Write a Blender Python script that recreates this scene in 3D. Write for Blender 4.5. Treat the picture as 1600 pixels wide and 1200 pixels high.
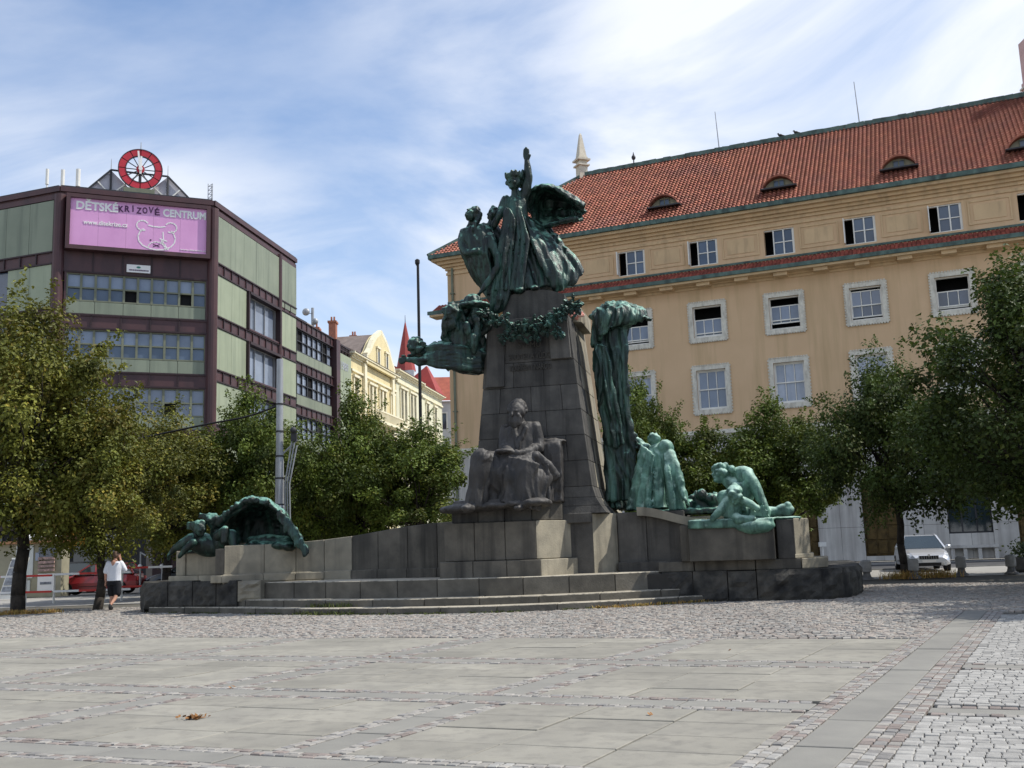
import bpy, bmesh, math, random
from mathutils import Vector, Matrix, Euler, noise as mnoise
for o in list(bpy.data.objects): bpy.data.objects.remove(o)
SC = bpy.context.scene
COL = SC.collection
RND = random.Random(7)
rad = math.radians

# ------------------------------------------------------------------ camera
CAMH = 1.5
cam_d = bpy.data.cameras.new('camera'); cam = bpy.data.objects.new('camera', cam_d); COL.objects.link(cam)
cam_d.sensor_width = 36; cam_d.lens = 36; cam_d.clip_start = .1; cam_d.clip_end = 3000
CM = Matrix.Rotation(rad(90 + 9.05), 3, 'X') @ Matrix.Rotation(rad(-1.9), 3, 'Z')
cam.matrix_world = Matrix.Translation((0, 0, CAMH)) @ CM.to_4x4()
SC.camera = cam
SC.render.resolution_x = 1024; SC.render.resolution_y = 768

# ------------------------------------------------------------------ sun and sky
SUN_AZ = rad(4)      # measured from +X (the right of the square) towards +Y (away from the camera)
SUN_EL = rad(53)
sun_vec = Vector((math.cos(SUN_AZ) * math.cos(SUN_EL), math.sin(SUN_AZ) * math.cos(SUN_EL), math.sin(SUN_EL)))
sd = bpy.data.lights.new('sun', 'SUN'); sd.energy = 4.8; sd.angle = rad(.53); sd.color = (1, .955, .87)
sun = bpy.data.objects.new('sun', sd); COL.objects.link(sun); sun.location = (60, 0, 60)
sun.rotation_euler = (-sun_vec).to_track_quat('-Z', 'Y').to_euler()

W = bpy.data.worlds.new('World'); SC.world = W; W.use_nodes = True
nt = W.node_tree; N = nt.nodes; Lk = nt.links; N.clear()
def nd(t, **k):
    n = N.new(t)
    for a, b in k.items(): setattr(n, a, b)
    return n
out = nd('ShaderNodeOutputWorld'); bg = nd('ShaderNodeBackground'); bg.inputs[1].default_value = .145
sky = nd('ShaderNodeTexSky', sky_type='NISHITA'); sky.sun_disc = False; sky.sun_elevation = SUN_EL
sky.sun_rotation = math.pi / 2 - SUN_AZ; sky.air_density = 1.0; sky.dust_density = .1; sky.ozone_density = 3.0; sky.altitude = 200
tc = nd('ShaderNodeTexCoord'); sep = nd('ShaderNodeSeparateXYZ'); Lk.new(tc.outputs['Generated'], sep.inputs[0])
def mth(op, a, b=None):
    n = nd('ShaderNodeMath', operation=op)
    for i, v in enumerate((a, b)):
        if v is None: continue
        if isinstance(v, (int, float)): n.inputs[i].default_value = v
        else: Lk.new(v, n.inputs[i])
    return n.outputs[0]
zz = mth('MAXIMUM', sep.outputs[2], 0.0)
den = mth('ADD', zz, .55)
cx = mth('DIVIDE', sep.outputs[0], den); cy = mth('DIVIDE', sep.outputs[1], den)
cmb = nd('ShaderNodeCombineXYZ'); Lk.new(cx, cmb.inputs[0]); Lk.new(cy, cmb.inputs[1])
def cloud(scale, rot, stretch, loc, detail, rough, dist, lo, hi):
    mp = nd('ShaderNodeMapping'); mp.inputs['Rotation'].default_value = (0, 0, rad(rot)); mp.inputs['Scale'].default_value = (stretch, 1, 1)
    mp.inputs['Location'].default_value = loc
    Lk.new(cmb.outputs[0], mp.inputs[0])
    no = nd('ShaderNodeTexNoise'); no.inputs['Scale'].default_value = scale; no.inputs['Detail'].default_value = detail
    no.inputs['Roughness'].default_value = rough; no.inputs['Distortion'].default_value = dist
    Lk.new(mp.outputs[0], no.inputs['Vector'])
    mr = nd('ShaderNodeMapRange', interpolation_type='SMOOTHSTEP'); mr.inputs[1].default_value = lo; mr.inputs[2].default_value = hi
    Lk.new(no.outputs['Fac'], mr.inputs[0]); return mr.outputs[0]
c1 = cloud(2.2, 35, .62, (3.1, 3.7, 0), 9, .55, .8, .37, .66)
c2 = cloud(4.6, 48, .32, (.4, 7.2, 0), 9, .58, 1.0, .42, .78)
c3 = cloud(1.15, 10, 1, (3.9, 2.3, 0), 3, .5, .3, .33, .58)
cs = mth('MAXIMUM', mth('MULTIPLY', c1, mth('ADD', mth('MULTIPLY', c3, .75), .25)), mth('MULTIPLY', c2, mth('ADD', mth('MULTIPLY', c3, .4), .18)))
veil = mth('MULTIPLY', mth('SUBTRACT', 1.0, mth('MINIMUM', mth('MULTIPLY', zz, 2.2), 1.0)), .4)
cs = mth('MINIMUM', mth('ADD', cs, mth('ADD', veil, .12)), .95)
mix = nd('ShaderNodeMix', data_type='RGBA'); Lk.new(cs, mix.inputs[0]); hs = nd('ShaderNodeHueSaturation'); hs.inputs['Saturation'].default_value = 1.2; hs.inputs['Value'].default_value = 1.22; Lk.new(sky.outputs[0], hs.inputs['Color']); Lk.new(hs.outputs[0], mix.inputs[6])
mix.inputs[7].default_value = (7.0, 7.25, 7.75, 1)
Lk.new(mix.outputs[2], bg.inputs[0]); Lk.new(bg.outputs[0], out.inputs[0])
SC.view_settings.view_transform = 'Standard'; SC.view_settings.look = 'None'; SC.view_settings.gamma = 1
SC.view_settings.exposure = 0.0

# ------------------------------------------------------------------ materials
MATS = {}
def mk(name, c1, c2=None, scale=3., rough=.8, bump=0., bscale=None, streak=None, metal=0., spec=.3, rnd=0., attr=None, bricks=None, c3=None, s3=.6, lo=.35, hi=.65, uptone=None, dist=0., coat=0.):
    """procedural principled material: two-tone noise, optional dark rain streaks, per-object tone, bump"""
    m = bpy.data.materials.new(name); m.use_nodes = True; t = m.node_tree; n = t.nodes; l = t.links
    b = n['Principled BSDF']; b.inputs['Roughness'].default_value = rough; b.inputs['Metallic'].default_value = metal
    b.inputs['Specular IOR Level'].default_value = spec
    if coat: b.inputs['Coat Weight'].default_value = coat; b.inputs['Coat Roughness'].default_value = .05
    geo = n.new('ShaderNodeNewGeometry'); pos = geo.outputs['Position']
    def noise(sc, det=5, vec=None, ro=.6, di=0.):
        x = n.new('ShaderNodeTexNoise'); x.inputs['Scale'].default_value = sc; x.inputs['Detail'].default_value = det
        x.inputs['Roughness'].default_value = ro; x.inputs['Distortion'].default_value = di; l.new(vec if vec else pos, x.inputs['Vector']); return x.outputs['Fac']
    def ramp(v, a, z):
        x = n.new('ShaderNodeMapRange'); x.inputs[1].default_value = a; x.inputs[2].default_value = z; l.new(v, x.inputs[0]); return x.outputs[0]
    def mx(f, a, bb, mode='MIX'):
        x = n.new('ShaderNodeMix'); x.data_type = 'RGBA'; x.blend_type = mode
        if isinstance(f, float): x.inputs[0].default_value = f
        else: l.new(f, x.inputs[0])
        for i, v in ((6, a), (7, bb)):
            if isinstance(v, tuple): x.inputs[i].default_value = (*v[:3], 1)
            else: l.new(v, x.inputs[i])
        return x.outputs[2]
    c2 = c2 or tuple(v * .8 for v in c1)
    col = mx(ramp(noise(scale, di=dist), lo, hi), c1, c2)
    if c3: col = mx(ramp(noise(s3, 3), .5, .68), col, c3)
    if attr:
        a = n.new('ShaderNodeAttribute'); a.attribute_name = attr; col = mx(1.0, col, a.outputs['Color'], 'MULTIPLY')
    if streak:
        mp = n.new('ShaderNodeMapping'); mp.inputs['Scale'].default_value = (1, 1, streak[2] if len(streak) > 2 else .08); l.new(pos, mp.inputs[0])
        col = mx(ramp(noise(streak[1], 4, mp.outputs[0]), .48, .72), col, streak[0])
    if uptone:  # second tone on faces that look upwards
        sp = n.new('ShaderNodeSeparateXYZ'); l.new(geo.outputs['Normal'], sp.inputs[0])
        f = n.new('ShaderNodeMath'); f.operation = 'MULTIPLY_ADD'; l.new(sp.outputs[2], f.inputs[0]); f.inputs[1].default_value = uptone[1]
        l.new(noise(uptone[2], 6), f.inputs[2])
        col = mx(ramp(f.outputs[0], uptone[3], uptone[4]), col, uptone[0])
    if rnd:
        oi = n.new('ShaderNodeObjectInfo'); hv = n.new('ShaderNodeHueSaturation'); l.new(col, hv.inputs['Color'])
        mr = n.new('ShaderNodeMapRange'); l.new(oi.outputs['Random'], mr.inputs[0]); mr.inputs[3].default_value = 1 - rnd; mr.inputs[4].default_value = 1 + rnd
        l.new(mr.outputs[0], hv.inputs['Value']); col = hv.outputs[0]
    l.new(col, b.inputs['Base Color'])
    if bump:
        bp = n.new('ShaderNodeBump'); bp.inputs['Strength'].default_value = bump; bp.inputs['Distance'].default_value = .03
        l.new(noise(bscale or scale * 4, 6), bp.inputs['Height']); l.new(bp.outputs[0], b.inputs['Normal'])
    MATS[name] = m; return m
mk('granite', (.14, .126, .102), (.088, .08, .066), 2.2, .85, .35, 22, streak=((.04, .037, .032), 2.6, .07), rnd=.15, c3=(.06, .056, .048), s3=.5)  # middle tone of the stone, darkened for front faces in shade
mk('step_stone', (.15, .137, .112), (.095, .087, .072), 2.4, .85, .35, 20, rnd=.12, c3=(.075, .07, .058), s3=.8, uptone=((.40, .36, .285), .6, 6, .75, .95))  # pale tops, dark risers: sun and shade in the colour, plus wear and grime
mk('granite_shaded', (.10, .094, .084), (.06, .057, .052), 2.0, .88, .4, 20, streak=((.027, .026, .025), 3.2, .06), rnd=.18)  # sooted stone, with the shade of the monument front added to its colour
mk('granite_sunlit', (.36, .32, .24), (.26, .235, .18), 2.5, .85, .3, 22, streak=((.15, .135, .105), 2.2, .09), rnd=.09, c3=(.2, .18, .14), s3=.7)  # same stone again, sunlight put into the colour for sunlit faces
mk('rough_stone', (.085, .08, .07), (.036, .035, .032), 3.2, .9, .9, 9, rnd=.14, c3=(.02, .02, .02), s3=1.4)
mk('joint', (.05, .047, .042), None, 4, .95)
mk('statue_stone', (.058, .053, .049), (.03, .028, .027), 2.6, .6, .35, 18, spec=.4, streak=((.015, .0145, .014), 3, .12), uptone=((.12, .11, .1), .4, 4, .64, 1.02))
mk('bronze', (.011, .028, .022), (.004, .008, .007), 3.4, .44, .45, 24, metal=.2, spec=.5, streak=((.04, .105, .08), 4.2, .1), uptone=((.2, .4, .31), .42, 5.6, .7, .92))  # bronzes: verdigris on upward faces also carries sunlit highlights in the colour
mk('bronze_mid', (.02, .048, .037), (.006, .012, .01), 3.0, .48, .45, 24, metal=.15, spec=.45, streak=((.10, .21, .16), 4.0, .08), uptone=((.24, .44, .35), .36, 5, .66, .9))
mk('bronze_green', (.15, .30, .23), (.04, .095, .073), 2.8, .6, .35, 22, metal=.05, spec=.35, streak=((.014, .036, .029), 4.6, .12), uptone=((.42, .6, .5), .46, 3.8, .6, .95))
mk('slab', (.295, .277, .232), (.24, .227, .194), 1.3, .85, .12, 40, rnd=.09, c3=(.215, .203, .172), s3=.45, streak=((.2, .188, .162), 5, 1.0))
mk('slab_grey', (.25, .24, .212), (.208, .2, .18), 1.6, .85, .12, 40, rnd=.07)
mk('cobble', (.36, .343, .315), (.28, .266, .247), 6, .8, .25, 30, attr='tone')
mk('bed', (.13, .12, .10), (.09, .084, .07), 5, .95, .3, 30)
mk('ground', (.27, .26, .24), (.20, .195, .185), .8, .9, .5, 14, c3=(.17, .165, .155), s3=.2)
mk('asphalt', (.075, .075, .078), (.05, .05, .052), 1.4, .9, .3, 40)
mk('pavement', (.33, .315, .285), (.26, .25, .23), 1.5, .9, .2, 20)
mk('kerb', (.17, .165, .155), (.12, .118, .11), 2, .9, .2)
mk('leaf', (.10, .132, .02), (.05, .078, .014), 1.1, .58, attr='tone', spec=.25)
mk('leaf_yellow', (.148, .146, .024), (.072, .088, .017), .9, .58, attr='tone', spec=.25)
mk('leaf_dark', (.058, .085, .017), (.03, .05, .011), 1.1, .58, attr='tone', spec=.25)
for q, tr in (('leaf', (.2, .25, .035)), ('leaf_yellow', (.26, .25, .035)), ('leaf_dark', (.12, .17, .03))):
    m = MATS[q]; t = m.node_tree; b = t.nodes['Principled BSDF']; tl = t.nodes.new('ShaderNodeBsdfTranslucent'); tl.inputs[0].default_value = (*tr, 1)
    ms = t.nodes.new('ShaderNodeMixShader'); ms.inputs[0].default_value = .12
    t.links.new(b.outputs[0], ms.inputs[1]); t.links.new(tl.outputs[0], ms.inputs[2]); t.links.new(ms.outputs[0], t.nodes['Material Output'].inputs[0])
mk('bark', (.055, .045, .035), (.028, .023, .019), 6, .95, .8, 18, streak=((.018, .015, .012), 9, .1))
mk('dry_grass', (.48, .31, .09), (.3, .22, .06), 4, .9, attr='tone')
mk('weed', (.10, .125, .03), (.065, .085, .022), 4, .9, attr='tone')
mk('yellow_plaster', (.64, .445, .27), (.59, .407, .243), .35, .92, .15, 30, streak=((.49, .345, .195), 1.6, .07), c3=(.58, .398, .238), s3=.22)
mk('yellow_trim', (.63, .452, .262), (.56, .40, .232), .6, .9, .08, 30, streak=((.45, .32, .19), 2.2, .2))
mk('roof_tile', (.43, .152, .092), (.32, .112, .07), 1.1, .75, .2, 20, attr='tone', c3=(.31, .12, .085), s3=.35)
mk('ledge_tile', (.30, .07, .045), (.2, .05, .035), 2, .8, .2, attr='tone')
mk('copper', (.115, .175, .15), (.06, .095, .082), 1.6, .65, .2, 12, metal=.1, streak=((.035, .05, .046), 2, .5))
mk('stone_frame', (.70, .66, .56), (.56, .53, .45), 5, .85, .5, 16, streak=((.42, .39, .33), 4, .3))
mk('stone_base', (.60, .57, .52), (.5, .475, .43), 1.2, .85, .15, 20, streak=((.33, .3, .27), 1.8, .06), rnd=.06)
mk('white_frame', (.78, .76, .7), (.68, .66, .6), 2, .55)
mk('glass', (.09, .12, .17), (.06, .08, .115), .5, .06, spec=.7, rnd=.3)
mk('glass_curtain', (.36, .40, .47), (.27, .31, .38), 1.5, .12, spec=.6, rnd=.12, streak=((.22, .26, .33), 4, .05))
mk('glass_pale', (.22, .26, .33), (.16, .19, .25), .6, .1, spec=.6, rnd=.25)
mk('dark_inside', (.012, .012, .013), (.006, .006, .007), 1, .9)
mk('bronze_door', (.13, .085, .03), (.06, .04, .016), 2.5, .45, .3, 12, metal=.4)
mk('brown_metal', (.082, .036, .038), (.062, .029, .031), .9, .5, .06, 8, spec=.4, streak=((.046, .023, .026), 1.2, .2))
mk('brown_dark', (.04, .021, .023), (.03, .017, .019), .9, .55, spec=.35)
mk('green_panel', (.335, .375, .265), (.29, .33, .23), .5, .6, .05, 6, rnd=.06, streak=((.23, .262, .19), 1.8, .06))
mk('green_panel_grey', (.245, .275, .205), (.21, .24, .178), .5, .6, .05, 6, rnd=.06, streak=((.16, .185, .14), 1.8, .06))
mk('green_frame', (.19, .2, .14), (.14, .15, .105), 1, .6)
mk('pink_board', (.70, .36, .62), (.64, .32, .565), .4, .55, streak=((.6, .29, .53), .9, .4))
mk('white_paint', (.8, .79, .77), (.74, .73, .71), 2, .6)
mk('dark_print', (.09, .03, .09), None, 2, .6)
mk('teal_print', (.06, .25, .2), None, 2, .6)
mk('clock_red', (.52, .035, .055), (.42, .03, .045), 1, .5)
mk('steel_dark', (.06, .06, .065), (.04, .04, .043), 2, .5, metal=.4)
mk('steel', (.42, .43, .44), (.33, .34, .35), 1.5, .45, .1, 20, metal=.35, streak=((.27, .275, .28), 3, .1))
mk('mesh_panel', (.44, .43, .47), (.4, .39, .43), 1, .7)
mk('cream', (.72, .62, .36), (.66, .56, .32), .7, .9, .1, 20, streak=((.58, .49, .28), 1, .1))
mk('cream_pale', (.70, .68, .5), (.63, .61, .44), .7, .9, .1, 20, streak=((.52, .5, .37), 1, .1))
mk('cream_trim', (.80, .74, .55), (.72, .66, .47), 1.5, .85, .2, 12)
mk('white_plaster', (.62, .62, .62), (.55, .55, .55), 1, .9)
mk('slate', (.22, .18, .16), (.16, .13, .115), 1.5, .8, .2)
mk('red_roof', (.34, .06, .05), (.26, .05, .045), 1.2, .7)
mk('red_tile_far', (.36, .1, .06), (.26, .07, .045), 1.2, .8)
mk('chimney', (.42, .36, .28), (.34, .29, .23), 2, .9, .2)
mk('chimney_brick', (.4, .17, .11), (.3, .13, .09), 3, .9, .2)
mk('pole_black', (.018, .016, .016), None, 3, .5)
mk('pink_stone', (.55, .40, .37), (.48, .34, .32), 2, .85)
mk('obelisk', (.62, .57, .46), (.5, .45, .36), 3, .85, .2, 16)
mk('car_silver', (.62, .64, .67), (.6, .62, .65), 1, .28, metal=.5, spec=.5, coat=.6)
mk('car_red', (.34, .018, .022), (.32, .017, .02), 1, .3, spec=.5, coat=.6)
mk('car_dark', (.012, .016, .02), None, 1, .3, spec=.5, coat=.6)
mk('tyre', (.018, .018, .018), None, 5, .9)
mk('plastic_black', (.02, .02, .022), None, 3, .6)
mk('chrome', (.7, .7, .72), None, 1, .2, metal=1)
mk('headlight', (.75, .78, .8), (.6, .63, .66), 6, .08, spec=.8)
mk('car_glass', (.03, .045, .05), None, 1, .04, spec=.8)
mk('red_stripe', (.58, .045, .035), None, 2, .5)
mk('bollard', (.32, .31, .29), (.24, .23, .215), 5, .85, .4, 30)
mk('bollard_foot', (.16, .15, .14), (.1, .095, .09), 5, .7)
mk('skin', (.52, .28, .19), (.47, .25, .17), 6, .55)
mk('shirt', (.78, .79, .82), (.7, .71, .75), 3, .8, .3, 12)
mk('shorts', (.014, .014, .018), None, 3, .85)
mk('hair', (.12, .075, .05), None, 8, .7)
mk('kiosk', (.33, .31, .22), (.27, .25, .18), 2, .7)
mk('kiosk_white', (.62, .64, .6), (.54, .56, .53), 1.2, .6)
mk('print_grey', (.25, .27, .3), (.12, .13, .15), 9, .6)
mk('print_warm', (.55, .35, .3), (.28, .2, .18), 12, .6, hi=.55)
mk('yellow_sign', (.6, .28, .02), (.45, .2, .02), 5, .6)
mk('brown_sign', (.14, .05, .03), None, 3, .6)
mk('roof_edge', (.5, .25, .12), None, 2, .7)
mk('shop_dark', (.03, .028, .03), (.018, .017, .018), 1.5, .6)
mk('banner_pink', (.55, .2, .28), None, 2, .7)
mk('wreath_red', (.6, .09, .05), (.75, .55, .45), 22, .7)
mk('leaf_litter', (.32, .15, .05), (.16, .08, .03), 10, .85, attr='tone')
mk('gold_text', (.30, .25, .15), (.22, .185, .11), 4, .6)
mk('cut_text', (.075, .07, .062), None, 4, .9)

# ------------------------------------------------------------------ mesh helpers
def at(px, py, Y):
    """point of the place seen at photograph position (px, py), Y metres away along the square"""
    d = CM @ Vector(((px - 800) / 1600, -(py - 600) / 1600, -1)); return Vector((0, 0, CAMH)) + d * (Y / d.y)
def gnd(px, py, z=0.):
    d = CM @ Vector(((px - 800) / 1600, -(py - 600) / 1600, -1)); return Vector((0, 0, CAMH)) + d * ((z - CAMH) / d.z)
def rloc(o):
    while o.parent: o = o.parent
    return o.location.copy()
class MB:
    def __init__(s): s.v = []; s.f = []; s.c = []
    def add(s, vs, fs, tone=None):
        k = len(s.v); s.v += [tuple(x) for x in vs]; s.f += [tuple(i + k for i in f) for f in fs]
        if tone is not None: s.c += [tone] * len(fs)
        return s
    def hexa(s, p, tone=None):   # 8 points: bottom 4 ccw, top 4 ccw
        return s.add(p, [(3, 2, 1, 0), (4, 5, 6, 7), (0, 1, 5, 4), (1, 2, 6, 5), (2, 3, 7, 6), (3, 0, 4, 7)], tone)
    def box(s, x0, x1, y0, y1, z0, z1, tone=None):
        return s.hexa([(x0, y0, z0), (x1, y0, z0), (x1, y1, z0), (x0, y1, z0), (x0, y0, z1), (x1, y0, z1), (x1, y1, z1), (x0, y1, z1)], tone)
    def fbox(s, F, u0, u1, v0, v1, d0, d1, tone=None):
        if (u1 - u0) * (v1 - v0) * (d1 - d0) == 0: return s
        P = F.P
        return s.hexa([P(u0, v0, d0), P(u1, v0, d0), P(u1, v1, d0), P(u0, v1, d0), P(u0, v0, d1), P(u1, v0, d1), P(u1, v1, d1), P(u0, v1, d1)], tone)
    def prism(s, poly, z0, z1):   # poly ccw [(x,y)]
        n = len(poly); vs = [(x, y, z0) for x, y in poly] + [(x, y, z1) for x, y in poly]
        return s.add(vs, [tuple(range(n - 1, -1, -1)), tuple(range(n, 2 * n))] + [(i, (i + 1) % n, n + (i + 1) % n, n + i) for i in range(n)])
    def fpoly(s, F, pts, d0, d1):  # polygon in facade coordinates (u,v)
        n = len(pts); vs = [F.P(u, v, d0) for u, v in pts] + [F.P(u, v, d1) for u, v in pts]
        return s.add(vs, [tuple(range(n - 1, -1, -1)), tuple(range(n, 2 * n))] + [(i, (i + 1) % n, n + (i + 1) % n, n + i) for i in range(n)])
    def tube(s, a, b, r0, r1=None, n=10, cap=True):
        r1 = r0 if r1 is None else r1; a = Vector(a); b = Vector(b); d = (b - a)
        if d.length < 1e-6: return s
        d.normalize(); x = d.orthogonal().normalized(); y = d.cross(x)
        vs = [a + (x * math.cos(6.2832 * i / n) + y * math.sin(6.2832 * i / n)) * r0 for i in range(n)] + [b + (x * math.cos(6.2832 * i / n) + y * math.sin(6.2832 * i / n)) * r1 for i in range(n)]
        fs = [(i, (i + 1) % n, n + (i + 1) % n, n + i) for i in range(n)]
        if cap: fs += [tuple(range(n - 1, -1, -1)), tuple(range(n, 2 * n))]
        return s.add(vs, fs)
    def path(s, pts, r, n=6):
        for a, b in zip(pts[:-1], pts[1:]): s.tube(a, b, r, r, n)
        return s
    def bar(s, a, b, w, up=(0, 0, 1)):   # square bar
        a = Vector(a); b = Vector(b); d = (b - a).normalized(); x = d.cross(Vector(up))
        x = x.normalized() if x.length > 1e-4 else d.orthogonal().normalized(); y = d.cross(x); h = w / 2
        q = [(-h, -h), (h, -h), (h, h), (-h, h)]
        return s.hexa([a + x * i + y * j for i, j in q] + [b + x * i + y * j for i, j in q])
    def ell(s, c, r, rot=None, nu=14, nv=9):
        c = Vector(c); r = (r, r, r) if isinstance(r, (int, float)) else r; vs = []; R = rot or Matrix.Identity(3)
        for j in range(1, nv):
            t = math.pi * j / nv
            for i in range(nu):
                p = 6.28318 * i / nu; vs.append(c + R @ Vector((r[0] * math.sin(t) * math.cos(p), r[1] * math.sin(t) * math.sin(p), r[2] * math.cos(t))))
        top = len(vs); vs += [c + R @ Vector((0, 0, r[2])), c + R @ Vector((0, 0, -r[2]))]; fs = []
        for j in range(nv - 2):
            for i in range(nu): fs.append((j * nu + i, (j + 1) * nu + i, (j + 1) * nu + (i + 1) % nu, j * nu + (i + 1) % nu))
        for i in range(nu): fs += [(top, i, (i + 1) % nu), (top + 1, (nv - 2) * nu + (i + 1) % nu, (nv - 2) * nu + i)]
        return s.add(vs, fs)
    def limb(s, pts):    # [(point, radius), ...] tapered chain with round joints
        for (a, ra), (b, rb) in zip(pts[:-1], pts[1:]): s.tube(a, b, ra, rb, 12)
        for a, ra in pts: s.ell(a, ra, None, 10, 7)
        return s
    def lathe(s, prof, c=(0, 0, 0), n=20):
        vs = []; c = Vector(c)
        for r, z in prof: vs += [c + Vector((r * math.cos(6.28318 * i / n), r * math.sin(6.28318 * i / n), z)) for i in range(n)]
        fs = [(j * n + i, j * n + (i + 1) % n, (j + 1) * n + (i + 1) % n, (j + 1) * n + i) for j in range(len(prof) - 1) for i in range(n)]
        fs += [tuple(range(n - 1, -1, -1)), tuple(range((len(prof) - 1) * n, len(prof) * n))]
        return s.add(vs, fs)
    def mesh(s, name, mat, rl=Vector((0, 0, 0)), smooth=False):
        me = bpy.data.meshes.new(name); me.from_pydata([tuple(Vector(v) - rl) for v in s.v], [], s.f)
        if s.c and len(s.c) == len(s.f):
            at_ = me.color_attributes.new('tone', 'FLOAT_COLOR', 'CORNER'); buf = []
            for f, c in zip(s.f, s.c): buf += [*(c if isinstance(c, tuple) else (c, c, c)), 1.] * len(f)
            at_.data.foreach_set('color', buf)
        if mat: me.materials.append(MATS[mat])
        if smooth: me.polygons.foreach_set('use_smooth', [True] * len(me.polygons))
        me.update(); return me
    def build(s, name, mat, parent=None, smooth=False, bevel=0.):
        rl = rloc(parent) if parent else Vector((0, 0, 0))
        me = s.mesh(name, mat, rl, smooth)
        bm = bmesh.new(); bm.from_mesh(me); bmesh.ops.recalc_face_normals(bm, faces=bm.faces)
        if bevel: bmesh.ops.bevel(bm, geom=bm.edges[:], offset=bevel, segments=1, affect='EDGES', clamp_overlap=True)
        bm.to_mesh(me); bm.free()
        o = bpy.data.objects.new(name, me); COL.objects.link(o); o.parent = parent; return o
def tag(o, label=None, cat=None, group=None, kind=None):
    if label: o['label'] = label
    if cat: o['category'] = cat
    if group: o['group'] = group
    if kind: o['kind'] = kind
    return o
def empty(name, loc, label=None, cat=None, group=None):
    o = bpy.data.objects.new(name, None); COL.objects.link(o); o.location = loc; o.empty_display_size = .2; return tag(o, label, cat, group)
def solo(mb, name, mat, base, label, cat, group=None, smooth=False, bevel=0.):
    """a thing that is one mesh, with its origin at its base"""
    b = Vector(base); mb.v = [tuple(Vector(v) - b) for v in mb.v]; o = mb.build(name, mat, None, smooth, bevel); o.location = b; return tag(o, label, cat, group)
def copy_tree(o, parent=None):
    c = o.copy(); COL.objects.link(c); c.parent = parent
    for ch in list(o.children): copy_tree(ch, c)
    return c
def inst(me, name, parent, loc, rz=0., sc=(1, 1, 1), rx=0., ry=0.):
    o = bpy.data.objects.new(name, me); COL.objects.link(o); o.parent = parent; o.location = Vector(loc) - (rloc(parent) if parent else Vector((0, 0, 0))); o.rotation_euler = (rx, ry, rz); o.scale = sc; return o
class Frame:
    """a vertical facade: u runs along it, v up, d outwards"""
    def __init__(s, o, ang, flip=1):
        a = rad(ang); s.o = Vector((o[0], o[1], 0)); s.d = Vector((math.sin(a), math.cos(a), 0)); s.n = Vector((s.d.y, -s.d.x, 0)) * flip
    def P(s, u, v, d=0.): return s.o + s.d * u + s.n * d + Vector((0, 0, v))
def text_mesh(txt, size, thick, bold=0.):
    cu = bpy.data.curves.new('t', 'FONT'); cu.body = txt; cu.size = size; cu.extrude = thick; cu.offset = bold; cu.align_x = 'CENTER'; cu.align_y = 'CENTER'
    cu.resolution_u = 3
    ob = bpy.data.objects.new('t', cu); COL.objects.link(ob); dg = bpy.context.evaluated_depsgraph_get()
    me = bpy.data.meshes.new_from_object(ob.evaluated_get(dg)); bpy.data.objects.remove(ob); return me
def put_text(txt, size, F, u, v, d, mat, name, parent, width=None, bold=0., tilt=0.):
    """lettering lying on facade F, centred at (u, v); text runs to the right as seen from outside"""
    me = text_mesh(txt, size, .012, bold); me.materials.clear(); me.materials.append(MATS[mat])
    xs = [q.co.x for q in me.vertices]; w = (max(xs) - min(xs)) or 1; sx = (width / w) if width else 1
    right = Vector((0, 0, 1)).cross(F.n)
    Mx = Matrix((right, Vector((0, 0, 1)), F.n)).transposed()
    rl = rloc(parent); c = F.P(u, v, d); ct, st = math.cos(tilt), math.sin(tilt)
    for q in me.vertices:
        x = q.co.x * sx; y = q.co.y; q.co = c + Mx @ Vector((x * ct - y * st, x * st + y * ct, q.co.z)) - rl
    o = bpy.data.objects.new(name, me); COL.objects.link(o); o.parent = parent; return o
def cr(pts, n):
    """Catmull-Rom through pts (Vectors), n samples"""
    out = []; m = len(pts) - 1
    for k in range(n):
        t = k / (n - 1) * m; i = min(int(t), m - 1); f = t - i
        p0, p1, p2, p3 = pts[max(i - 1, 0)], pts[i], pts[i + 1], pts[min(i + 2, m)]
        out.append(.5 * ((2 * p1) + (p2 - p0) * f + (2 * p0 - 5 * p1 + 4 * p2 - p3) * f * f + (3 * p1 - p0 - 3 * p2 + p3) * f ** 3))
    return out
# ------------------------------------------------------------------ ground, plaza, street
def sheet_obj(name, mat, poly, z):
    mb = MB(); mb.add([(x, y, z) for x, y in poly], [tuple(range(len(poly)))]); o = mb.build(name, mat); return tag(o, kind='structure')
sheet_obj('ground', 'ground', [(-900, -60), (900, -60), (900, 1500), (-900, 1500)], -.075)
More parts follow.
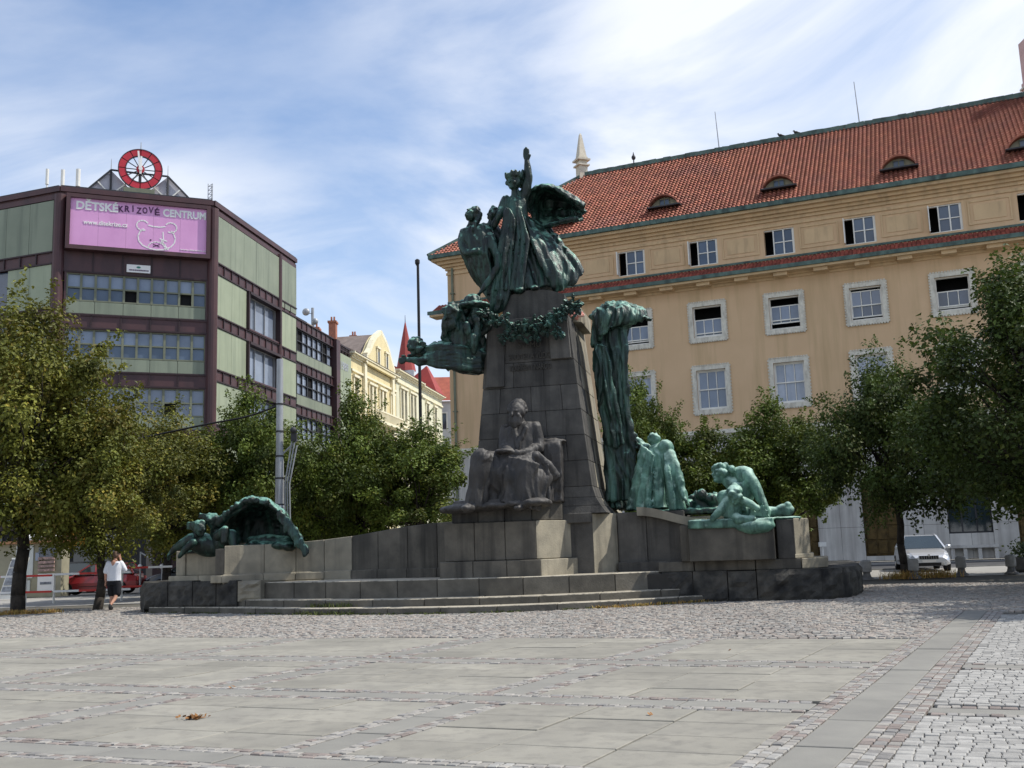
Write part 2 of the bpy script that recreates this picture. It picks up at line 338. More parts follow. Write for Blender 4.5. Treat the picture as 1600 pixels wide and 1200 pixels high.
# the paved square: stones set on a bed
sheet_obj('paving_bed', 'bed', [(-40, -4), (40, -4), (40, 36.5), (-40, 36.5)], -.035)
plaza = tag(bpy.data.objects.new('plaza', None), kind='structure'); COL.objects.link(plaza)
NS = Vector((.375, .927)); MS = Vector((.883, -.469)); DET = NS.x * MS.y - NS.y * MS.x
def st(s, t): return Vector(((s * MS.y - NS.y * t) / DET, (NS.x * t - MS.x * s) / DET, 0))
SH = {}
def slab_mesh(ds, dt, mat):
    """a stone slab in the skewed grid, ds by dt, sharing one mesh per size"""
    key = (round(ds, 3), round(dt, 3), mat)
    if key not in SH:
        g = .0085; a = st(g, g); b = st(ds - g, g); c = st(ds - g, dt - g); d = st(g, dt - g); e = .006
        a2 = st(g + e, g + e); b2 = st(ds - g - e, g + e); c2 = st(ds - g - e, dt - g - e); d2 = st(g + e, dt - g - e); mb = MB()
        lo = [p + Vector((0, 0, -.05)) for p in (a, b, c, d)]; mi = [p + Vector((0, 0, -.005)) for p in (a, b, c, d)]; hi = [a2, b2, c2, d2]
        mb.add(lo + mi + hi, [(i, (i + 1) % 4, 4 + (i + 1) % 4, 4 + i) for i in range(4)] + [(4 + i, 4 + (i + 1) % 4, 8 + (i + 1) % 4, 8 + i) for i in range(4)] + [(8, 9, 10, 11)])
        o = mb.build('tmp', mat); me = o.data; bpy.data.objects.remove(o); SH[key] = (me, mb)
    return SH[key]
S0, DS, T0, DT = 6.62, 3.2, -1.72, -3.58
SW = .335          # half width of a strip (cobble row, slab, cobble row)
slabs = []; rows = []    # rows: cobble rows (s0, s1, t0, t1)
SMAX = 16.25
for j in range(-1, 3):
    sa = S0 + j * DS + SW; sb = S0 + (j + 1) * DS - SW
    if j == 2: sb = SMAX
    for k in range(0, 7):
        ta = T0 + k * DT - (SW if k else .45); tb = T0 + (k + 1) * DT + SW
        ns = 4; ntt = 3
        for a in range(ns):
            for b in range(ntt):
                slabs.append((sa + (sb - sa) * a / ns, tb + (ta - tb) * b / ntt, (sb - sa) / ns, (ta - tb) / ntt, 'slab'))
for j in range(-1, 3):         # strips along t
    sc = S0 + j * DS
    t = T0 - .45
    while t > T0 + 7 * DT:
        slabs.append((sc - .17, t - 1.19, .34, 1.19, 'slab_grey')); t -= 1.19
    rows += [(sc - SW, sc - .17, T0 + 7 * DT, T0 - .45), (sc + .17, sc + SW, T0 + 7 * DT, T0 - .45)]
    slabs += [(sc - .14, T0 + .5 + q * 1.2, .28, 1.2, 'slab_grey') for q in range(6)]
    rows += [(sc - .26, sc - .14, T0 + .5, T0 + 8), (sc + .14, sc + .26, T0 + .5, T0 + 8)]
for k in range(1, 7):          # strips along s
    tcn = T0 + k * DT
    for j in range(-1, 3):
        sa = S0 + j * DS + SW; sb = S0 + (j + 1) * DS - SW if j < 2 else SMAX
        n = 3
        for q in range(n): slabs.append((sa + (sb - sa) * q / n, tcn - .17, (sb - sa) / n, .34, 'slab_grey'))
        rows += [(sa, sb, tcn - SW, tcn - .17), (sa, sb, tcn + .17, tcn + SW)]
s = 3.4
while s < 22: slabs.append((s, T0 - .21, 1.15, .42, 'slab_grey')); s += 1.15      # wide border strip
rows += [(3.4, 22, T0 - .45, T0 - .21), (3.4, 22, T0 + .21, T0 + .5)]
def near(s, t, ds, dt): return st(s + ds / 2, t + dt / 2).length
slabs = [q for q in slabs if abs(st(q[0], q[1]).x) < .85 * st(q[0], q[1]).y + 4 and st(q[0], q[1]).y > 4.5]
slabs.sort(key=lambda q: near(*q[:4]))
far = {'slab': MB(), 'slab_grey': MB()}
for i, (a, b, ds, dt, m) in enumerate(slabs):
    me, mb = slab_mesh(ds, dt, m); p = st(a, b); p.z = RND.uniform(-.004, .003)
    if i < 300: inst(me, 'paving_slab', plaza, p, 0, (1, 1, 1), RND.gauss(0, .0015), RND.gauss(0, .0015))
    else: far[m].add([Vector(v) + p for v in mb.v], mb.f)
for m in far:
    if far[m].v: tag(far[m].build('far_paving_slab', m, plaza), kind='stuff')
# cobbles: a low cushion of ten faces each
def cob(mb, c, hx, hy, h, tone, rz=0.):
    ct, sn = math.cos(rz), math.sin(rz); j = lambda: RND.uniform(.92, 1.05)
    P = lambda x, y, z: (c.x + x * ct - y * sn, c.y + x * sn + y * ct, c.z + z)
    b = [(-hx, -hy), (hx, -hy), (hx, hy), (-hx, hy)]; vs = [P(x * j(), y * j(), -.06) for x, y in b]
    vs += [(v[0], v[1], c.z + h * .35) for v in vs]; k = RND.uniform(.8, .9); vs += [P(x * k * j(), y * k * j(), h * RND.uniform(.8, 1.15)) for x, y in b]
    mb.add(vs, [(i, (i + 1) % 4, 4 + (i + 1) % 4, 4 + i) for i in range(4)] + [(4 + i, 4 + (i + 1) % 4, 8 + (i + 1) % 4, 8 + i) for i in range(4)] + [(8, 9, 10, 11)], tone)
def tone_mixed():
    r = RND.random()
    if r < .33: v = RND.uniform(.62, .82); return (v * 1.0, v * .88, v * .85)
    if r < .75: v = RND.uniform(.82, 1.05); return (v, v * .985, v * .96)
    v = RND.uniform(.6, .85); return (v, v, v * 1.02)
def tone_band():
    r = RND.random(); v = RND.uniform(.75, 1.12)
    return (v, v * .92, v * .87) if r < .45 else (v * .98, v * .97, v * .95)
def tone_white():
    v = RND.uniform(.82, 1.18); return (v * .985, v, v * 1.005)
pieces = []   # (distance, centre, hx, hy, rz, tone)
ANG_S = math.atan2(MS.y * -1, MS.x) ; AT = math.atan2(st(0, 1).y, st(0, 1).x); AS = math.atan2(st(1, 0).y, st(1, 0).x)
for (s0, s1, t0, t1) in rows:
    along_t = (t1 - t0) > (s1 - s0)
    L0, L1, w0, w1 = (t0, t1, s0, s1) if along_t else (s0, s1, t0, t1)
    nw = max(1, round((w1 - w0) / .088)); ww = (w1 - w0) / nw
    for a in range(nw):
        q = L0 + RND.uniform(0, .05)
        while q < L1 - .08:
            ln = RND.uniform(.075, .14); cw = w0 + (a + .5) * ww; cl = q + ln / 2
            p = st(cw, cl) if along_t else st(cl, cw)
            if p.y > 4.5 and abs(p.x) < .85 * p.y + 3: pieces.append((p.length, p, ln / 2 - .004, ww / 2 - .004, (AT if along_t else AS) + RND.gauss(0, .04), tone_mixed()))
            q += ln
# right-hand field of pale setts in rows
strip_s = [S0 + j * DS for j in range(-1, 3)]
s = 3.6
while s < 21:
    h = .105
    if not any(abs(s - q) < .31 for q in strip_s):
        t = T0 + .495 + RND.uniform(0, .02)
        while t < T0 + 8:
            w = RND.uniform(.095, .135); p = st(s, t + w / 2)
            if p.y > 4.5 and p.x < .7 * p.y + 3: pieces.append((p.length, p, w / 2 - .002, h / 2 - .002, AT + RND.gauss(0, .03), tone_white()))
            t += w
    s += h
pieces.sort(key=lambda q: q[0])
vis = [q for q in pieces if abs(q[1].x) < .5 * q[1].y and q[1].y > 6.6]
first = set(id(q) for q in vis[:300]); CB = []
for v in range(12):
    mb = MB(); cob(mb, Vector((0, 0, -.008)), .5, .5, .009, [tone_white, tone_mixed][v % 2]()); o = mb.build('tmp', 'cobble'); CB.append(o.data); bpy.data.objects.remove(o)
rest = MB()
for q in pieces:
    d, p, hx, hy, rz, tn = q; p.z = RND.uniform(-.003, .006)
    if id(q) in first: inst(CB[RND.randrange(6) * 2 + (0 if tn[0] < tn[2] else 1)], 'cobble', plaza, p, rz, (2 * hx, 2 * hy, 1))
    else: p.z -= .008; cob(rest, p, hx, hy, .009, tn, rz)
tag(rest.build('small_cobbles', 'cobble', plaza), kind='stuff')
# broad band of old cobbles round the monument, laid in gently waving rows
band = MB(); y = 0.; s = SMAX + .06
while s < 34:
    t = -34.
    while t < T0 - .45 if s < 22 else t < 8:
        w = RND.uniform(.095, .15); wv = .10 * math.sin(t * 1.7 + s * .8) + .07 * math.sin(t * .9 - s * 1.7)
        p = st(s + wv, t + w / 2); p.z = -.012 + RND.uniform(-.012, .006)
        inside = -22 < p.x < 16 and p.y < 33.5 and abs(p.x) < .68 * p.y + 1.5
        hid = -9.3 < p.x < 6 and p.y > 28.3 - .0 * p.x
        if inside and not hid: cob(band, p, w / 2 - .008, .052, .022, tone_band(), AT + RND.gauss(0, .12) + .25 * math.cos(t * 1.7 + s * .8))
        t += w
    s += .118
tag(band.build('band_of_cobbles', 'cobble', plaza), kind='stuff')
# street behind: kerb, road, far pavements
sheet_obj('street', 'asphalt', [(-120, 46), (120, 46), (120, 54), (-120, 58)], -.058)
sheet_obj('side_street', 'asphalt', [(-17.5, 55), (-6, 55), (4, 130), (-3, 130)], -.066)
def kerbline(name, a, b, w, h, mat):
    mb = MB(); a = Vector(a); b = Vector(b); d = (b - a).normalized(); nn = Vector((-d.y, d.x, 0)); n = int((b - a).length / 1.4)
    root = tag(bpy.data.objects.new(name, None), kind='structure'); COL.objects.link(root)
    for i in range(n):
        p = a + d * (i * 1.4); q = p + d * 1.392; m2 = MB()
        m2.hexa([p + Vector((0, 0, -.1)), q + Vector((0, 0, -.1)), q + nn * w + Vector((0, 0, -.1)), p + nn * w + Vector((0, 0, -.1)), p + Vector((0, 0, h)), q + Vector((0, 0, h)), q + nn * w + Vector((0, 0, h)), p + nn * w + Vector((0, 0, h))])
        m2.build('kerb_stone', mat, root, bevel=.015)
sheet_obj('square_edge', 'pavement', [(-60, 36.5), (60, 36.5), (60, 46), (-60, 46)], -.02)
kerbline('kerb', (-45, 46, 0), (45, 46, 0), .25, .02, 'kerb')
# ------------------------------------------------------------------ yellow building on the right
def cornice(mb, F, u0, u1, v0, prof):
    """stacked mouldings: prof = [(height, projection), ...] upwards from v0"""
    for h, d in prof: mb.fbox(F, u0 - d, u1 + d, v0, v0 + h, -.1, d); v0 += h
def wallpanel(mb, F, u0, u1, v0, v1, holes, th=.5):
    """solid wall with rectangular openings; holes = [(u0,u1,v0,v1)] must not overlap in u unless same columns"""
    us = sorted(set([u0, u1] + [h[0] for h in holes] + [h[1] for h in holes])); vs = sorted(set([v0, v1] + [h[2] for h in holes] + [h[3] for h in holes]))
    for i in range(len(us) - 1):
        run = None
        for j in range(len(vs) - 1):
            c = ((us[i] + us[i + 1]) / 2, (vs[j] + vs[j + 1]) / 2); op = any(h[0] < c[0] < h[1] and h[2] < c[1] < h[3] for h in holes)
            if not op:
                if run is None: run = vs[j]
            if op or j == len(vs) - 2:
                e = vs[j] if op else vs[j + 1]
                if run is not None and e > run: mb.fbox(F, us[i], us[i + 1], run, e, -th, 0)
                run = None
FB = Frame((21.93, 60.42), -67, -1)      # u grows to the left as seen from the square; normal towards the square
if FB.n.y > 0: FB.n = -FB.n
yb = empty('yellow_building', FB.P(10, 0, 0), 'long yellow plastered palace with red tiled hip roof and stone framed windows', 'building')
U0, U1 = -14.5, 28.6
uc = [.36 + 4.84 * k for k in range(-3, 6)]
def hw(k): return 1.21 if k else 1.21
holes = []
for c in uc:
    holes += [(c - .93, c + .93, 14.36, 16.4), (c - .93, c + .93, 9.7, 12.25)]
    if c < 27: holes += [(c - .93, c + .93, 19.12, 20.8)]
mb = MB(); wallpanel(mb, FB, U0, U1, 8.2, 22.0, holes); mb.build('wall', 'yellow_plaster', yb)
# left flank, back and dark rooms
mb = MB(); mb.fbox(FB, U1 - .45, U1, 8.2, 22.0, -17, -.5); mb.fbox(FB, U0, U1 - .45, 8.2, 22, -17, -16.5); mb.build('side_wall', 'yellow_plaster', yb)
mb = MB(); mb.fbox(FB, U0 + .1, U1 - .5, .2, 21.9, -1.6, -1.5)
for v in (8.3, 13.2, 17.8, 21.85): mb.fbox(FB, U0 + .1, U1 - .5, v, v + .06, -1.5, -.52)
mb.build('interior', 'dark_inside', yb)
SHW = {}
def window_sash(c, v0, v1, lowered, split):
    """tall sash window: frame, three panes across, two sashes; lowered = how far the top sash is let down, split = lift of the lower sash"""
    fr = MB(); w = .93; fr.fbox(FB, c - w, c - w + .07, v0, v1, -.3, -.12); fr.fbox(FB, c + w - .07, c + w, v0, v1, -.3, -.12)
    fr.fbox(FB, c - w + .07, c + w - .07, v1 - .07, v1, -.3, -.12); fr.fbox(FB, c - w + .07, c + w - .07, v0, v0 + .09, -.3, -.1)
    pm_ = RND.choice(['glass_curtain', 'glass_curtain', 'glass', 'glass_pale']) if split == 0 else RND.choice(['glass', 'glass_pale']); wn = fr.build('window', 'white_frame', yb); mid = (v0 + v1) / 2; a = w - .07
    for k, (b0, b1, dd) in enumerate(((mid - lowered, v1 - .07 - lowered, -.2), (v0 + .09 + split, mid + .06 + split, -.26))):
        b1 = min(b1, v1 - .07); s = MB()
        s.fbox(FB, c - a, c + a, b0, b0 + .075, dd - .04, dd); s.fbox(FB, c - a, c + a, b1 - .06, b1, dd - .04, dd)
        for x in (-a, -a / 3 - .02, a / 3 - .02, a - .05): s.fbox(FB, c + x, c + x + .05, b0 + .075, b1 - .06, dd - .04, dd)
        s.build('sash', 'white_frame', wn)
        for q in range(3):
            g = MB(); x0 = c - a + 2 * a * q / 3 + .04; g.fbox(FB, x0, x0 + 2 * a / 3 - .08, b0 + .08, b1 - .065, dd - .03, dd - .02)
            g.build('pane', pm_ if k == 0 or split == 0 else 'glass', wn)
lower = {0: .0, 1: 0, 2: 0, 3: .1, 4: .5, 5: .65, 6: .3, 7: .2, 8: .1}
def stone_frame(c, v0, v1):
    fr = MB(); w = .93; t = .27
    fr.fbox(FB, c - w - t, c - w, v0 - t, v1 + t, -.02, .1); fr.fbox(FB, c + w, c + w + t, v0 - t, v1 + t, -.02, .1)
    fr.fbox(FB, c - w, c + w, v1, v1 + t, -.02, .1); fr.fbox(FB, c - w, c + w, v0 - t, v0, -.02, .1)
    o = fr.build('stone_surround', 'stone_frame', yb)
    en = MB(); n = 15     # egg and dart beads along the outer edge
    for i in range(n):
        x = c - w - t + (i + .5) * (2 * w + 2 * t) / n; y = v0 - t + (i + .5) * (v1 - v0 + 2 * t) / n
        for (uu, vv) in ((x, v0 - t - .03), (x, v1 + t + .03)): en.fbox(FB, uu - .055, uu + .055, vv - .035, vv + .035, -.02, .13)
        for (uu, vv) in ((c - w - t - .03, y), (c + w + t + .03, y)): en.fbox(FB, uu - .035, uu + .035, vv - .055, vv + .055, -.02, .13)
    tag(en.build('beading', 'stone_frame', o), kind='stuff')
for k, c in enumerate(uc):
    stone_frame(c, 14.36, 16.4); stone_frame(c, 9.7, 12.25)
    window_sash(c, 14.36, 16.4, [.2, .7, .75, .12, .45, .75, .7, .3, .2][k], [0, 0, .1, .12, .3, .02, .12, 0, 0][k])
    window_sash(c, 9.7, 12.25, 0, 0)
    if c < 27:     # attic casement: an open dark leaf and a closed pair
        wn = MB(); L, Rr, v0, v1 = c + .93, c - .93, 19.12, 20.8
        wn.fbox(FB, Rr, Rr + .06, v0, v1, -.25, -.08); wn.fbox(FB, Rr + .06, L, v1 - .06, v1, -.25, -.08); wn.fbox(FB, Rr + .06, L, v0, v0 + .06, -.25, -.06)
        wn.fbox(FB, c + .32, c + .39, v0 + .06, v1 - .06, -.25, -.08); o = wn.build('attic_window', 'white_frame', yb)
        s = MB()
        for x in (Rr + .06, c - .3): s.fbox(FB, x, x + .08, v0 + .06, v1 - .06, -.2, -.1)
        s.fbox(FB, Rr + .14, c + .32, (v0 + v1) / 2 - .03, (v0 + v1) / 2 + .03, -.2, -.12); s.build('casement', 'white_frame', o)
        for (x0, x1) in ((Rr + .14, c - .3), (c - .22, c + .32)):
            for (b0, b1) in ((v0 + .07, (v0 + v1) / 2 - .04), ((v0 + v1) / 2 + .04, v1 - .07)):
                MB().fbox(FB, x0, x1, b0, b1, -.19, -.18).build('pane', 'glass', o)
        if k % 3 != 1: MB().fbox(FB, c + .86, c + .92, v0 + .06, v1 - .06, -.08, .42).build('open_leaf', 'white_frame', o)
    if k < len(uc) - 1:    # sunk panel between attic windows
        a, b = c + 1.25, c + 4.84 - 1.25; p = MB()
        for (x0, x1, y0, y1, e) in ((a, b, 19.3, 20.75, .05),):
            for (q0, q1, r0, r1) in ((x0, x0 + .09, y0, y1), (x1 - .09, x1, y0, y1), (x0 + .09, x1 - .09, y1 - .09, y1), (x0 + .09, x1 - .09, y0, y0 + .09)): p.fbox(FB, q0, q1, r0, r1, -.01, e)
        p.fbox(FB, a + .3, b - .3, 19.55, 20.5, -.01, .035); p.build('attic_panel', 'yellow_trim', yb)
mb = MB(); mb.fbox(FB, U0, U1 + .06, 20.95, 21.12, -.02, .09); cornice(mb, FB, U0, U1, 21.3, [(.2, .12), (.18, .3), (.2, .55), (.18, .85)]); mb.build('eaves_cornice', 'yellow_trim', yb)
mb = MB(); mb.fbox(FB, U0 - 1, U1 + 1.0, 22.06, 22.34, .85, 1.08); mb.fbox(FB, U1 + .85, U1 + 1.08, 22.06, 22.34, -17.8, .85); mb.build('eaves_gutter', 'copper', yb)
# tiled ledge under the attic
mb = MB(); cornice(mb, FB, U0, U1, 17.55, [(.16, .1), (.1, .3), (.14, 1.0)]); mb.build('ledge_soffit', 'yellow_trim', yb)
for i in range(19):
    u = .36 - 14.52 + i * 2.42
    if u < U1 - .5: MB().fbox(FB, u - .42, u + .42, 17.6, 17.81, .1, .78).build('ledge_bracket', 'yellow_trim', yb)
mb = MB(); mb.fbox(FB, U0, U1 + 1.1, 17.955, 18.2, 1.0, 1.13); mb.fbox(FB, U0, U1, 18.85, 18.98, 0, .07); mb.build('ledge_gutter', 'copper', yb)
mb = MB(); n = int((U1 + 1 - U0) / .24)
for i in range(n):
    u = U0 + i * .24
    for r in range(3):
        d0 = 1.03 - r * .33; d1 = d0 - .4; h0 = 18.16 + r * .2; h1 = h0 + .25; vs = []
        for (dd, hh) in ((d0, h0), (d1, h1)):
            for x, y in ((0, 0), (.06, .055), (.17, .055), (.23, 0)): vs.append(FB.P(u + x, hh + y, dd))
        mb.add(vs, [(0, 1, 5, 4), (1, 2, 6, 5), (2, 3, 7, 6)], RND.uniform(.7, 1.25))
tag(mb.build('ledge_tiles', 'ledge_tile', yb), kind='stuff')
# main hip roof
RH = 7.4; ridge_u = 20.6; ev = 22.25; ed = 1.0; slope = RH / (8.9 + .0)
def roofpt(u, r, lift=0.): # r: 0 at eave, 1 at ridge
    return FB.P(u, ev + RH * r + lift * .77, ed - 8.9 * r + lift * .63)
mb = MB(); pitch = .27; rowsn = 31
n = int((U1 + 1.0 - U0) / pitch)
for i in range(n + 34):
    u = U0 + i * pitch
    for r in range(rowsn):
        r0 = r / rowsn; r1 = min(1, (r + 1.16) / rowsn); umax = (U1 + 1.0) + (ridge_u - U1 - 1.0) * r0
        if u + pitch > umax: continue
        vs = []; tn = RND.uniform(.68, 1.22); jl = RND.uniform(-.008, .012)
        for rr, lf in ((r0, .08 + jl), (r1, .0)):
            for x, y in ((0, 0), (.05, .075), (.15, .075), (.2, 0), (.27, -.01)): vs.append(roofpt(u + x, rr, lf + y))
        mb.add(vs, [(0, 1, 6, 5), (1, 2, 7, 6), (2, 3, 8, 7), (3, 4, 9, 8)], (tn, tn * RND.uniform(.92, 1.05), tn))
roof = tag(mb.build('tiled_roof', 'roof_tile', yb), kind='stuff')
mb = MB(); e0 = U0 - 1; e1 = U1 + 1.0
mb.add([roofpt(e0, 0, -.05), roofpt(e1, 0, -.05), roofpt(ridge_u, 1, -.05), roofpt(e0, 1, -.05)], [(0, 1, 2, 3)])
mb.add([roofpt(e1, 0, -.06), FB.P(e1, ev - .05, ed - 17.8), roofpt(ridge_u, 1, -.06)], [(0, 1, 2)])
mb.add([FB.P(e0, ev - .05, ed - 17.8), FB.P(e1, ev - .05, ed - 17.8), roofpt(ridge_u, 1, -.06), roofpt(e0, 1, -.06)], [(3, 2, 1, 0)])
mb.build('roof_deck', 'red_tile_far', yb)
mb = MB(); u = e0
while u < ridge_u:
    j = RND.uniform(-.03, .03); mb.bar(roofpt(u, 1, .1 + j), roofpt(min(u + .55, ridge_u), 1, .1 + RND.uniform(-.03, .03)), .34); u += .55
for k in range(14):
    a = roofpt(e1, 0, .1).lerp(roofpt(ridge_u, 1, .1), k / 14); b = roofpt(e1, 0, .1).lerp(roofpt(ridge_u, 1, .1), (k + 1) / 14); mb.bar(a, b, .24)
mb.build('ridge_cap', 'copper', yb)
for du in (19.8, 12.5, 5.0, -2.2, -9.2):      # eyebrow dormers
    d = empty_part = None
    prof = [(math.cos(math.pi * (1 - i / 14)), (.5 + .5 * math.cos(math.pi * (2 * i / 14 - 1))) ** .8) for i in range(15)]
    wdt, hgt = .95, .6; base_r = .17; f = FB.P(0, 0, 0)
    z0 = ev + RH * base_r + .12; dd = ed - 8.9 * base_r + .1; m = MB(); m2 = MB()
    pts = [(du + wdt * x, z0 + hgt * y) for x, y in prof]
    m.fpoly(FB, [(du + wdt, z0 - .05), (du - wdt, z0 - .05)] + pts[::1][1:-1], dd - .12, dd)
    dm = m.build('dormer', 'kiosk', yb)  # face colour darkened to give the shade beneath its hood
    for i in range(14):     # curved tiled hood running back into the roof
        (ua, za), (ub, zb) = pts[i], pts[i + 1]; ba = (za - ev) / RH; bb = (zb - ev) / RH
        A = FB.P(ua, za + .05, dd + .55); B = FB.P(ub, zb + .05, dd + .55); C2 = FB.P(ub, zb + .16, ed - 8.9 * bb - .1); D2 = FB.P(ua, za + .16, ed - 8.9 * ba - .1)
        up = Vector((0, 0, .1)); m2.hexa([A - up * .6, B - up * .6, C2 - up, D2 - up, A + up * .4, B + up * .4, C2, D2], RND.uniform(.6, .95))
        t = MB(); 
    m2.build('dormer_hood', 'roof_tile', dm)
    MB().fbox(FB, du - 1.12, du + 1.12, z0 - .14, z0 - .055, dd - .2, dd + .5).build('dormer_sill', 'steel_dark', dm)
    MB().fbox(FB, du - .3, du + .3, z0 + .06, z0 + .46, dd, dd + .03).build('dormer_window', 'glass', dm)
    q = MB(); q.fbox(FB, du - .36, du - .3, z0 + .0, z0 + .5, dd, dd + .06); q.fbox(FB, du + .3, du + .36, z0, z0 + .5, dd, dd + .06); q.fbox(FB, du - .03, du + .03, z0, z0 + .46, dd + .03, dd + .06); q.build('dormer_frame', 'green_frame', dm)
# stone ground floor
gh = [(-.35, 1.6, .3, 4.6), (-5.3, -3.0, 1.45, 4.5), (-8.6, -6.6, .3, 4.6), (9, 11.2, 1.45, 4.5), (14, 16.2, 1.45, 4.5), (19, 21.2, 1.45, 4.5), (4.2, 5.6, .3, 4.6)]
mb = MB(); wallpanel(mb, FB, U0, U1 + .02, .0, 8.0, gh, .48); mb.build('stone_wall_core', 'joint', yb)
us = [U0]; x = U0
edges = sorted(set([U0, U1] + [h[0] for h in gh] + [h[1] for h in gh]))
for i in range(len(edges) - 1):
    a, b = edges[i], edges[i + 1]; nn = max(1, round((b - a) / 1.25)); w = (b - a) / nn
    for q in range(nn):
        hole = [h for h in gh if h[0] <= a + q * w + .01 < h[1]]
        vr = [(0.02, 2.0), (2.0, 4.05), (4.05, 6.05), (6.05, 8.0)]
        for (v0, v1) in vr:
            segs = [(v0, v1)]
            for h in hole:
                ns = []
                for (s0, s1) in segs:
                    if s0 < h[2]: ns.append((s0, min(s1, h[2])))
                    if s1 > h[3]: ns.append((max(s0, h[3]), s1))
                segs = ns
            for (s0, s1) in segs:
                if s1 - s0 > .05: MB().fbox(FB, a + q * w + .008, a + (q + 1) * w - .008, s0 + .008, s1 - .008, 0, .06).build('stone_panel', 'stone_base', yb)
mb = MB(); cornice(mb, FB, U0, U1, 8.0, [(.12, .14), (.16, .3), (.1, .18)]); mb.build('string_course', 'stone_frame', yb)
def bdoor(u0, u1, v0, v1):
    d = MB().fbox(FB, u0, u1, v0, v1, -.32, -.26).build('door', 'bronze_door', yb); nx = 3; ny = 5
    for i in range(nx):
        for j in range(ny):
            a = u0 + .1 + i * (u1 - u0 - .1) / nx; b = v0 + .1 + j * (v1 - v0 - .1) / ny
            MB().fbox(FB, a, a + (u1 - u0) / nx - .13, b, b + (v1 - v0) / ny - .13, -.26, -.2).build('door_panel', 'bronze_door', d, bevel=.02)
bdoor(-.35, 1.6, .3, 4.6); bdoor(-8.6, -6.6, .3, 4.6); bdoor(4.2, 5.6, .3, 4.6)
for (u0, u1) in ((-5.3, -3.0), (9, 11.2), (14, 16.2), (19, 21.2)):
    o = MB()
    for x in (u0, u0 + (u1 - u0) / 3, u0 + 2 * (u1 - u0) / 3, u1 - .08): o.fbox(FB, x, x + .08, 1.45, 4.5, -.4, -.3)
    o.fbox(FB, u0, u1, 1.45, 1.52, -.45, -.28); wn = o.build('shop_window', 'steel_dark', yb)
    for q in range(3): MB().fbox(FB, u0 + .08 + q * (u1 - u0) / 3, u0 + (q + 1) * (u1 - u0) / 3, 1.53, 4.5, -.38, -.36).build('pane', 'car_glass', wn)
bn = MB(); bn.fbox(FB, -5.5, -2.9, .62, .78, .07, .5).build('bench_slab', 'stone_base', yb)
for u in (-5.35, -4.5, -3.75, -3.1): MB().fbox(FB, u - .1, u + .1, 0, .615, .1, .42).build('bench_post', 'stone_base', yb)
dp = MB(); a = FB.P(28.15, 0, .14); dp.tube(a + Vector((0, 0, .1)), a + Vector((0, 0, 21.4)), .09, .09, 8); dp.build('downpipe', 'green_frame', yb)
for z in (3, 7, 11, 15, 19.5): MB().fbox(FB, 28.0, 28.3, z, z + .08, -.02, .26).build('pipe_clamp', 'green_frame', yb)
# things on the roof
p = roofpt(ridge_u + .1, 1, .05)
ob = MB(); ob.box(-.55, .55, -.55, .55, -.6, 1.1); ob.box(-.78, .78, -.78, .78, 1.1, 1.28); ob.box(-.5, .5, -.5, .5, 1.28, 1.75); ob.box(-.85, .85, -.85, .85, 1.75, 1.95)
ob.box(-.6, .6, -.6, .6, 1.95, 2.2)
ob.hexa([(-.52, -.52, 2.2), (.52, -.52, 2.2), (.52, .52, 2.2), (-.52, .52, 2.2), (-.14, -.14, 5.0), (.14, -.14, 5.0), (.14, .14, 5.0), (-.14, .14, 5.0)])
ob.hexa([(-.14, -.14, 5.0), (.14, -.14, 5.0), (.14, .14, 5.0), (-.14, .14, 5.0), (-.03, -.03, 5.25), (.03, -.03, 5.25), (.03, .03, 5.25), (-.03, .03, 5.25)])
ob.v = [(.62 * x * math.cos(.4) - .62 * y * math.sin(.4) + p.x, .62 * x * math.sin(.4) + .62 * y * math.cos(.4) + p.y, z * .66 + p.z) for x, y, z in ob.v]
solo(ob, 'stone_obelisk', 'obelisk', p, 'small pale stone obelisk at the end of the tiled ridge', 'obelisk')
p = roofpt(-10.85, 1, 0)
ch = empty('chimney', p, 'tall pinkish chimney on the tiled ridge at the right edge', 'chimney')
m = MB(); q = [(-.55, -.55), (.55, -.55), (.55, .55), (-.55, .55)]
for (z0, z1, s) in ((-.7, .55, 1.12), (.68, 1.0, 1.12), (1.0, 3.8, 1.0)): m.box(p.x - .55 * s, p.x + .55 * s, p.y - .55 * s, p.y + .55 * s, p.z + z0, p.z + z1)
m.build('shaft', 'pink_stone', ch); m = MB(); m.box(p.x - .72, p.x + .72, p.y - .72, p.y + .72, p.z + .55, p.z + .68); m.build('band', 'stone_frame', ch)
for (u, h, lb) in ((10.0, 2.9, 'thin lightning rod on the red roof ridge, the left one of two tall rods'), (.2, 3.1, 'thin lightning rod on the red roof ridge, the right one of two tall rods')):
    p = roofpt(u, 1, .2); m = MB(); m.tube(p - Vector((0, 0, .3)), p + Vector((-.14, 0, h)), .045, .025, 6); solo(m, 'lightning_rod', 'steel', p, lb, 'rod', 'rods on the tiled roof')
p = roofpt(16.5, 1, .2); m = MB(); m.tube(p, p + Vector((0, 0, .75)), .05, .04, 6); m.ell(p + Vector((0, 0, .55)), (.16, .16, .2)); m.tube(p + Vector((0, 0, .7)), p + Vector((0, 0, 1.0)), .08, .01, 6)
solo(m, 'roof_finial', 'steel_dark', p, 'small dark metal finial on the ridge beside the obelisk', 'finial')
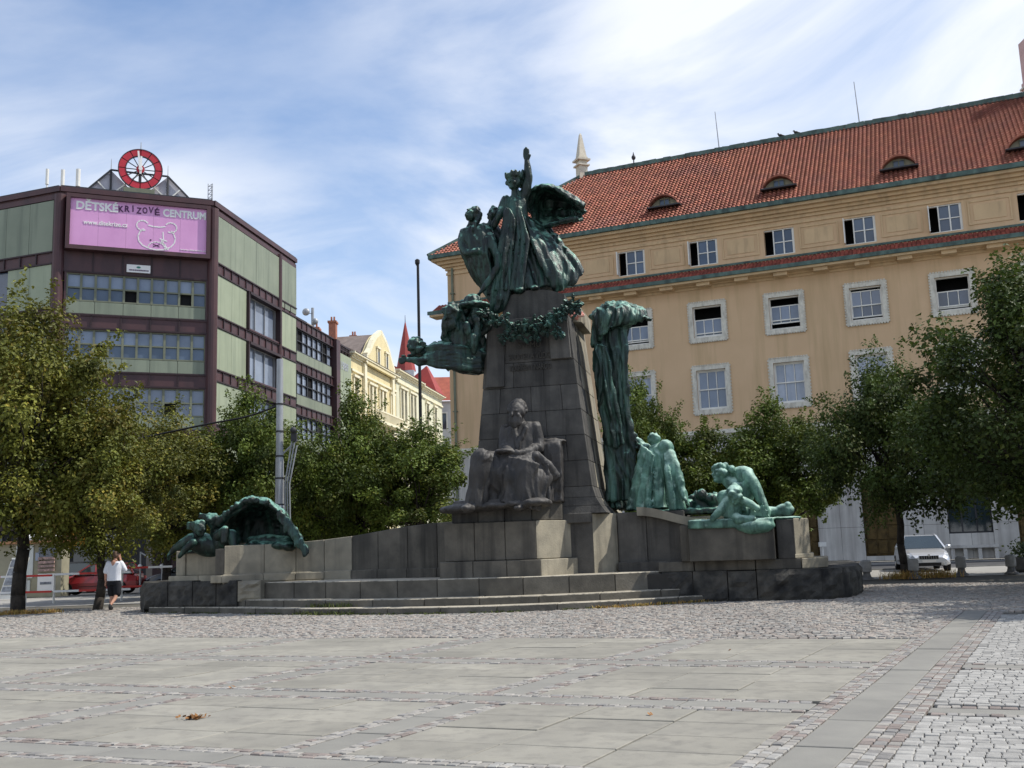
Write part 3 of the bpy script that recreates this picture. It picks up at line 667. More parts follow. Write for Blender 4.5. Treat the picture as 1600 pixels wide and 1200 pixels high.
for u, lb in ((5.6, 'dark bird perched on the tiled ridge, the left one of two'), (4.5, 'dark bird perched on the tiled ridge, the right one of two')):
    p = roofpt(u, 1, .27); m = MB(); m.ell(p + Vector((0, 0, .13)), (.17, .09, .1)); m.ell(p + Vector((-.14, 0, .24)), .065); m.tube(p + Vector((.12, 0, .13)), p + Vector((.34, 0, .08)), .05, .03, 6); m.tube(p + Vector((0, .03, 0)), p + Vector((0, .03, .08)), .015); m.tube(p + Vector((-.2, 0, .24)), p + Vector((-.27, 0, .23)), .02, .004, 5)
    solo(m, 'bird', 'pole_black', p, lb, 'bird', 'birds on the ridge')

# ------------------------------------------------------------------ brown and green building on the left
Rc = Vector((-19.36, 65.0, 0)); FF = Frame(Rc, 67, 1); Lc = FF.P(-9.27, 0, 0)
FR = Frame(Rc, 9.7, 1); FL = Frame(Lc, -70, -1)
for f in (FF, FL):
    if f.n.y > 0: f.n = -f.n
if FR.n.x < 0: FR.n = -FR.n
bb = empty('office_building', FF.P(-4.6, 0, 0), 'brown and pale green panelled corner office block under the pink billboard', 'building')
poly = [Lc, Rc, FR.P(14.3, 0, 0), FR.P(14.3, 0, -16), FL.P(22, 0, -8), FL.P(22, 0, 0)]
inn = [FF.P(-9.1, 0, -.3), FF.P(-.15, 0, -.3), FR.P(14.2, 0, -.3), FR.P(14.2, 0, -16), FL.P(22, 0, -8), FL.P(22, 0, -.3)]
MB().prism([(v.x, v.y) for v in inn], 0, 24.3).build('wall', 'brown_dark', bb)
MB().prism([(v.x, v.y) for v in poly], 24.3, 24.46).build('roof_slab', 'brown_metal', bb)
m = MB()
for F, a, b in ((FF, -9.27, 0), (FR, -.05, 14.3), (FL, -.05, 22)): m.fbox(F, a, b, 24.44, 24.76, -.4, .16); m.fbox(F, a, b, 23.98, 24.3, -.3, .06)
m.build('parapet', 'brown_metal', bb)
m = MB()
for F, a, b in ((FF, -9.2, -.1), (FR, .1, 14.2), (FL, .1, 22)): m.fbox(F, a, b, 24.77, 24.85, -.3, .1)
m.build('parapet_coping', 'steel_dark', bb)
for F, u in ((FF, -9.27), (FF, 0), (FR, 10.95)):      # round corner columns
    c = F.P(u, 0, .06); m = MB(); m.tube(c, c + Vector((0, 0, 24.2)), .34 if u != 10.95 else .2, None, 14); m.build('column', 'brown_metal', bb, smooth=False)
def band(F, u0, u1, v0, v1, step, d=.02):
    m = MB(); m.fbox(F, u0, u1, v0, v1, -.3, d); o = m.build('metal_band', 'brown_metal', bb)
    r = MB(); u = u0 + step
    while u < u1 - .1: r.fbox(F, u - .04, u + .04, v0, v1, d, d + .07); u += step
    r.fbox(F, u0, u1, v0 - .06, v0 + .03, d, d + .1); r.fbox(F, u0, u1, v1 - .03, v1 + .06, d, d + .1); r.build('band_rib', 'brown_dark', o)
ZT = [19.28, 15.72, 12.14, 8.56, 5.0]
for r, zt in enumerate(ZT):       # billboard facet
    u0, u1 = -8.75, -.42; cw = (u1 - u0) / 10
    band(FF, -9.0, -.3, zt + .06, zt + (.9 if r else 1.45), 1.74, .05)
    m = MB(); m.fbox(FF, u0 - .12, u0, zt - 2.75, zt + .05, -.3, .12); m.fbox(FF, u1, u1 + .12, zt - 2.75, zt + .05, -.3, .12); m.fbox(FF, u0, u1, zt - 2.75, zt - 2.66, -.3, .12); m.fbox(FF, u0, u1, zt - .03, zt + .05, -.3, .12); m.build('bay_frame', 'brown_metal', bb)
    for k in range(5): MB().fbox(FF, u0 + 2 * cw * k + .012, u0 + 2 * cw * (k + 1) - .012, zt - 2.65, zt - 1.82, -.3, .02).build('green_panel', 'green_panel_grey', bb)
    for k in range(10):
        a = u0 + k * cw; w = MB(); w.fbox(FF, a, a + .09, zt - 1.8, zt - .03, -.3, .03); w.fbox(FF, a + cw - .05, a + cw, zt - 1.8, zt - .03, -.3, .03)
        for z in (zt - 1.8, zt - .98, zt - .1): w.fbox(FF, a + .09, a + cw - .05, z, z + .09, -.3, .02)
        o = w.build('window', 'green_frame', bb)
        op = (r, k) in ((0, 4), (0, 8), (2, 7), (1, 2), (3, 3))
        MB().fbox(FF, a + .09, a + cw - .05, zt - .88, zt - .1, -.12, -.1).build('pane', 'glass_pale', o)
        MB().fbox(FF, a + .09, a + cw - .05, zt - 1.7, zt - .98, -.12 - (.12 if op else 0), -.1 - (.12 if op else 0)).build('pane', 'dark_inside' if op else ('glass' if r < 2 else 'glass_pale'), o)
# right-hand face
def panels(F, u0, u1, v0, v1, n, mat, d=.1):
    w = (u1 - u0) / n
    for k in range(n): MB().fbox(F, u0 + k * w + .012, u0 + (k + 1) * w - .012, v0, v1, -.3, d).build('green_panel', mat, bb)
panels(FR, .4, 10.75, 20.75, 23.9, 5, 'green_panel_grey'); panels(FR, 11.2, 14.25, 20.2, 23.95, 2, 'green_panel_grey')
FLz = [19.95, 16.37, 12.79, 9.2, 5.6]
for i, z in enumerate(FLz):
    band(FR, .35, 14.25, z, z + .72, 1.15, .06)
    if i == 0: continue
    zt = FLz[i - 1]; panels(FR, .4, 5.0, z + .8, zt - .08, 2, 'green_panel'); panels(FR, 11.15, 14.2, z + .8, zt - .08, 1, 'green_panel')
    bx = MB(); bx.fbox(FR, 5.02, 5.2, z + .8, zt - .08, -.3, .3); bx.fbox(FR, 10.6, 10.78, z + .8, zt - .08, -.3, .3); bx.fbox(FR, 5.2, 10.6, zt - .26, zt - .08, -.3, .35); bx.build('bay_frame', 'brown_dark', bb)
    MB().fbox(FR, 5.2, 10.6, z + .78, z + .9, -.29, .2).build('bay_sill', 'brown_metal', bb)
    w = MB()
    for u in (5.2, 6.9, 8.6, 10.52): w.fbox(FR, u, u + .08, z + .9, zt - .26, -.28, -.1)
    w.fbox(FR, 5.2, 10.6, zt - .34, zt - .262, -.27, -.12); w.fbox(FR, 5.2, 10.6, z + .9, z + .97, -.27, -.12)
    o = w.build('window', 'steel', bb)
    for k in range(3): MB().fbox(FR, 5.28 + 1.7 * k, 5.28 + 1.7 * k + 1.62, z + .9, zt - .27, -.24, -.2).build('pane', 'glass_pale', o)
# left-hand face
panels(FL, .4, 8, 20.6, 23.9, 4, 'green_panel_grey')
for i, z in enumerate(FLz):
    band(FL, .35, 21, z - .12, z + .6, 1.3, .06)
    panels(FL, .4, 3.9, (FLz[i + 1] if i < 4 else 2) + .65, z - .2, 2, 'green_panel')
    MB().fbox(FL, 4.0, 9, (FLz[i + 1] if i < 4 else 2) + .65, z - .2, -.3, -.1).build('pane', 'glass', bb)
# lower wing along the side street
wg = empty('office_wing', FR.P(21, 0, 0), 'lower brown and green wing with ribbon windows behind the lamp pole', 'building')
g0, g1 = 14.35, 23.0
MB().prism([(v.x, v.y) for v in (FR.P(14.4, 0, -.3), FR.P(27.4, 0, -.3), FR.P(27.4, 0, -13), FR.P(14.4, 0, -13))], 0, 19.7).build('wall', 'brown_dark', wg)
bb_, bb = bb, wg
for i, z in enumerate([19.2, 15.75, 12.3, 8.85, 5.4]):
    band(FR, g0, 22.75, z, z + .72, 1.1, .06)
    if i < 4:
        zb = z - 3.45 + .72
        panels(FR, g0 + .1, 22.4, zb + .05, zb + .88, 1, 'green_panel_grey', .04)
        for k in range(7):
            a = 14.5 + k * 1.13; w = MB(); w.fbox(FR, a, a + .1, zb + .9, z - .08, -.3, .03)
            for zz_ in (zb + .9, zb + 1.72, z - .14): w.fbox(FR, a + .1, a + 1.13, zz_, zz_ + .07, -.3, .02)
            o = w.build('window', 'steel_dark', bb)
            for (p0, p1) in ((zb + .97, zb + 1.72), (zb + 1.79, z - .14)): MB().fbox(FR, a + .1, a + 1.11, p0, p1, -.14, -.1).build('pane', 'glass_pale' if (k * 7 + i) % 5 else 'dark_inside', o)
MB().fbox(FR, 22.75, 23.7, 0, 19.9, -.3, .4).build('column', 'brown_metal', wg)
MB().fbox(FR, 23.7, 27.4, 9.0, 16.4, -.3, .12).build('green_panel', 'green_panel', wg); MB().fbox(FR, 23.7, 27.4, 16.44, 19.0, -.3, .12).build('green_panel', 'green_panel', wg); MB().fbox(FR, 23.7, 27.4, 0, 8.96, -.3, .12).build('green_panel', 'green_panel', wg)
put_text('1989', 1.0, FR, 25.5, 17.9, .13, 'steel', 'relief_numerals', wg, 2.0, .03)
m = MB()
for k in range(5): m.bar(FR.P(23.7 + k * .85, 19.05, 0), FR.P(23.7 + k * .85, 19.75, 0), .1)
m.bar(FR.P(14.4, 19.98, 0), FR.P(27.4, 19.78, 0), .14); m.bar(FR.P(23.7, 19.4, 0), FR.P(27.4, 19.4, 0), .08); m.build('roof_railing', 'brown_dark', wg)
bb = bb_
# billboard
bl = empty('billboard', FF.P(-4.58, 20.6, .3), 'pink billboard with white lettering and a bear head emblem in a brown frame', 'billboard')
m = MB(); B0, B1, V0, V1 = -8.9, -.25, 20.62, 24.18
for (a, b, c, d) in ((B0, B1, V0, V0 + .26), (B0, B1, V1 - .24, V1), (B0, B0 + .24, V0 + .26, V1 - .24), (B1 - .24, B1, V0 + .26, V1 - .24)): m.fbox(FF, a, b, c, d, .03, .75)
m.fbox(FF, B0 + .24, B1 - .24, V0 + .26, V1 - .24, .03, .5); m.build('frame', 'brown_metal', bl)
W0, W1 = B0 + .24, B1 - .24
for k in range(5): MB().fbox(FF, W0 + k * (W1 - W0) / 5 + .004, W0 + (k + 1) * (W1 - W0) / 5 - .004, V0 + .26, V1 - .24, .5, .56).build('panel', 'pink_board', bl)
put_text('DĚTSKÉ', .70, FF, -7.13, 23.46, .575, 'white_paint', 'lettering', bl, 2.45, .028)
for i, (ch_, tl) in enumerate(zip('KRIZOVÉ', (.05, -.04, .03, -.05, .04, -.03, .05))): put_text(ch_, .56, FF, -5.74 + i * .362, 23.5 + .05 * ((i % 3) - 1), .575, 'dark_print', 'lettering', bl, (.3 if ch_ != 'I' else .07), .012, tl)
put_text('CENTRUM', .66, FF, -1.86, 23.46, .575, 'white_paint', 'lettering', bl, 2.66, .026)
put_text('www.ditekrize.cz', .40, FF, -6.6, 22.42, .575, 'white_paint', 'lettering', bl, 2.6, .008)
put_text('www.ditekrize.cz', .14, FF, -1.3, 21.13, .575, 'white_paint', 'lettering', bl, 1.6, .002)
def ribbon(pts, w, mat, closed=False, name='emblem_line'):
    m = MB(); P2 = pts + ([pts[0]] if closed else [])
    for (a, b), (c, d) in zip(P2[:-1], P2[1:]):
        L = math.hypot(c - a, d - b) or 1; nx, ny = -(d - b) / L * w / 2, (c - a) / L * w / 2; ex, ey = (c - a) / L * w * .3, (d - b) / L * w * .3
        m.fpoly(FF, [(a - ex + nx, b - ey + ny), (a - ex - nx, b - ey - ny), (c + ex - nx, d + ey - ny), (c + ex + nx, d + ey + ny)], .56, .575)
    return m.build(name, mat, bl)
bx_, by_ = -3.55, 21.9
hd = [(bx_ + 1.14 * math.cos(t), by_ - .02 + .86 * math.sin(t) + (.0)) for t in [rad(-215 + i * 250 / 26 + 0) for i in range(27)]]
hd = [(bx_ + x * 1.12, by_ + y * .95) for x, y in ((-.72, .42), (-.9, .2), (-1.0, -.1), (-.95, -.45), (-.75, -.72), (-.42, -.9), (0, -.97), (.42, -.92), (.76, -.72), (.97, -.42), (1.02, -.1), (.94, .2), (.8, .42))]
ribbon(hd, .075, 'white_paint')
for sgn in (-1, 1): ribbon([(bx_ + sgn * .86 + .36 * math.cos(t), by_ + .62 + .33 * math.sin(t)) for t in ([rad(-115 + i * 26) * 1 if sgn > 0 else math.pi - rad(-115 + i * 26) for i in range(11)])], .075, 'white_paint')
ribbon([(bx_ - .5, by_ + .66), (bx_ - .2, by_ + .6), (bx_ + .2, by_ + .6), (bx_ + .5, by_ + .66)], .075, 'white_paint')
ribbon([(bx_ + .52 * math.cos(t), by_ - .82 + .42 * math.sin(t)) for t in [rad(-5 + i * 19) for i in range(11)]], .06, 'white_paint')
ribbon([(bx_ + .38, by_ + .28), (bx_ + .42, by_ - .3), (bx_ + .3, by_ - .42), (bx_ + .55, by_ - .55)], .07, 'white_paint'); ribbon([(bx_ + .2, by_ - .18), (bx_ + .62, by_ - .3)], .07, 'white_paint'); ribbon([(bx_ + .3, by_ - .3), (bx_ + .7, by_ - .85)], .09, 'white_paint')
ribbon([(bx_ - .18, by_ - .56), (bx_ + .18, by_ - .72)], .05, 'dark_print'); ribbon([(bx_ + .18, by_ - .56), (bx_ - .18, by_ - .72)], .05, 'dark_print')
ribbon([(bx_ - .38, by_ - .3), (bx_ - .34, by_ - .3)], .09, 'dark_print')
sg = empty('wall_sign', FF.P(-4.6, 19.5, .1), 'small white sign with a green emblem above the top row of windows', 'sign')
MB().fbox(FF, -5.28, -3.86, 19.5, 20.0, .06, .2).build('board', 'white_paint', sg)
m = MB(); m.fpoly(FF, [(-4.57 + .13 * math.cos(t), 19.84 + .07 * math.sin(t)) for t in [i * .5236 for i in range(12)]], .2, .212); m.build('emblem', 'teal_print', sg)
m = MB(); u = -5.14
while u < -4.0:
    w = RND.uniform(.03, .07); m.fbox(FF, u, u + w, 19.6, 19.69, .2, .21); u += w + .02
m.build('print_line', 'dark_print', sg)
# rooftop clock
ck = empty('rooftop_clock', FF.P(-4.58, 24.7, -.5), 'large open red ring clock with white hands on a roof truss', 'clock')
CC = (-4.58, 26.62); cd = -.5
def ringpts(r, n=48): return [(CC[0] + r * math.cos(6.28318 * i / n), CC[1] + r * math.sin(6.28318 * i / n)) for i in range(n)]
def ring(r0, r1, d0, d1, mat, name, a0=0., a1=6.28318, n=48):
    m = MB()
    for i in range(n):
        t0 = a0 + (a1 - a0) * i / n; t1 = a0 + (a1 - a0) * (i + 1) / n
        q = [(CC[0] + r * math.cos(t), CC[1] + r * math.sin(t)) for r, t in ((r0, t0), (r1, t0), (r1, t1), (r0, t1))]; m.fpoly(FF, q, d0, d1)
    return m.build(name, mat, ck)
for i in range(12): ring(.92, 1.33, cd - .06, cd + .06, 'clock_red', 'ring_segment', rad(i * 30 + 1.5), rad(i * 30 + 28.5), 6)
ring(1.33, 1.38, cd - .08, cd + .08, 'steel_dark', 'outer_rim'); ring(.87, .92, cd - .08, cd + .08, 'steel_dark', 'inner_rim'); ring(0, .26, cd - .05, cd + .1, 'clock_red', 'hub', n=20)
m = MB()
for i in range(12):
    t = rad(i * 30); m.bar(FF.P(CC[0] + (.26 if i % 3 else .2) * math.cos(t), CC[1] + .26 * math.sin(t), cd - .03), FF.P(CC[0] + 1.36 * math.cos(t), CC[1] + 1.36 * math.sin(t), cd - .03), .05)
m.build('spoke', 'steel_dark', ck)
m = MB(); m.fpoly(FF, [(CC[0] - .07, CC[1] - .3), (CC[0] + .07, CC[1] - .3), (CC[0] + .1, CC[1] + .85), (CC[0] - .02, CC[1] + .88)], cd + .1, cd + .14); m.build('hour_hand', 'white_paint', ck)
m = MB(); m.fpoly(FF, [(CC[0] - .06, CC[1] - .35), (CC[0] + .07, CC[1] - .35), (CC[0] - .11, CC[1] + 1.2), (CC[0] - .22, CC[1] + 1.19)], cd + .15, cd + .19); m.build('minute_hand', 'white_paint', ck)
m = MB(); m.fpoly(FF, [(CC[0] + .13 * math.cos(t), CC[1] + .13 * math.sin(t)) for t in [i * .5236 for i in range(12)]], cd + .19, cd + .24); m.build('hub_cap', 'white_paint', ck)
tr = empty('roof_truss', FF.P(-4.58, 24.7, -.8), 'grey steel lattice with pale mesh panels carrying the red clock', 'truss')
TP = {k: FF.P(u, v, -.8) for k, (u, v) in dict(a=(-7.95, 24.8), b=(-6.35, 26.5), c=(-2.85, 26.45), d=(-1.2, 24.8), e=(-6.35, 24.8), f=(-2.85, 24.8), g=(-4.58, 26.45), h=(-4.58, 24.8), i=(-7.15, 25.65), j=(-2.03, 25.63)).items()}
for a, b, w, mt in (('a', 'b', .1, 'steel_dark'), ('b', 'g', .1, 'steel_dark'), ('g', 'c', .1, 'steel_dark'), ('c', 'd', .1, 'steel_dark'), ('b', 'e', .1, 'steel_dark'), ('c', 'f', .1, 'steel_dark'), ('g', 'h', .14, 'steel_dark'), ('i', 'e', .08, 'white_frame'), ('j', 'f', .08, 'white_frame'), ('e', 'g', .08, 'white_frame'), ('f', 'g', .08, 'white_frame')):
    MB().bar(TP[a], TP[b], w).build('truss_bar', mt, tr)
for q in (('a', 'e', 'b'), ('e', 'h', 'b'), ('h', 'f', 'c'), ('f', 'd', 'c')):
    m = MB(); P3 = [TP[k] for k in q]; off = -FF.n * .12; m.add([p + off for p in P3] + [p + off * 1.3 for p in P3], [(0, 1, 2), (5, 4, 3), (0, 1, 4, 3), (1, 2, 5, 4), (2, 0, 3, 5)]); m.build('mesh_panel', 'mesh_panel', tr)
for k in ('b', 'c'): MB().tube(TP[k], TP[k] + Vector((0, 0, .75)), .03, .015, 6).build('spike', 'steel', tr)
MB().tube(FF.P(-4.58, 28.0, -.5), FF.P(-4.58, 28.5, -.5), .04, .02, 6).build('spike', 'steel', tr)
MB().fbox(FF, -5.6, -3.7, 24.76, 25.15, -.8, .05).build('plinth_box', 'green_frame', tr)
for i, (u, h, lb) in enumerate(((-10.1, 1.45, 'leftmost of three short white antenna masts on the office roof'), (-9.2, 1.5, 'middle one of three short white antenna masts on the office roof'), (-8.3, 1.65, 'rightmost and thickest of three short white antenna masts on the office roof'))):
    p = FF.P(u, 24.7, -.9); m = MB(); m.tube(p, p + Vector((0, 0, h)), .05, .05, 8); m.tube(p + Vector((0, 0, h * .3)), p + Vector((0, 0, h)), .1 + .02 * i, None, 10); solo(m, 'antenna_mast', 'white_frame', p, lb, 'antenna', 'antenna masts left of the clock')
p = FR.P(1.2, 24.8, -1); m = MB()
for dx, dy in ((0, 0), (.3, 0), (.15, .26)): m.tube(p + Vector((dx, dy, 0)), p + Vector((dx, dy, 1.7)), .03, None, 6)
for k in range(6): m.bar(p + Vector((0, 0, .1 + k * .28)), p + Vector((.3, 0, .38 + k * .28 if k < 5 else 1.7)), .03); m.bar(p + Vector((0, 0, .1 + k * .28)), p + Vector((.3, 0, .1 + k * .28)), .03)
solo(m, 'lattice_mast', 'steel', p, 'short steel lattice mast at the corner of the office roof', 'antenna')
# rooftop clutter on the wing
p = FR.P(22.0, 19.7, -3); m = MB(); m.fbox(FR, 20.5, 23.8, 19.7, 21.5, -5, -2.2); solo(m, 'roof_shed', 'chimney', p, 'beige plant room on the roof of the lower wing', 'plant room')
p = FR.P(20.0, 19.7, -2); m = MB()
for k in range(7): m.bar(FR.P(16 + k * .8, 19.7, -1.6), FR.P(16 + k * .8, 21.1, -1.6), .06)
for z in (20.4, 21.1): m.bar(FR.P(16, z, -1.6), FR.P(20.8, z, -1.6), .06)
solo(m, 'roof_rack', 'steel_dark', p, 'dark metal railing rack on the roof of the lower wing', 'railing')
for (u, h, lb, kk) in ((16.2, 3.0, 'thin whip antenna behind the tall office block', 0), (18.4, 3.6, 'double pole antenna over the roof of the lower wing', 1), (24.6, 3.6, 'mast with round white dish antennas on the lower wing', 2)):
    p = FR.P(u, 19.7, -2.5); m = MB(); m.tube(p, p + Vector((0, 0, h)), .05, .04, 6)
    if kk == 1: m.tube(p + Vector((.5, 0, 1.2)), p + Vector((.5, 0, h - .3)), .1, None, 8); m.tube(p + Vector((-.5, 0, 1.2)), p + Vector((-.5, 0, h - .5)), .1, None, 8); m.bar(p + Vector((-.5, 0, 2.2)), p + Vector((.5, 0, 2.2)), .05)
    if kk == 2: m.ell(p + Vector((-.55, -.2, h - .4)), (.34, .2, .34)); m.ell(p + Vector((.25, -.2, h - 1.3)), (.3, .18, .3)); m.bar(p + Vector((-.5, 0, h - .5)), p + Vector((0, 0, h - .5)), .05); m.tube(p + Vector((0, 0, .6)), p + Vector((0, 0, h)), .13, None, 8)
    solo(m, 'antenna_mast', 'steel', p, lb, 'antenna')

# ------------------------------------------------------------------ cream houses along the side street
FS = FR
def small_window(c, v0, v1, w, root, arched=False, mat='stone'):
    s = MB(); s.fbox(FS, c - w - .22, c - w, v0 - .1, v1 + .25, -.02, .14); s.fbox(FS, c + w, c + w + .22, v0 - .1, v1 + .25, -.02, .14); s.fbox(FS, c - w - .3, c + w + .3, v1 + .25, v1 + .48, -.02, .24); s.fbox(FS, c - w - .3, c + w + .3, v0 - .25, v0 - .1, -.02, .26)
    s.fbox(FS, c - .04, c + .04, v0, v1, -.3, -.14); s.fbox(FS, c - w, c + w, v0 + (v1 - v0) * .62, v0 + (v1 - v0) * .62 + .08, -.3, -.14)
    o = s.build('window', 'cream_trim', root)
    for x0, x1 in ((c - w, c - .04), (c + .04, c + w)): MB().fbox(FS, x0, x1, v0, v1, -.26, -.22).build('pane', 'glass', o)
def house(name, label, u0, u1, zc, mat, cols, rows_, roofz, roofmat, depth=12):
    h = empty(name, FS.P((u0 + u1) / 2, 0, 0), label, 'building'); holes = [(c - w, c + w, a, b) for c, w in cols for a, b in rows_]
    m = MB(); wallpanel(m, FS, u0, u1, 0, zc, holes, .45); m.build('wall', mat, h); MB().fbox(FS, u0 + .05, u1 - .05, 0, zc - .1, -.95, -.85).build('interior', 'dark_inside', h)
    m = MB(); m.fbox(FS, u0, u0 + .4, 0, zc, -depth, -.46); m.fbox(FS, u1 - .4, u1, 0, zc, -depth, -.46); m.build('side_wall', mat, h)
    m = MB(); cornice(m, FS, u0 + .3, u1 - .3, zc, [(.18, .1), (.16, .28), (.18, .5)]); m.build('cornice', 'cream_trim', h)
    for a, b in rows_:
        for c, w in cols: small_window(c, a, b, w, h)
        MB().fbox(FS, u0 + .02, u1 - .02, b + .75, b + .95, -.02, .16).build('string_course', 'cream_trim', h)
    m = MB(); e = FS.P; z = zc + .5; q = [e(u0, z, .55), e(u1, z, .55), e(u1, z + roofz, -depth / 2), e(u0, z + roofz, -depth / 2), e(u0, z, -depth), e(u1, z, -depth)]
    m.add(q, [(0, 1, 2, 3), (3, 2, 5, 4), (0, 3, 4), (1, 5, 2), (0, 4, 5, 1)]); m.build('roof', roofmat, h); return h
h1 = house('gabled_house', 'ornate yellow house with a tall scrolled gable facing the side street', 27.6, 42.2, 19.2, 'cream', [(28.9, .5), (33.3, .36), (34.5, .36), (36.6, .36), (37.8, .36), (40.6, .5)], [(14.7, 17.2), (10.9, 13.2), (7, 9.4), (2.5, 5.2)], 3.2, 'slate')
gp = [(31.2, 19.2), (40.6, 19.2), (40.4, 20.0), (39.6, 20.6), (38.7, 21.6), (37.6, 22.4), (36.0, 23.1), (34.4, 22.4), (33.3, 21.6), (32.3, 20.6), (31.4, 20.0)]
m = MB(); m.fpoly(FS, gp, -.4, .42); m.build('gable', 'cream', h1)
m = MB(); rim = gp[1:] + [gp[0]]
for (a, b), (c, d) in zip(rim[:-1], rim[1:]): m.bar(FS.P(a, b + .08, .22), FS.P(c, d + .08, .22), .42)
m.build('gable_coping', 'cream_trim', h1)
for (c, z) in ((34.6, 20.4), (37.4, 20.4)): 
    MB().fbox(FS, c - .3, c + .3, z - .55, z + .5, .42, .47).build('gable_window', 'glass', h1); q = MB(); q.fbox(FS, c - .5, c - .3, z - .7, z + .8, .42, .56); q.fbox(FS, c + .3, c + .5, z - .7, z + .8, .42, .56); q.fbox(FS, c - .6, c + .6, z + .8, z + 1.0, .42, .62); q.build('gable_surround', 'cream_trim', h1)
m = MB(); m.add([FS.P(31.2, 19.6, .3), FS.P(36, 23.0, .3), FS.P(40.6, 19.6, .3), FS.P(31.2, 19.6, -7), FS.P(36, 23.0, -7), FS.P(40.6, 19.6, -7)], [(0, 1, 4, 3), (1, 2, 5, 4), (0, 2, 1), (3, 4, 5)]); m.build('gable_roof', 'slate', h1)
bal = MB(); bal.fbox(FS, 31.4, 40.6, 13.7, 13.95, .0, 1.2).build('balcony_slab', 'cream_trim', h1)
m = MB(); m.fbox(FS, 31.4, 40.6, 14.75, 14.9, 1.0, 1.2)
for k in range(24): m.fbox(FS, 31.5 + k * .39, 31.65 + k * .39, 13.95, 14.75, 1.05, 1.17)
m.build('balustrade', 'cream_trim', h1)
for u, z in ((31.3, 9), (40.5, 9)): MB().fbox(FS, u - .35, u + .35, z, 19.2, .02, .28).build('pilaster', 'cream_trim', h1)
h2 = house('cornice_house', 'pale cream house with tall paired windows beyond the gabled house', 42.3, 52.5, 20.0, 'cream_pale', [(44.2, .45), (45.6, .45), (48.0, .45), (49.4, .45)], [(15.2, 18.4), (11.2, 13.8), (7, 9.8)], 3.4, 'red_roof')
h3 = house('red_roofed_house', 'narrow cream house with a steep red roof at the far street corner', 52.6, 62.5, 19.8, 'cream_pale', [(55, .5), (58.8, .5)], [(15.2, 18.2), (11.2, 13.8), (7, 9.8)], 4.2, 'red_roof')
m = MB(); m.add([FS.P(58.2, 20.4, .4), FS.P(62.4, 20.4, .4), FS.P(60.6, 23.9, -1.2), FS.P(59.8, 23.9, -1.2), FS.P(58.2, 20.4, -5), FS.P(62.4, 20.4, -5)], [(0, 1, 2, 3), (1, 5, 2), (0, 3, 4), (3, 2, 5, 4)]); m.build('corner_roof', 'red_roof', h3)
for k, (u, z, w, lb) in enumerate(((26.2, 20, 1.1, 'wide beige chimney stack above the lower wing'), (30.5, 21.5, .8, 'brick chimney behind the scrolled gable, the left one'), (35.5, 23.2, .7, 'brick chimney behind the scrolled gable, the right one'), (42, 23, .6, 'small brick chimney on the far cream house'))):
    p = FS.P(u, z - 1.5, -4.5); m = MB(); m.box(p.x - w / 2, p.x + w / 2, p.y - .5, p.y + .5, p.z - 1, p.z + 2.6); m.box(p.x - w / 2 - .1, p.x + w / 2 + .1, p.y - .6, p.y + .6, p.z + 2.6, p.z + 2.8)
    for q in (-.2, .2): m.tube(p + Vector((q * w, 0, 2.8)), p + Vector((q * w, 0, 3.3)), .1, .09, 8)
    solo(m, 'chimney', 'chimney' if k == 0 else 'chimney_brick', p, lb, 'chimney')
# spire and white house closing the street
p = at(634, 560, 150); sp = empty('church_spire', (p.x, p.y, 0), 'slender dark red church spire far down the street', 'spire')
MB().box(p.x - 1.3, p.x + 1.3, p.y - 1.3, p.y + 1.3, 0, p.z - 2).build('tower', 'white_plaster', sp)
m = MB(); m.lathe([(1.5, p.z - 2), (1.05, p.z + .3), (.75, p.z + 2), (.05, p.z + 5.6)], (p.x, p.y, 0), 8); m.build('spire_roof', 'red_roof', sp); MB().tube((p.x, p.y, p.z + 5.5), (p.x, p.y, p.z + 6.6), .06, .03, 6).build('finial', 'steel_dark', sp)
FW = Frame(FS.P(64, 0, -2), 85, 1)
if FW.n.y > 0: FW.n = -FW.n
wh = empty('white_house', FW.P(5, 0, 0), 'white house with grey windows closing the far end of the side street', 'building')
hs = [(c - .5, c + .5, a, a + 2) for c in (1.6, 4.2, 6.8) for a in (16.5, 12.6, 8.7, 4.8)]
m = MB(); wallpanel(m, FW, -1, 12, 0, 20.0, hs, .4); m.build('wall', 'white_plaster', wh); MB().fbox(FW, -1, 12, 0, 19.9, -.9, -.8).build('interior', 'dark_inside', wh)
for h in hs:
    q = MB(); q.fbox(FW, h[0] - .2, h[0], h[2] - .15, h[3] + .2, -.02, .1); q.fbox(FW, h[1], h[1] + .2, h[2] - .15, h[3] + .2, -.02, .1); q.fbox(FW, h[0], h[1], h[3], h[3] + .2, -.02, .1); o = q.build('window', 'white_frame', wh); MB().fbox(FW, h[0], h[1], h[2], h[3], -.25, -.2).build('pane', 'glass', o)
m = MB(); m.add([FW.P(-1, 20.1, .4), FW.P(12, 20.1, .4), FW.P(12, 24, -5), FW.P(-1, 24, -5)], [(0, 1, 2, 3)]); m.add([FW.P(-1, 20, .4), FW.P(12, 20, .4), FW.P(12, 20, -5), FW.P(-1, 20, -5)], [(3, 2, 1, 0)]); m.build('roof', 'red_tile_far', wh)
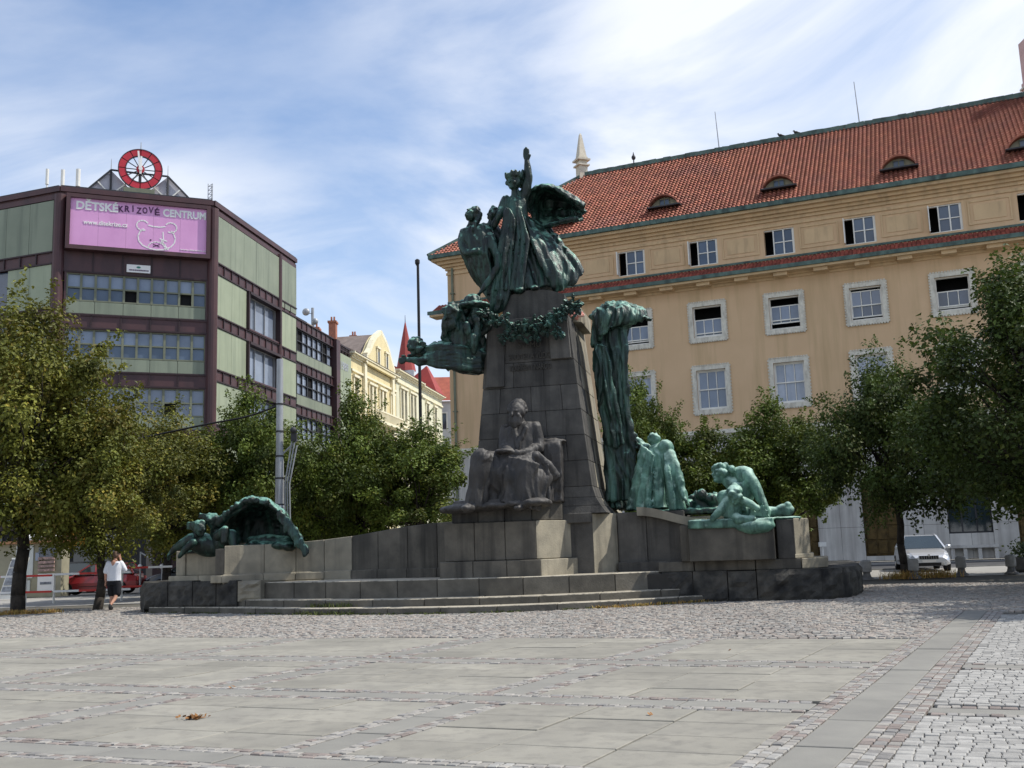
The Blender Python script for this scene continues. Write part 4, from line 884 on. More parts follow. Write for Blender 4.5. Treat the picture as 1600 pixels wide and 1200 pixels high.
# ------------------------------------------------------------------ the monument
TH = rad(13); MO = Vector((.35, 28.5, 0)); EX = Vector((math.cos(TH), -math.sin(TH), 0)); EY = Vector((math.sin(TH), math.cos(TH), 0))
def ml(x, y, z=0.): return MO + EX * x + EY * y + Vector((0, 0, z))
def q(px, py, ly):
    """point on the plane ly metres behind the pylon's centre line, seen at photograph position (px, py)"""
    d = CM @ Vector(((px - 800) / 1600, -(py - 600) / 1600, -1)); o = MO + EY * ly; c = Vector((0, 0, CAMH)); return c + d * (((o - c).dot(EY)) / d.dot(EY))
mon = empty('monument', MO, 'grey granite monument with tapering pylon, curved wings and broad front steps', 'monument')
def lblock(mb, pts, z0, z1):    # pts: 4 local (x,y) ccw
    mb.hexa([ml(x, y, z0) for x, y in pts] + [ml(x, y, z1) for x, y in pts])
def stone(name, mat, pts, z0, z1, bev=.015):
    m = MB(); n = len(pts); b = [ml(x, y, z0) for x, y in pts]; t = [ml(x, y, z1) for x, y in pts]
    m.add(b + t, [tuple(range(n - 1, -1, -1)), tuple(range(n, 2 * n))] + [(i, (i + 1) % n, n + (i + 1) % n, n + i) for i in range(n)]); return m.build(name, mat, mon, bevel=bev)
# ---- steps, following one gentle arc
arc = [Vector(p) for p in ((-11.3, -1.35, 0), (-9.2, -1.95, 0), (-7.0, -2.85, 0), (-4.6, -3.75, 0), (-2.2, -4.2, 0), (.2, -4.1, 0), (2.6, -3.1, 0), (4.0, -2.05, 0), (5.5, -1.0, 0))]
def arcpts(off, l0, l1, n):
    P = cr(arc, 120); out = []
    for p in P:
        if l0 - .3 <= p.x <= l1 + .3: out.append(p)
    res = []
    for k in range(n + 1):
        x = l0 + (l1 - l0) * k / n
        for a, b in zip(P[:-1], P[1:]):
            if a.x <= x <= b.x or (b is P[-1]): y = a.y + (b.y - a.y) * (x - a.x) / max(1e-6, b.x - a.x); break
        res.append(Vector((x, y + off, 0)))
    return res
def course(name, mat, off, l0, l1, n, z0, z1, back, jit=.0, bev=.018, gap=.006):
    P = arcpts(off, l0, l1, n)
    for i, (a, b) in enumerate(zip(P[:-1], P[1:])):
        z = RND.uniform(-jit, jit); stone(name, mat, [(a.x + gap, a.y), (b.x - gap, b.y), (b.x - gap, b.y + back), (a.x + gap, a.y + back)], z0, z1 + z, bev)
course('step_block', 'step_stone', 0, -10.75, 5.45, 12, -.05, .165, 1.4, .004)
course('step_block', 'step_stone', .42, -10.1, 5.05, 11, .1, .345, 1.6, .004)
course('plinth_block', 'step_stone', .98, -7.0, 3.65, 10, .2, .78, 1.7, .0)
P = arcpts(1.2, -6.8, 3.4, 10)
m = MB(); m.add([ml(p.x, p.y + .2, .74) for p in P] + [ml(p.x, p.y + 3.2, .74) for p in P], [(i, i + 1, 12 + i, 11 + i) for i in range(10)]); m.build('platform', 'granite', mon)
stone('core', 'joint', [(-10.2, -.9), (-5, -1.0), (3.6, -1.6), (7.4, -1.0), (8.3, 6.5), (-10, 5)], 0, .72)
# ---- rough stone blocks left and right
def rough(pts, z0, z1, mat='rough_stone'):
    m = MB(); (ax, ay), (bx, by), (cx_, cy_), (dx, dy) = pts; nx = max(3, int(math.hypot(bx - ax, by - ay) / .14)); nz = 6
    vs = []; fs = []
    for j in range(nz + 1):
        for i in range(nx + 1):
            u = i / nx; v = j / nz; e = (1 - (2 * u - 1) ** 6) * (1 - (2 * v - 1) ** 6); p = ml(ax + (bx - ax) * u, ay + (by - ay) * u, z0 + (z1 - z0) * v)
            nrm = Vector((by - ay, -(bx - ax), 0)).normalized(); nrm = EX * nrm.x + EY * nrm.y; vs.append(p + nrm * (e * (.03 + RND.uniform(0, .07) + .11 * max(0, mnoise.noise(p * 3.1)) + .05 * mnoise.noise(p * 8))))
    fs += [(j * (nx + 1) + i, j * (nx + 1) + i + 1, (j + 1) * (nx + 1) + i + 1, (j + 1) * (nx + 1) + i) for j in range(nz) for i in range(nx)]
    k = len(vs); vs += [ml(dx, dy, z1), ml(cx_, cy_, z1), ml(dx, dy, z0), ml(cx_, cy_, z0)]; top = nz * (nx + 1)
    fs += [tuple(top + i for i in range(nx + 1)) + (k + 1, k), (0, top, k, k + 2), (nx, k + 3, k + 1, top + nx)]
    m.add(vs, fs); return m.build('rough_block', mat, mon)
xs = [3.68, 4.45, 5.3, 6.0, 7.55]
for a, b in zip(xs[:-1], xs[1:]): rough([(a + .012, -1.5), (b - .012, -1.5), (b - .012, .2), (a + .012, .2)], -.05, .74 + RND.uniform(-.02, .02))
rp = [(7.56, -1.5), (8.1, -.9), (8.5, .3), (8.7, 1.8), (8.85, 3.4), (8.9, 5.2), (8.9, 6.9)]
for (a, b), (c, d) in zip(rp[:-1], rp[1:]): rough([(a, b + .01), (c, d - .01), (c - 1.6, d), (a - 1.6, b + .3)], -.05, .74)
xs = [-11.0, -10.1, -9.2, -8.35, -7.6]
for i, (a, b) in enumerate(zip(xs[:-1], xs[1:])): rough([(a + .012, -1.35 - i * .23), (b - .012, -1.35 - (i + 1) * .23), (b - .012, .2), (a + .012, .2)], .1, .86 + RND.uniform(-.03, .03))
rough([(-11.0 - .5, -.6), (-11.0, -1.32), (-10.6, .6), (-11.2, 1.2)], -.05, .86); rough([(-11.7, 1.0), (-11.5, -.6), (-10.6, .6), (-10.6, 1.6)], -.05, .84)
rough([(-7.58, -2.27), (-7.0, -2.1), (-7.0, -.4), (-7.6, -.4)], .3, .84, 'granite_sunlit')
# ---- left wing: end pedestal, lit pilaster, curving wall that sinks outwards
bp = [(-10.3, -1.25), (-9.3, -1.35), (-8.5, -1.45), (-8.5, -2.1), (-8.05, -2.32), (-7.15, -1.65), (-6.4, -1.22), (-5.65, -1.0)]
for k in (0, 1, 3, 4, 5, 6):
    (a, b), (c, d) = bp[k], bp[k + 1]; stone('base_block', 'granite_sunlit', [(a + .006, b), (c - .006, d), (c - .006, 0), (a + .006, 0)], .8, 1.0)
stone('pedestal_block', 'granite_sunlit', [(-10.15, -1.1), (-9.85, -1.12), (-9.85, .8), (-10.15, .8)], 1.0, 1.7)
stone('pedestal_block', 'granite_sunlit', [(-9.84, -1.08), (-8.45, -1.25), (-8.45, .8), (-9.84, .8)], 1.0, 1.64)
stone('pedestal_block', 'granite', [(-8.44, -1.95), (-8.07, -2.15), (-7.6, .5), (-8.44, .8)], 1.0, 1.72)
wl = [(-8.06, -2.15), (-7.2, -1.5), (-6.45, -1.08), (-5.7, -.86), (-4.9, -.8), (-4.1, -.88), (-3.2, -1.0), (-2.3, -1.18), (-1.5, -1.4)]
wz = [1.79, 1.8, 1.83, 1.88, 1.95, 2.05, 2.16, 2.22, 2.24]
for i in range(len(wl) - 1):
    (a, b), (c, d) = wl[i], wl[i + 1]; m = MB(); p4 = [(a + .006, b), (c - .006, d), (c - .006 + .1, d + 1.3), (a + .006 + .1, b + 1.3)]
    m.hexa([ml(x, y, .75) for x, y in p4] + [ml(x, y, z) for (x, y), z in zip(p4, (wz[i], wz[i + 1], wz[i + 1], wz[i]))]); m.build('wall_block', 'granite_sunlit' if i < 4 else 'granite', mon, bevel=.012)  # blocks turned to the sun get the paler copy of the stone
    stone('wall_base_block', 'granite_sunlit' if i < 4 else 'granite', [(a, b - .09), (c - .008, d - .09), (c - .008, d + .6), (a, b + .6)], .76, 1.02)
# ---- block that carries the seated statue: two courses, splayed right side catching the sun
def splay(z0, z1, l, r, f, ns, mat='granite'):
    w = (r - l) / ns
    for k in range(ns): stone('seat_block', mat, [(l + k * w + .006, f), (l + (k + 1) * w - .006, f), (l + (k + 1) * w - .006 + (.0 if k < ns - 1 else .0), -1.3), (l + k * w + .006, -1.3)], z0, z1)
    stone('seat_side_block', 'granite_sunlit', [(r, f + .004), (r + .72, f + 1.15), (r + .72, -1.0), (r, -1.0)], z0, z1)
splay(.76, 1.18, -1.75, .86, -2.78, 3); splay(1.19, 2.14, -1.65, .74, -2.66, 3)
for k in range(3): stone('seat_block', 'granite_shaded', [(-1.5 + k * .7 + .006, -2.45), (-.8 + k * .7 - .006, -2.45), (-.8 + k * .7 - .006, -1.2), (-1.5 + k * .7 + .006, -1.2)], 2.15, 2.62)
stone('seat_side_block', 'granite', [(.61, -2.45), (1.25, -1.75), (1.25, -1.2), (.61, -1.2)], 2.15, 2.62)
# ---- pylon
def hwid(z): return 1.1 + (7.62 - z) * .105
def front(z): return -1.28 - (7.62 - z) * .045
def back(z): return 1.5 + (7.62 - z) * .06
XC = .44
def flare(z): return max(0., (3.05 - z) / .75) ** 2 * .3
cz = [2.3, 2.5, 2.72, 3.0, 3.68, 4.36, 5.04, 5.72, 6.4, 7.64]
def pcorner(u, v, z):    # u -1..1 across, v 0 front .. 1 back
    f = flare(z) * (1 if u > 0 else .35); return ml(XC + u * (hwid(z) + f), (front(z) - f * .5) * (1 - v) + (back(z) + f) * v, z)
def pblock(u0, u1, v0, v1, z0, z1, mat, g=.004):
    m = MB(); h = 1.5; e = g / 1.3
    m.hexa([pcorner(u0 + e, v0, z0 + g), pcorner(u1 - e, v0, z0 + g), pcorner(u1 - e, v1 - (e if v1 < 1 else 0), z0 + g), pcorner(u0 + e, v1 - (e if v1 < 1 else 0), z0 + g), pcorner(u0 + e, v0, z1 - g), pcorner(u1 - e, v0, z1 - g), pcorner(u1 - e, v1 - (e if v1 < 1 else 0), z1 - g), pcorner(u0 + e, v1 - (e if v1 < 1 else 0), z1 - g)])
    m.build('pylon_block', mat, mon, bevel=.009 if z1 - z0 > .4 else .0)
for i in range(len(cz) - 1):
    z0, z1 = cz[i], cz[i + 1]; cuts = [-1, -.35, .3, 1] if i % 2 else [-1, -.62, .02, .64, 1]
    if i == 8: cuts = [-1, -.55, 1]
    if z1 - z0 < .3: cuts = [-1, 0, 1]
    for a, b in zip(cuts[:-1], cuts[1:]): pblock(a, b, 0, .3 if i % 2 else .42, z0, z1, 'granite_shaded' if b < .99 or i % 2 else 'granite_shaded')
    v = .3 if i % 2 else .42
    pblock(.45, 1, v, 1, z0, z1, 'granite_sunlit'); pblock(-1, -.45, v, 1, z0, z1, 'granite_shaded')  # right side pale as sunlit, left side dark as shaded, by material
m = MB(); m.hexa([pcorner(a * .97, .02 if v == 0 else .97, 3.06) for a, v in ((-1, 0), (1, 0), (1, 1), (-1, 1))] + [pcorner(a * .97, .02 if v == 0 else .97, 7.6) for a, v in ((-1, 0), (1, 0), (1, 1), (-1, 1))]); m.build('pylon_core', 'joint', mon)
# raised left strip and recessed inscription field
m = MB(); m.hexa([ml(-.74, front(5.9) - .1, 5.76), ml(-.24, front(5.9) - .1, 5.76), ml(-.24, front(5.9) + .1, 5.76), ml(-.9, front(5.9) + .1, 5.76), ml(-.66, front(7.6) - .08, 7.72), ml(-.22, front(7.6) - .08, 7.72), ml(-.22, front(7.6) + .1, 7.72), ml(-.66, front(7.6) + .1, 7.72)]); m.build('pylon_strip', 'granite_shaded', mon, bevel=.012)
m = MB(); m.hexa([ml(1.05, front(6.4) - .1, 6.42), ml(1.6, front(6.4) - .1, 6.42), ml(1.6, front(6.4) + .1, 6.42), ml(1.05, front(6.4) + .1, 6.42), ml(1.0, front(7.6) - .08, 7.76), ml(1.52, front(7.6) - .08, 7.76), ml(1.52, front(7.6) + .1, 7.76), ml(1.0, front(7.6) + .1, 7.76)]); m.build('pylon_strip', 'granite_shaded', mon, bevel=.012)
FI = Frame(ml(0, front(6.5) - .005, 0), 90 + 13, 1); FI.d = EX.copy(); FI.n = -EY.copy()
for k, (t, w, z) in enumerate((('SVÉMU', .62, 6.86), ('BUDITELI A VŮDCI', 1.15, 6.55), ('VZKŘÍŠENÝ NÁROD', 1.15, 6.24))): put_text(t, .22, FI, .47, z, (.022, .022, .03)[k], 'cut_text', 'inscription', mon, w, .0)
# cap block with rounded top
m = MB(); cp = []
for i in range(9):
    u = i / 8; x = -.3 + 1.72 * u; cp.append((x, 8.1 + .36 * math.sin(math.pi * min(1, .12 + u * .78)) ** .7))
n = len(cp)
for (y0, y1, mt) in ((-1.02, 1.3, 'granite_shaded'),):
    vs = [ml(-.34, y0, 7.62), ml(1.46, y0, 7.62)] + [ml(x, y0, z) for x, z in cp[::-1]] + [ml(-.34, y1, 7.62), ml(1.5, y1, 7.62)] + [ml(x, y1, z - .1) for x, z in cp[::-1]]
    k = n + 2; m.add(vs, [tuple(range(k)), tuple(range(2 * k - 1, k - 1, -1))] + [(i, (i + 1) % k, k + (i + 1) % k, k + i) for i in range(k)]); m.build('cap_block', 'granite_shaded', mon)
stone('shoulder_block', 'granite_sunlit', [(1.42, -.55), (1.75, -.3), (1.75, 1.4), (1.42, 1.4)], 7.6, 8.02)
# ---- plinth under the pylon and right wing
stone('pylon_base', 'granite_shaded', [(-1.4, -1.32), (2.0, -1.62), (2.0, 1.9), (-1.4, 1.9)], .76, 2.3)
stone('pylon_base', 'granite_sunlit', [(2.004, -1.62), (2.52, -.75), (2.52, 1.9), (2.004, 1.9)], .76, 2.29)
stone('pylon_base', 'granite_shaded', [(1.0, -1.66), (2.0, -1.7), (2.0, -1.5), (1.0, -1.5)], 2.06, 2.31)
for a, b in ((2.53, 3.3), (3.3, 4.3)): stone('wall_block', 'granite_shaded', [(a + .006, -.78 - .12 * (a - 2.5)), (b - .006, -.78 - .12 * (b - 2.5)), (b - .006, 1.6), (a + .006, 1.6)], .76, 2.3)
stone('wall_base_block', 'granite_shaded', [(2.53, -.98), (4.3, -1.2), (4.3, 0), (2.53, 0)], .76, 1.02)
m = MB(); n = 10; P0 = [(3.1 + 1.75 * i / n, 2.42 - .36 * (3 * (i / n) ** 2 - 2 * (i / n) ** 3)) for i in range(n + 1)]      # sloping ramp coping
for (x0, z0), (x1, z1) in zip(P0[:-1], P0[1:]): m.hexa([ml(x0, -1.15, z0 - .22), ml(x1, -1.15, z1 - .22), ml(x1, 1.2, z1 - .22), ml(x0, 1.2, z0 - .22), ml(x0, -1.15, z0), ml(x1, -1.15, z1), ml(x1, 1.2, z1), ml(x0, 1.2, z0)])
m.build('ramp_coping', 'granite_sunlit', mon)
stone('wall_block', 'granite_sunlit', [(4.2, -.6), (6.6, -.6), (6.6, 1.6), (4.2, 1.6)], .76, 2.14)
stone('pedestal_block', 'granite', [(4.42, -1.78), (6.5, -1.78), (6.5, -.2), (4.42, -.2)], 1.0, 1.82)
stone('pedestal_block', 'granite', [(4.2, -1.5), (4.41, -1.5), (4.41, 0), (4.2, 0)], 1.0, 1.9)
stone('pedestal_block', 'granite_shaded', [(6.56, -1.42), (6.98, -1.42), (6.98, 0), (6.56, 0)], 1.0, 1.96)
stone('pedestal_block', 'granite_sunlit', [(6.98, -1.42), (7.36, -.85), (7.45, .9), (6.98, .9)], 1.1, 1.98)
stone('pedestal_block', 'granite_sunlit', [(6.96, -1.47), (7.44, -.85), (7.52, .95), (6.96, .95)], 1.0, 1.11)
for a, b in ((3.6, 4.5), (4.5, 6.0), (6.0, 7.1)): stone('base_block', 'granite', [(a + .01, -1.42), (b - .01, -1.42), (b - .01, .5), (a + .01, .5)], .75, 1.0)
stone('base_block', 'granite_sunlit', [(7.11, -1.42), (7.75, -.8), (7.9, 1.2), (7.11, 1.2)], .75, 1.0)

# ------------------------------------------------------------------ sculpture tools
PX = 1 / 57.
def sculpt(name, mb, mat, parent, voxel=.03, disp=.03, dscale=.22, smooth=2, drape=0., fx=5.5, fz=1.1, lean=(0., 0.)):
    """join closed pieces into one continuous cast surface; drape pushes in pleats that run mostly downwards"""
    me = mb.mesh('tmp', None); o = bpy.data.objects.new('tmp', me); COL.objects.link(o)
    r = o.modifiers.new('r', 'REMESH'); r.mode = 'VOXEL'; r.voxel_size = voxel
    s = o.modifiers.new('s', 'SMOOTH'); s.iterations = smooth; s.factor = .5
    if disp:
        tx = bpy.data.textures.new('cast', 'CLOUDS'); tx.noise_scale = dscale; tx.noise_depth = 3
        d = o.modifiers.new('d', 'DISPLACE'); d.texture = tx; d.strength = disp; d.texture_coords = 'GLOBAL'
    dg = bpy.context.evaluated_depsgraph_get(); m2 = bpy.data.meshes.new_from_object(o.evaluated_get(dg)); bpy.data.objects.remove(o)
    if drape:
        n_ = len(m2.vertices); co = [0.] * (3 * n_); nr = [0.] * (3 * n_); m2.vertices.foreach_get('co', co); m2.vertices.foreach_get('normal', nr)
        for i in range(0, 3 * n_, 3):
            x, y, z = co[i:i + 3]; w = mnoise.noise_vector((x * .9, y * .9, z * .9))
            a = mnoise.noise(((x + lean[0] * z + w.x * .35) * fx, (y + w.y * .35) * fx, (z + lean[1] * x) * fz)); b = mnoise.noise((x * fx * 2.3 + 7, y * fx * 2.3, z * fz * 2.2))
            d = drape * ((1 - abs(a) * 2.2) * .8 + b * .45 - .35)
            co[i] = x + nr[i] * d; co[i + 1] = y + nr[i + 1] * d; co[i + 2] = z + nr[i + 2] * d
        m2.vertices.foreach_set('co', co)
    m2.materials.clear(); m2.materials.append(MATS[mat]); m2.polygons.foreach_set('use_smooth', [True] * len(m2.polygons))
    m2.transform(Matrix.Translation(-rloc(parent))); ob = bpy.data.objects.new(name, m2); COL.objects.link(ob); ob.parent = parent; return ob
def loft(mb, rings, folds=0, amp=0., n=36, steps=5, ph=0., up=None):
    """rings: (centre, half width, half depth); pleats deepen from the first ring to the last; ring planes face along the spine"""
    C = cr([Vector(r[0]) for r in rings], (len(rings) - 1) * steps + 1); Rr = cr([Vector((r[1], r[2], 0)) for r in rings], len(C)); vs = []; m = len(C)
    for k, c in enumerate(C):
        t = (C[min(k + 1, m - 1)] - C[max(k - 1, 0)]).normalized(); a = EX - t * EX.dot(t)
        a = a.normalized() if a.length > .35 else (Vector((0, 0, 1)) - t * t.z).normalized()
        b = t.cross(a); f = k / (m - 1)
        for i in range(n):
            p = 6.28318 * i / n; g = 1 + (amp * (.25 + .75 * f)) * (math.sin(folds * p + ph + 2.2 * f) + .5 * math.sin((folds * 2 + 1) * p + 1.3 * ph - 3 * f)) if folds else 1
            vs.append(c + a * (Rr[k].x * g * math.cos(p)) + b * (Rr[k].y * g * math.sin(p)))
    fs = [(k * n + i, k * n + (i + 1) % n, (k + 1) * n + (i + 1) % n, (k + 1) * n + i) for k in range(m - 1) for i in range(n)]
    fs += [tuple(range(n - 1, -1, -1)), tuple(range((m - 1) * n, m * n))]; mb.add(vs, fs); return mb
def cloth(mb, grid, th=.07, nu=26, nv=22, folds=4, amp=.06, ph=0., along=0):
    """thick sheet through a grid of points with soft folds"""
    R1 = [cr([Vector(p) for p in r], nu) for r in grid]; G = [cr([R1[k][i] for k in range(len(R1))], nv) for i in range(nu)]   # G[i][j]
    F = []; B = []
    for i in range(nu):
        for j in range(nv):
            du = G[min(i + 1, nu - 1)][j] - G[max(i - 1, 0)][j]; dv = G[i][min(j + 1, nv - 1)] - G[i][max(j - 1, 0)]; nn = du.cross(dv); nn = nn.normalized() if nn.length > 1e-6 else Vector((0, 1, 0))
            s = i / (nu - 1) if along == 0 else j / (nv - 1); w = j / (nv - 1) if along == 0 else i / (nu - 1)
            d = amp * (.3 + .7 * w) * (math.sin(6.283 * folds * s + ph + 1.5 * w) + .45 * math.sin(6.283 * folds * 2.3 * s + 2 * ph + 3 * w)); p = G[i][j] + nn * d
            F.append(p + nn * th / 2); B.append(p - nn * th / 2)
    k = nu * nv; fs = []
    for i in range(nu - 1):
        for j in range(nv - 1):
            a = i * nv + j; fs += [(a, a + 1, a + nv + 1, a + nv), (k + a, k + a + nv, k + a + nv + 1, k + a + 1)]
    for j in range(nv - 1): fs += [(j, k + j, k + j + 1, j + 1), ((nu - 1) * nv + j, (nu - 1) * nv + j + 1, k + (nu - 1) * nv + j + 1, k + (nu - 1) * nv + j)]
    for i in range(nu - 1): fs += [(i * nv, (i + 1) * nv, k + (i + 1) * nv, k + i * nv), (i * nv + nv - 1, k + i * nv + nv - 1, k + (i + 1) * nv + nv - 1, (i + 1) * nv + nv - 1)]
    mb.add(F + B, fs); return mb
def basis(face, up=(0, 0, 1)):
    f = Vector(face).normalized(); u = Vector(up); u = (u - f * u.dot(f)).normalized(); return f, u, f.cross(u)
def head(mb, c, r, face, hair='bun', wreath=False, beard=False, up=(0, 0, 1), seed=0):
    """head with brow, nose, mouth, chin, ears and hair; face = looking direction, r = half height"""
    rn = random.Random(seed); c = Vector(c); f, u, s = basis(face, up); R = Matrix((f, s, u)).transposed()
    mb.ell(c + u * r * .12, (r * .86, r * .74, r * .86), R); mb.ell(c + f * r * .22 - u * r * .35, (r * .55, r * .52, r * .62), R)      # skull, jaw
    mb.ell(c + f * r * .62 - u * r * .78, (r * .2, r * .24, r * .16), R); mb.limb([(c + f * r * .8 + u * r * .12, r * .09), (c + f * r * .98 - u * r * .2, r * .13)])  # chin, nose
    mb.ell(c + f * r * .72 + u * r * .2, (r * .16, r * .5, r * .1), R); mb.ell(c + f * r * .72 - u * r * .5, (r * .12, r * .24, r * .08), R)     # brow, lips
    for k in (-1, 1): mb.ell(c + s * k * r * .72 - u * r * .02, (r * .14, r * .08, r * .24), R); mb.ell(c + f * r * .55 + s * k * r * .4 - u * r * .22, r * .22)
    if hair:
        for i in range(26):
            a = rn.uniform(0, 6.28); b = rn.uniform(-.15, 1.3); d = -f * math.cos(a) * math.cos(b) * .9 + s * math.sin(a) * math.cos(b) * .8 + u * (math.sin(b) * .85 + .12)
            if d.dot(f) > .45 and d.dot(u) < .5: continue
            mb.ell(c + d * r * .92, (r * rn.uniform(.18, .34),) * 3, None, 8, 6)
    if hair == 'bun': mb.ell(c - f * r * 1.0 + u * r * .05, r * .42)
    if hair == 'long':
        for k in range(7): a = rn.uniform(-1.3, 1.3); p = c - f * r * .7 * math.cos(a) + s * r * .8 * math.sin(a); mb.limb([(p, r * .28), (p - u * r * 1.2 - f * r * .2, r * .24), (p - u * r * 2.1 - f * r * rn.uniform(0, .6), r * .14)])
    if beard:
        for k in range(15): a = -1.3 + 2.6 * k / 14; L = (.55 + .35 * math.cos(a)) * rn.uniform(.85, 1.1); p = c + f * r * (.3 + .4 * math.cos(a)) + s * r * .56 * math.sin(a) - u * r * .45; mb.limb([(p, r * .15), (p - u * r * .5 * L + f * r * .06, r * .15), (p - u * r * 1.0 * L + f * r * .02, r * .08)])
    if wreath:
        for i in range(14):
            a = 6.283 * i / 14; p = c + u * r * rn.uniform(.4, .6) + f * r * .9 * math.cos(a) + s * r * .82 * math.sin(a); k = rn.uniform(.1, .3) + .25 * abs(math.sin(a)); mb.limb([(p, r * .17), (p + u * r * k + (p - c).normalized() * r * .15, r * .14)])
    return mb
def hand(mb, w, d, size, spread=(0, 1, 0), curl=.2, fr=.028):
    """open hand: palm and five fingers; w wrist, d pointing direction"""
    d = Vector(d).normalized(); s = Vector(spread); s = (s - d * s.dot(d)).normalized(); n = d.cross(s); w = Vector(w)
    R = Matrix((s, n, d)).transposed(); mb.ell(w + d * size * .28, (size * .24, size * .12, size * .32), R)
    for k, L in enumerate((.42, .5, .46, .36)):
        p = w + d * size * .5 + s * size * (.18 - .12 * k); e1 = p + d * size * L * .55 + s * size * (.03 - .02 * k); e2 = e1 + (d - n * curl) * size * L * .45; mb.limb([(p, max(fr, size * .075)), (e1, max(fr, size * .065)), (e2, max(fr * .85, size * .05))])
    p = w + d * size * .15 + s * size * .2; mb.limb([(p, max(fr, size * .08)), (p + (d * .6 + s * .8) * size * .25, max(fr, size * .07)), (p + (d + s * .6) * size * .42, max(fr * .9, size * .05))]); return mb
LFT, RGT, FWD, UPV = -EX, EX, -EY, Vector((0, 0, 1))

# ------------------------------------------------------------------ crowning bronze group
tg = empty('bronze_group', q(815, 455, -.2), 'dark bronze crowning group of a raised-arm woman with billowing cloak and two companions', 'statue')
g = MB()
head(g, q(804, 285, -.65), .26, FWD + LFT * .5 + UPV * .05, 'bun', True, seed=3)
g.limb([(q(805, 300, -.6), .12), (q(806, 310, -.58), .15)])
loft(g, [(q(805, 308, -.55), .2, .16), (q(806, 318, -.55), .33, .24), (q(808, 338, -.55), .3, .26), (q(808, 356, -.5), .27, .25)], 5, .05)
loft(g, [(q(808, 350, -.5), .3, .3), (q(809, 375, -.45), .44, .42), (q(812, 405, -.4), .64, .55), (q(816, 435, -.35), .84, .66), (q(820, 458, -.3), .98, .72)], 9, .13, 54, 7, .6)
g.limb([(q(818, 309, -.5), .17), (q(822, 297, -.55), .145), (q(826, 276, -.6), .115), (q(824, 258, -.62), .085), (q(823, 249, -.62), .066)])
g.ell(q(822.5, 246, -.62), (.075, .06, .1)); [g.limb([(q(819.5 + 2 * k, 243.5, -.62), .034), (q(819 + 2.1 * k, (238, 236, 237, 239)[k], -.62), .032), (q(819.5 + 1.8 * k, (233, 230, 231, 234)[k], -.63), .026)]) for k in range(4)]; g.limb([(q(826, 247, -.64), .035), (q(828.5, 242, -.66), .03)])
g.limb([(q(791, 313, -.6), .15), (q(781, 336, -.75), .11), (q(772, 352, -.7), .09)])
for k in range(6):    # long falling folds
    x = 788 + k * 8; g.limb([(q(798 + k * 3, 325, -.8), .04), (q(x - 3, 375, -.95), .055), (q(x - 9, 420, -1.05), .06), (q(x - 13, 452, -1.1), .07)])
g.ell(q(812, 455, -1.0), (.16, .26, .09)); g.ell(q(836, 452, -.9), (.14, .25, .09))
sculpt('woman_with_raised_arm', g, 'bronze', tg, .024, .01, .16, 1, .028, 6, .8)
g = MB()
cloth(g, [[q(790, 322, -.85), q(799, 330, -1.0), q(806, 345, -1.0)], [q(781, 370, -.95), q(790, 380, -1.1), q(800, 390, -1.0)], [q(774, 420, -1.0), q(784, 430, -1.15), q(798, 440, -1.05)], [q(768, 470, -.95), q(778, 475, -1.1), q(796, 466, -1.05)], [q(767, 490, -.9), q(776, 492, -1.0), q(786, 486, -1.0)]], .08, 22, 26, 3, .07)
cloth(g, [[q(818, 303, -.35), q(823, 316, -.1), q(828, 334, .05), q(836, 352, .2)], [q(840, 290, -.55), q(850, 300, .35), q(852, 330, .65), q(850, 357, .15)], [q(862, 291, -.65), q(876, 306, .4), q(880, 332, .6), q(866, 354, -.1)], [q(886, 305, -.6), q(896, 316, .2), q(900, 335, .3), q(884, 347, -.25)], [q(911, 322, -.3), q(914, 329, 0), q(911, 338, .05), q(900, 346, -.2)]], .08, 30, 34, 3, .075, 1.2)
cloth(g, [[q(818, 336, -.75), q(828, 342, -.3), q(834, 346, .2), q(838, 350, .45)], [q(832, 375, -.95), q(848, 372, -.5), q(858, 368, .1), q(862, 362, .45)], [q(846, 410, -1.0), q(866, 405, -.6), q(880, 396, 0), q(884, 388, .35)], [q(860, 440, -.95), q(884, 434, -.6), q(898, 420, -.1), q(902, 408, .25)], [q(868, 456, -.8), q(888, 450, -.5), q(904, 436, -.1), q(910, 424, .2)]], .09, 26, 28, 3, .085, .4)
cloth(g, [[q(820, 345, .1), q(835, 352, .35)], [q(835, 390, .25), q(862, 385, .5)], [q(840, 430, .3), q(885, 425, .4)], [q(845, 456, .3), q(880, 454, .3)]], .1, 16, 20, 3, .06)
sculpt('billowing_cloak', g, 'bronze', tg, .025, .015, .2, 1, .05, 4, 1.0)
g = MB()
head(g, q(739, 337, -.9), .255, LFT * .4 + UPV * .75 + FWD * .75, 'long', seed=5, up=UPV - FWD * .3 + LFT * -.2); head(g, q(772, 335, -.55), .24, RGT * .25 + UPV * .7 + FWD * .8, 'bun', seed=8, up=UPV - FWD * .3)
g.limb([(q(740, 350, -.8), .13), (q(742, 360, -.75), .15)]); g.limb([(q(770, 346, -.4), .12), (q(768, 356, -.4), .15)])
loft(g, [(q(744, 359, -.7), .34, .24), (q(745, 368, -.75), .5, .38), (q(746, 385, -.75), .5, .44), (q(751, 402, -.7), .47, .44), (q(756, 422, -.6), .38, .42), (q(764, 445, -.5), .26, .36), (q(772, 468, -.55), .16, .26), (q(775, 486, -.7), .09, .16)], 7, .1, 48, 6)
loft(g, [(q(769, 352, -.35), .24, .2), (q(766, 366, -.35), .48, .34), (q(770, 400, -.3), .52, .42), (q(782, 450, -.3), .42, .45), (q(785, 476, -.5), .3, .35)], 6, .09, 40, 5)
g.limb([(q(728, 366, -.9), .2), (q(723, 384, -1.0), .15), (q(731, 396, -1.15), .11), (q(748, 392, -1.2), .09)])
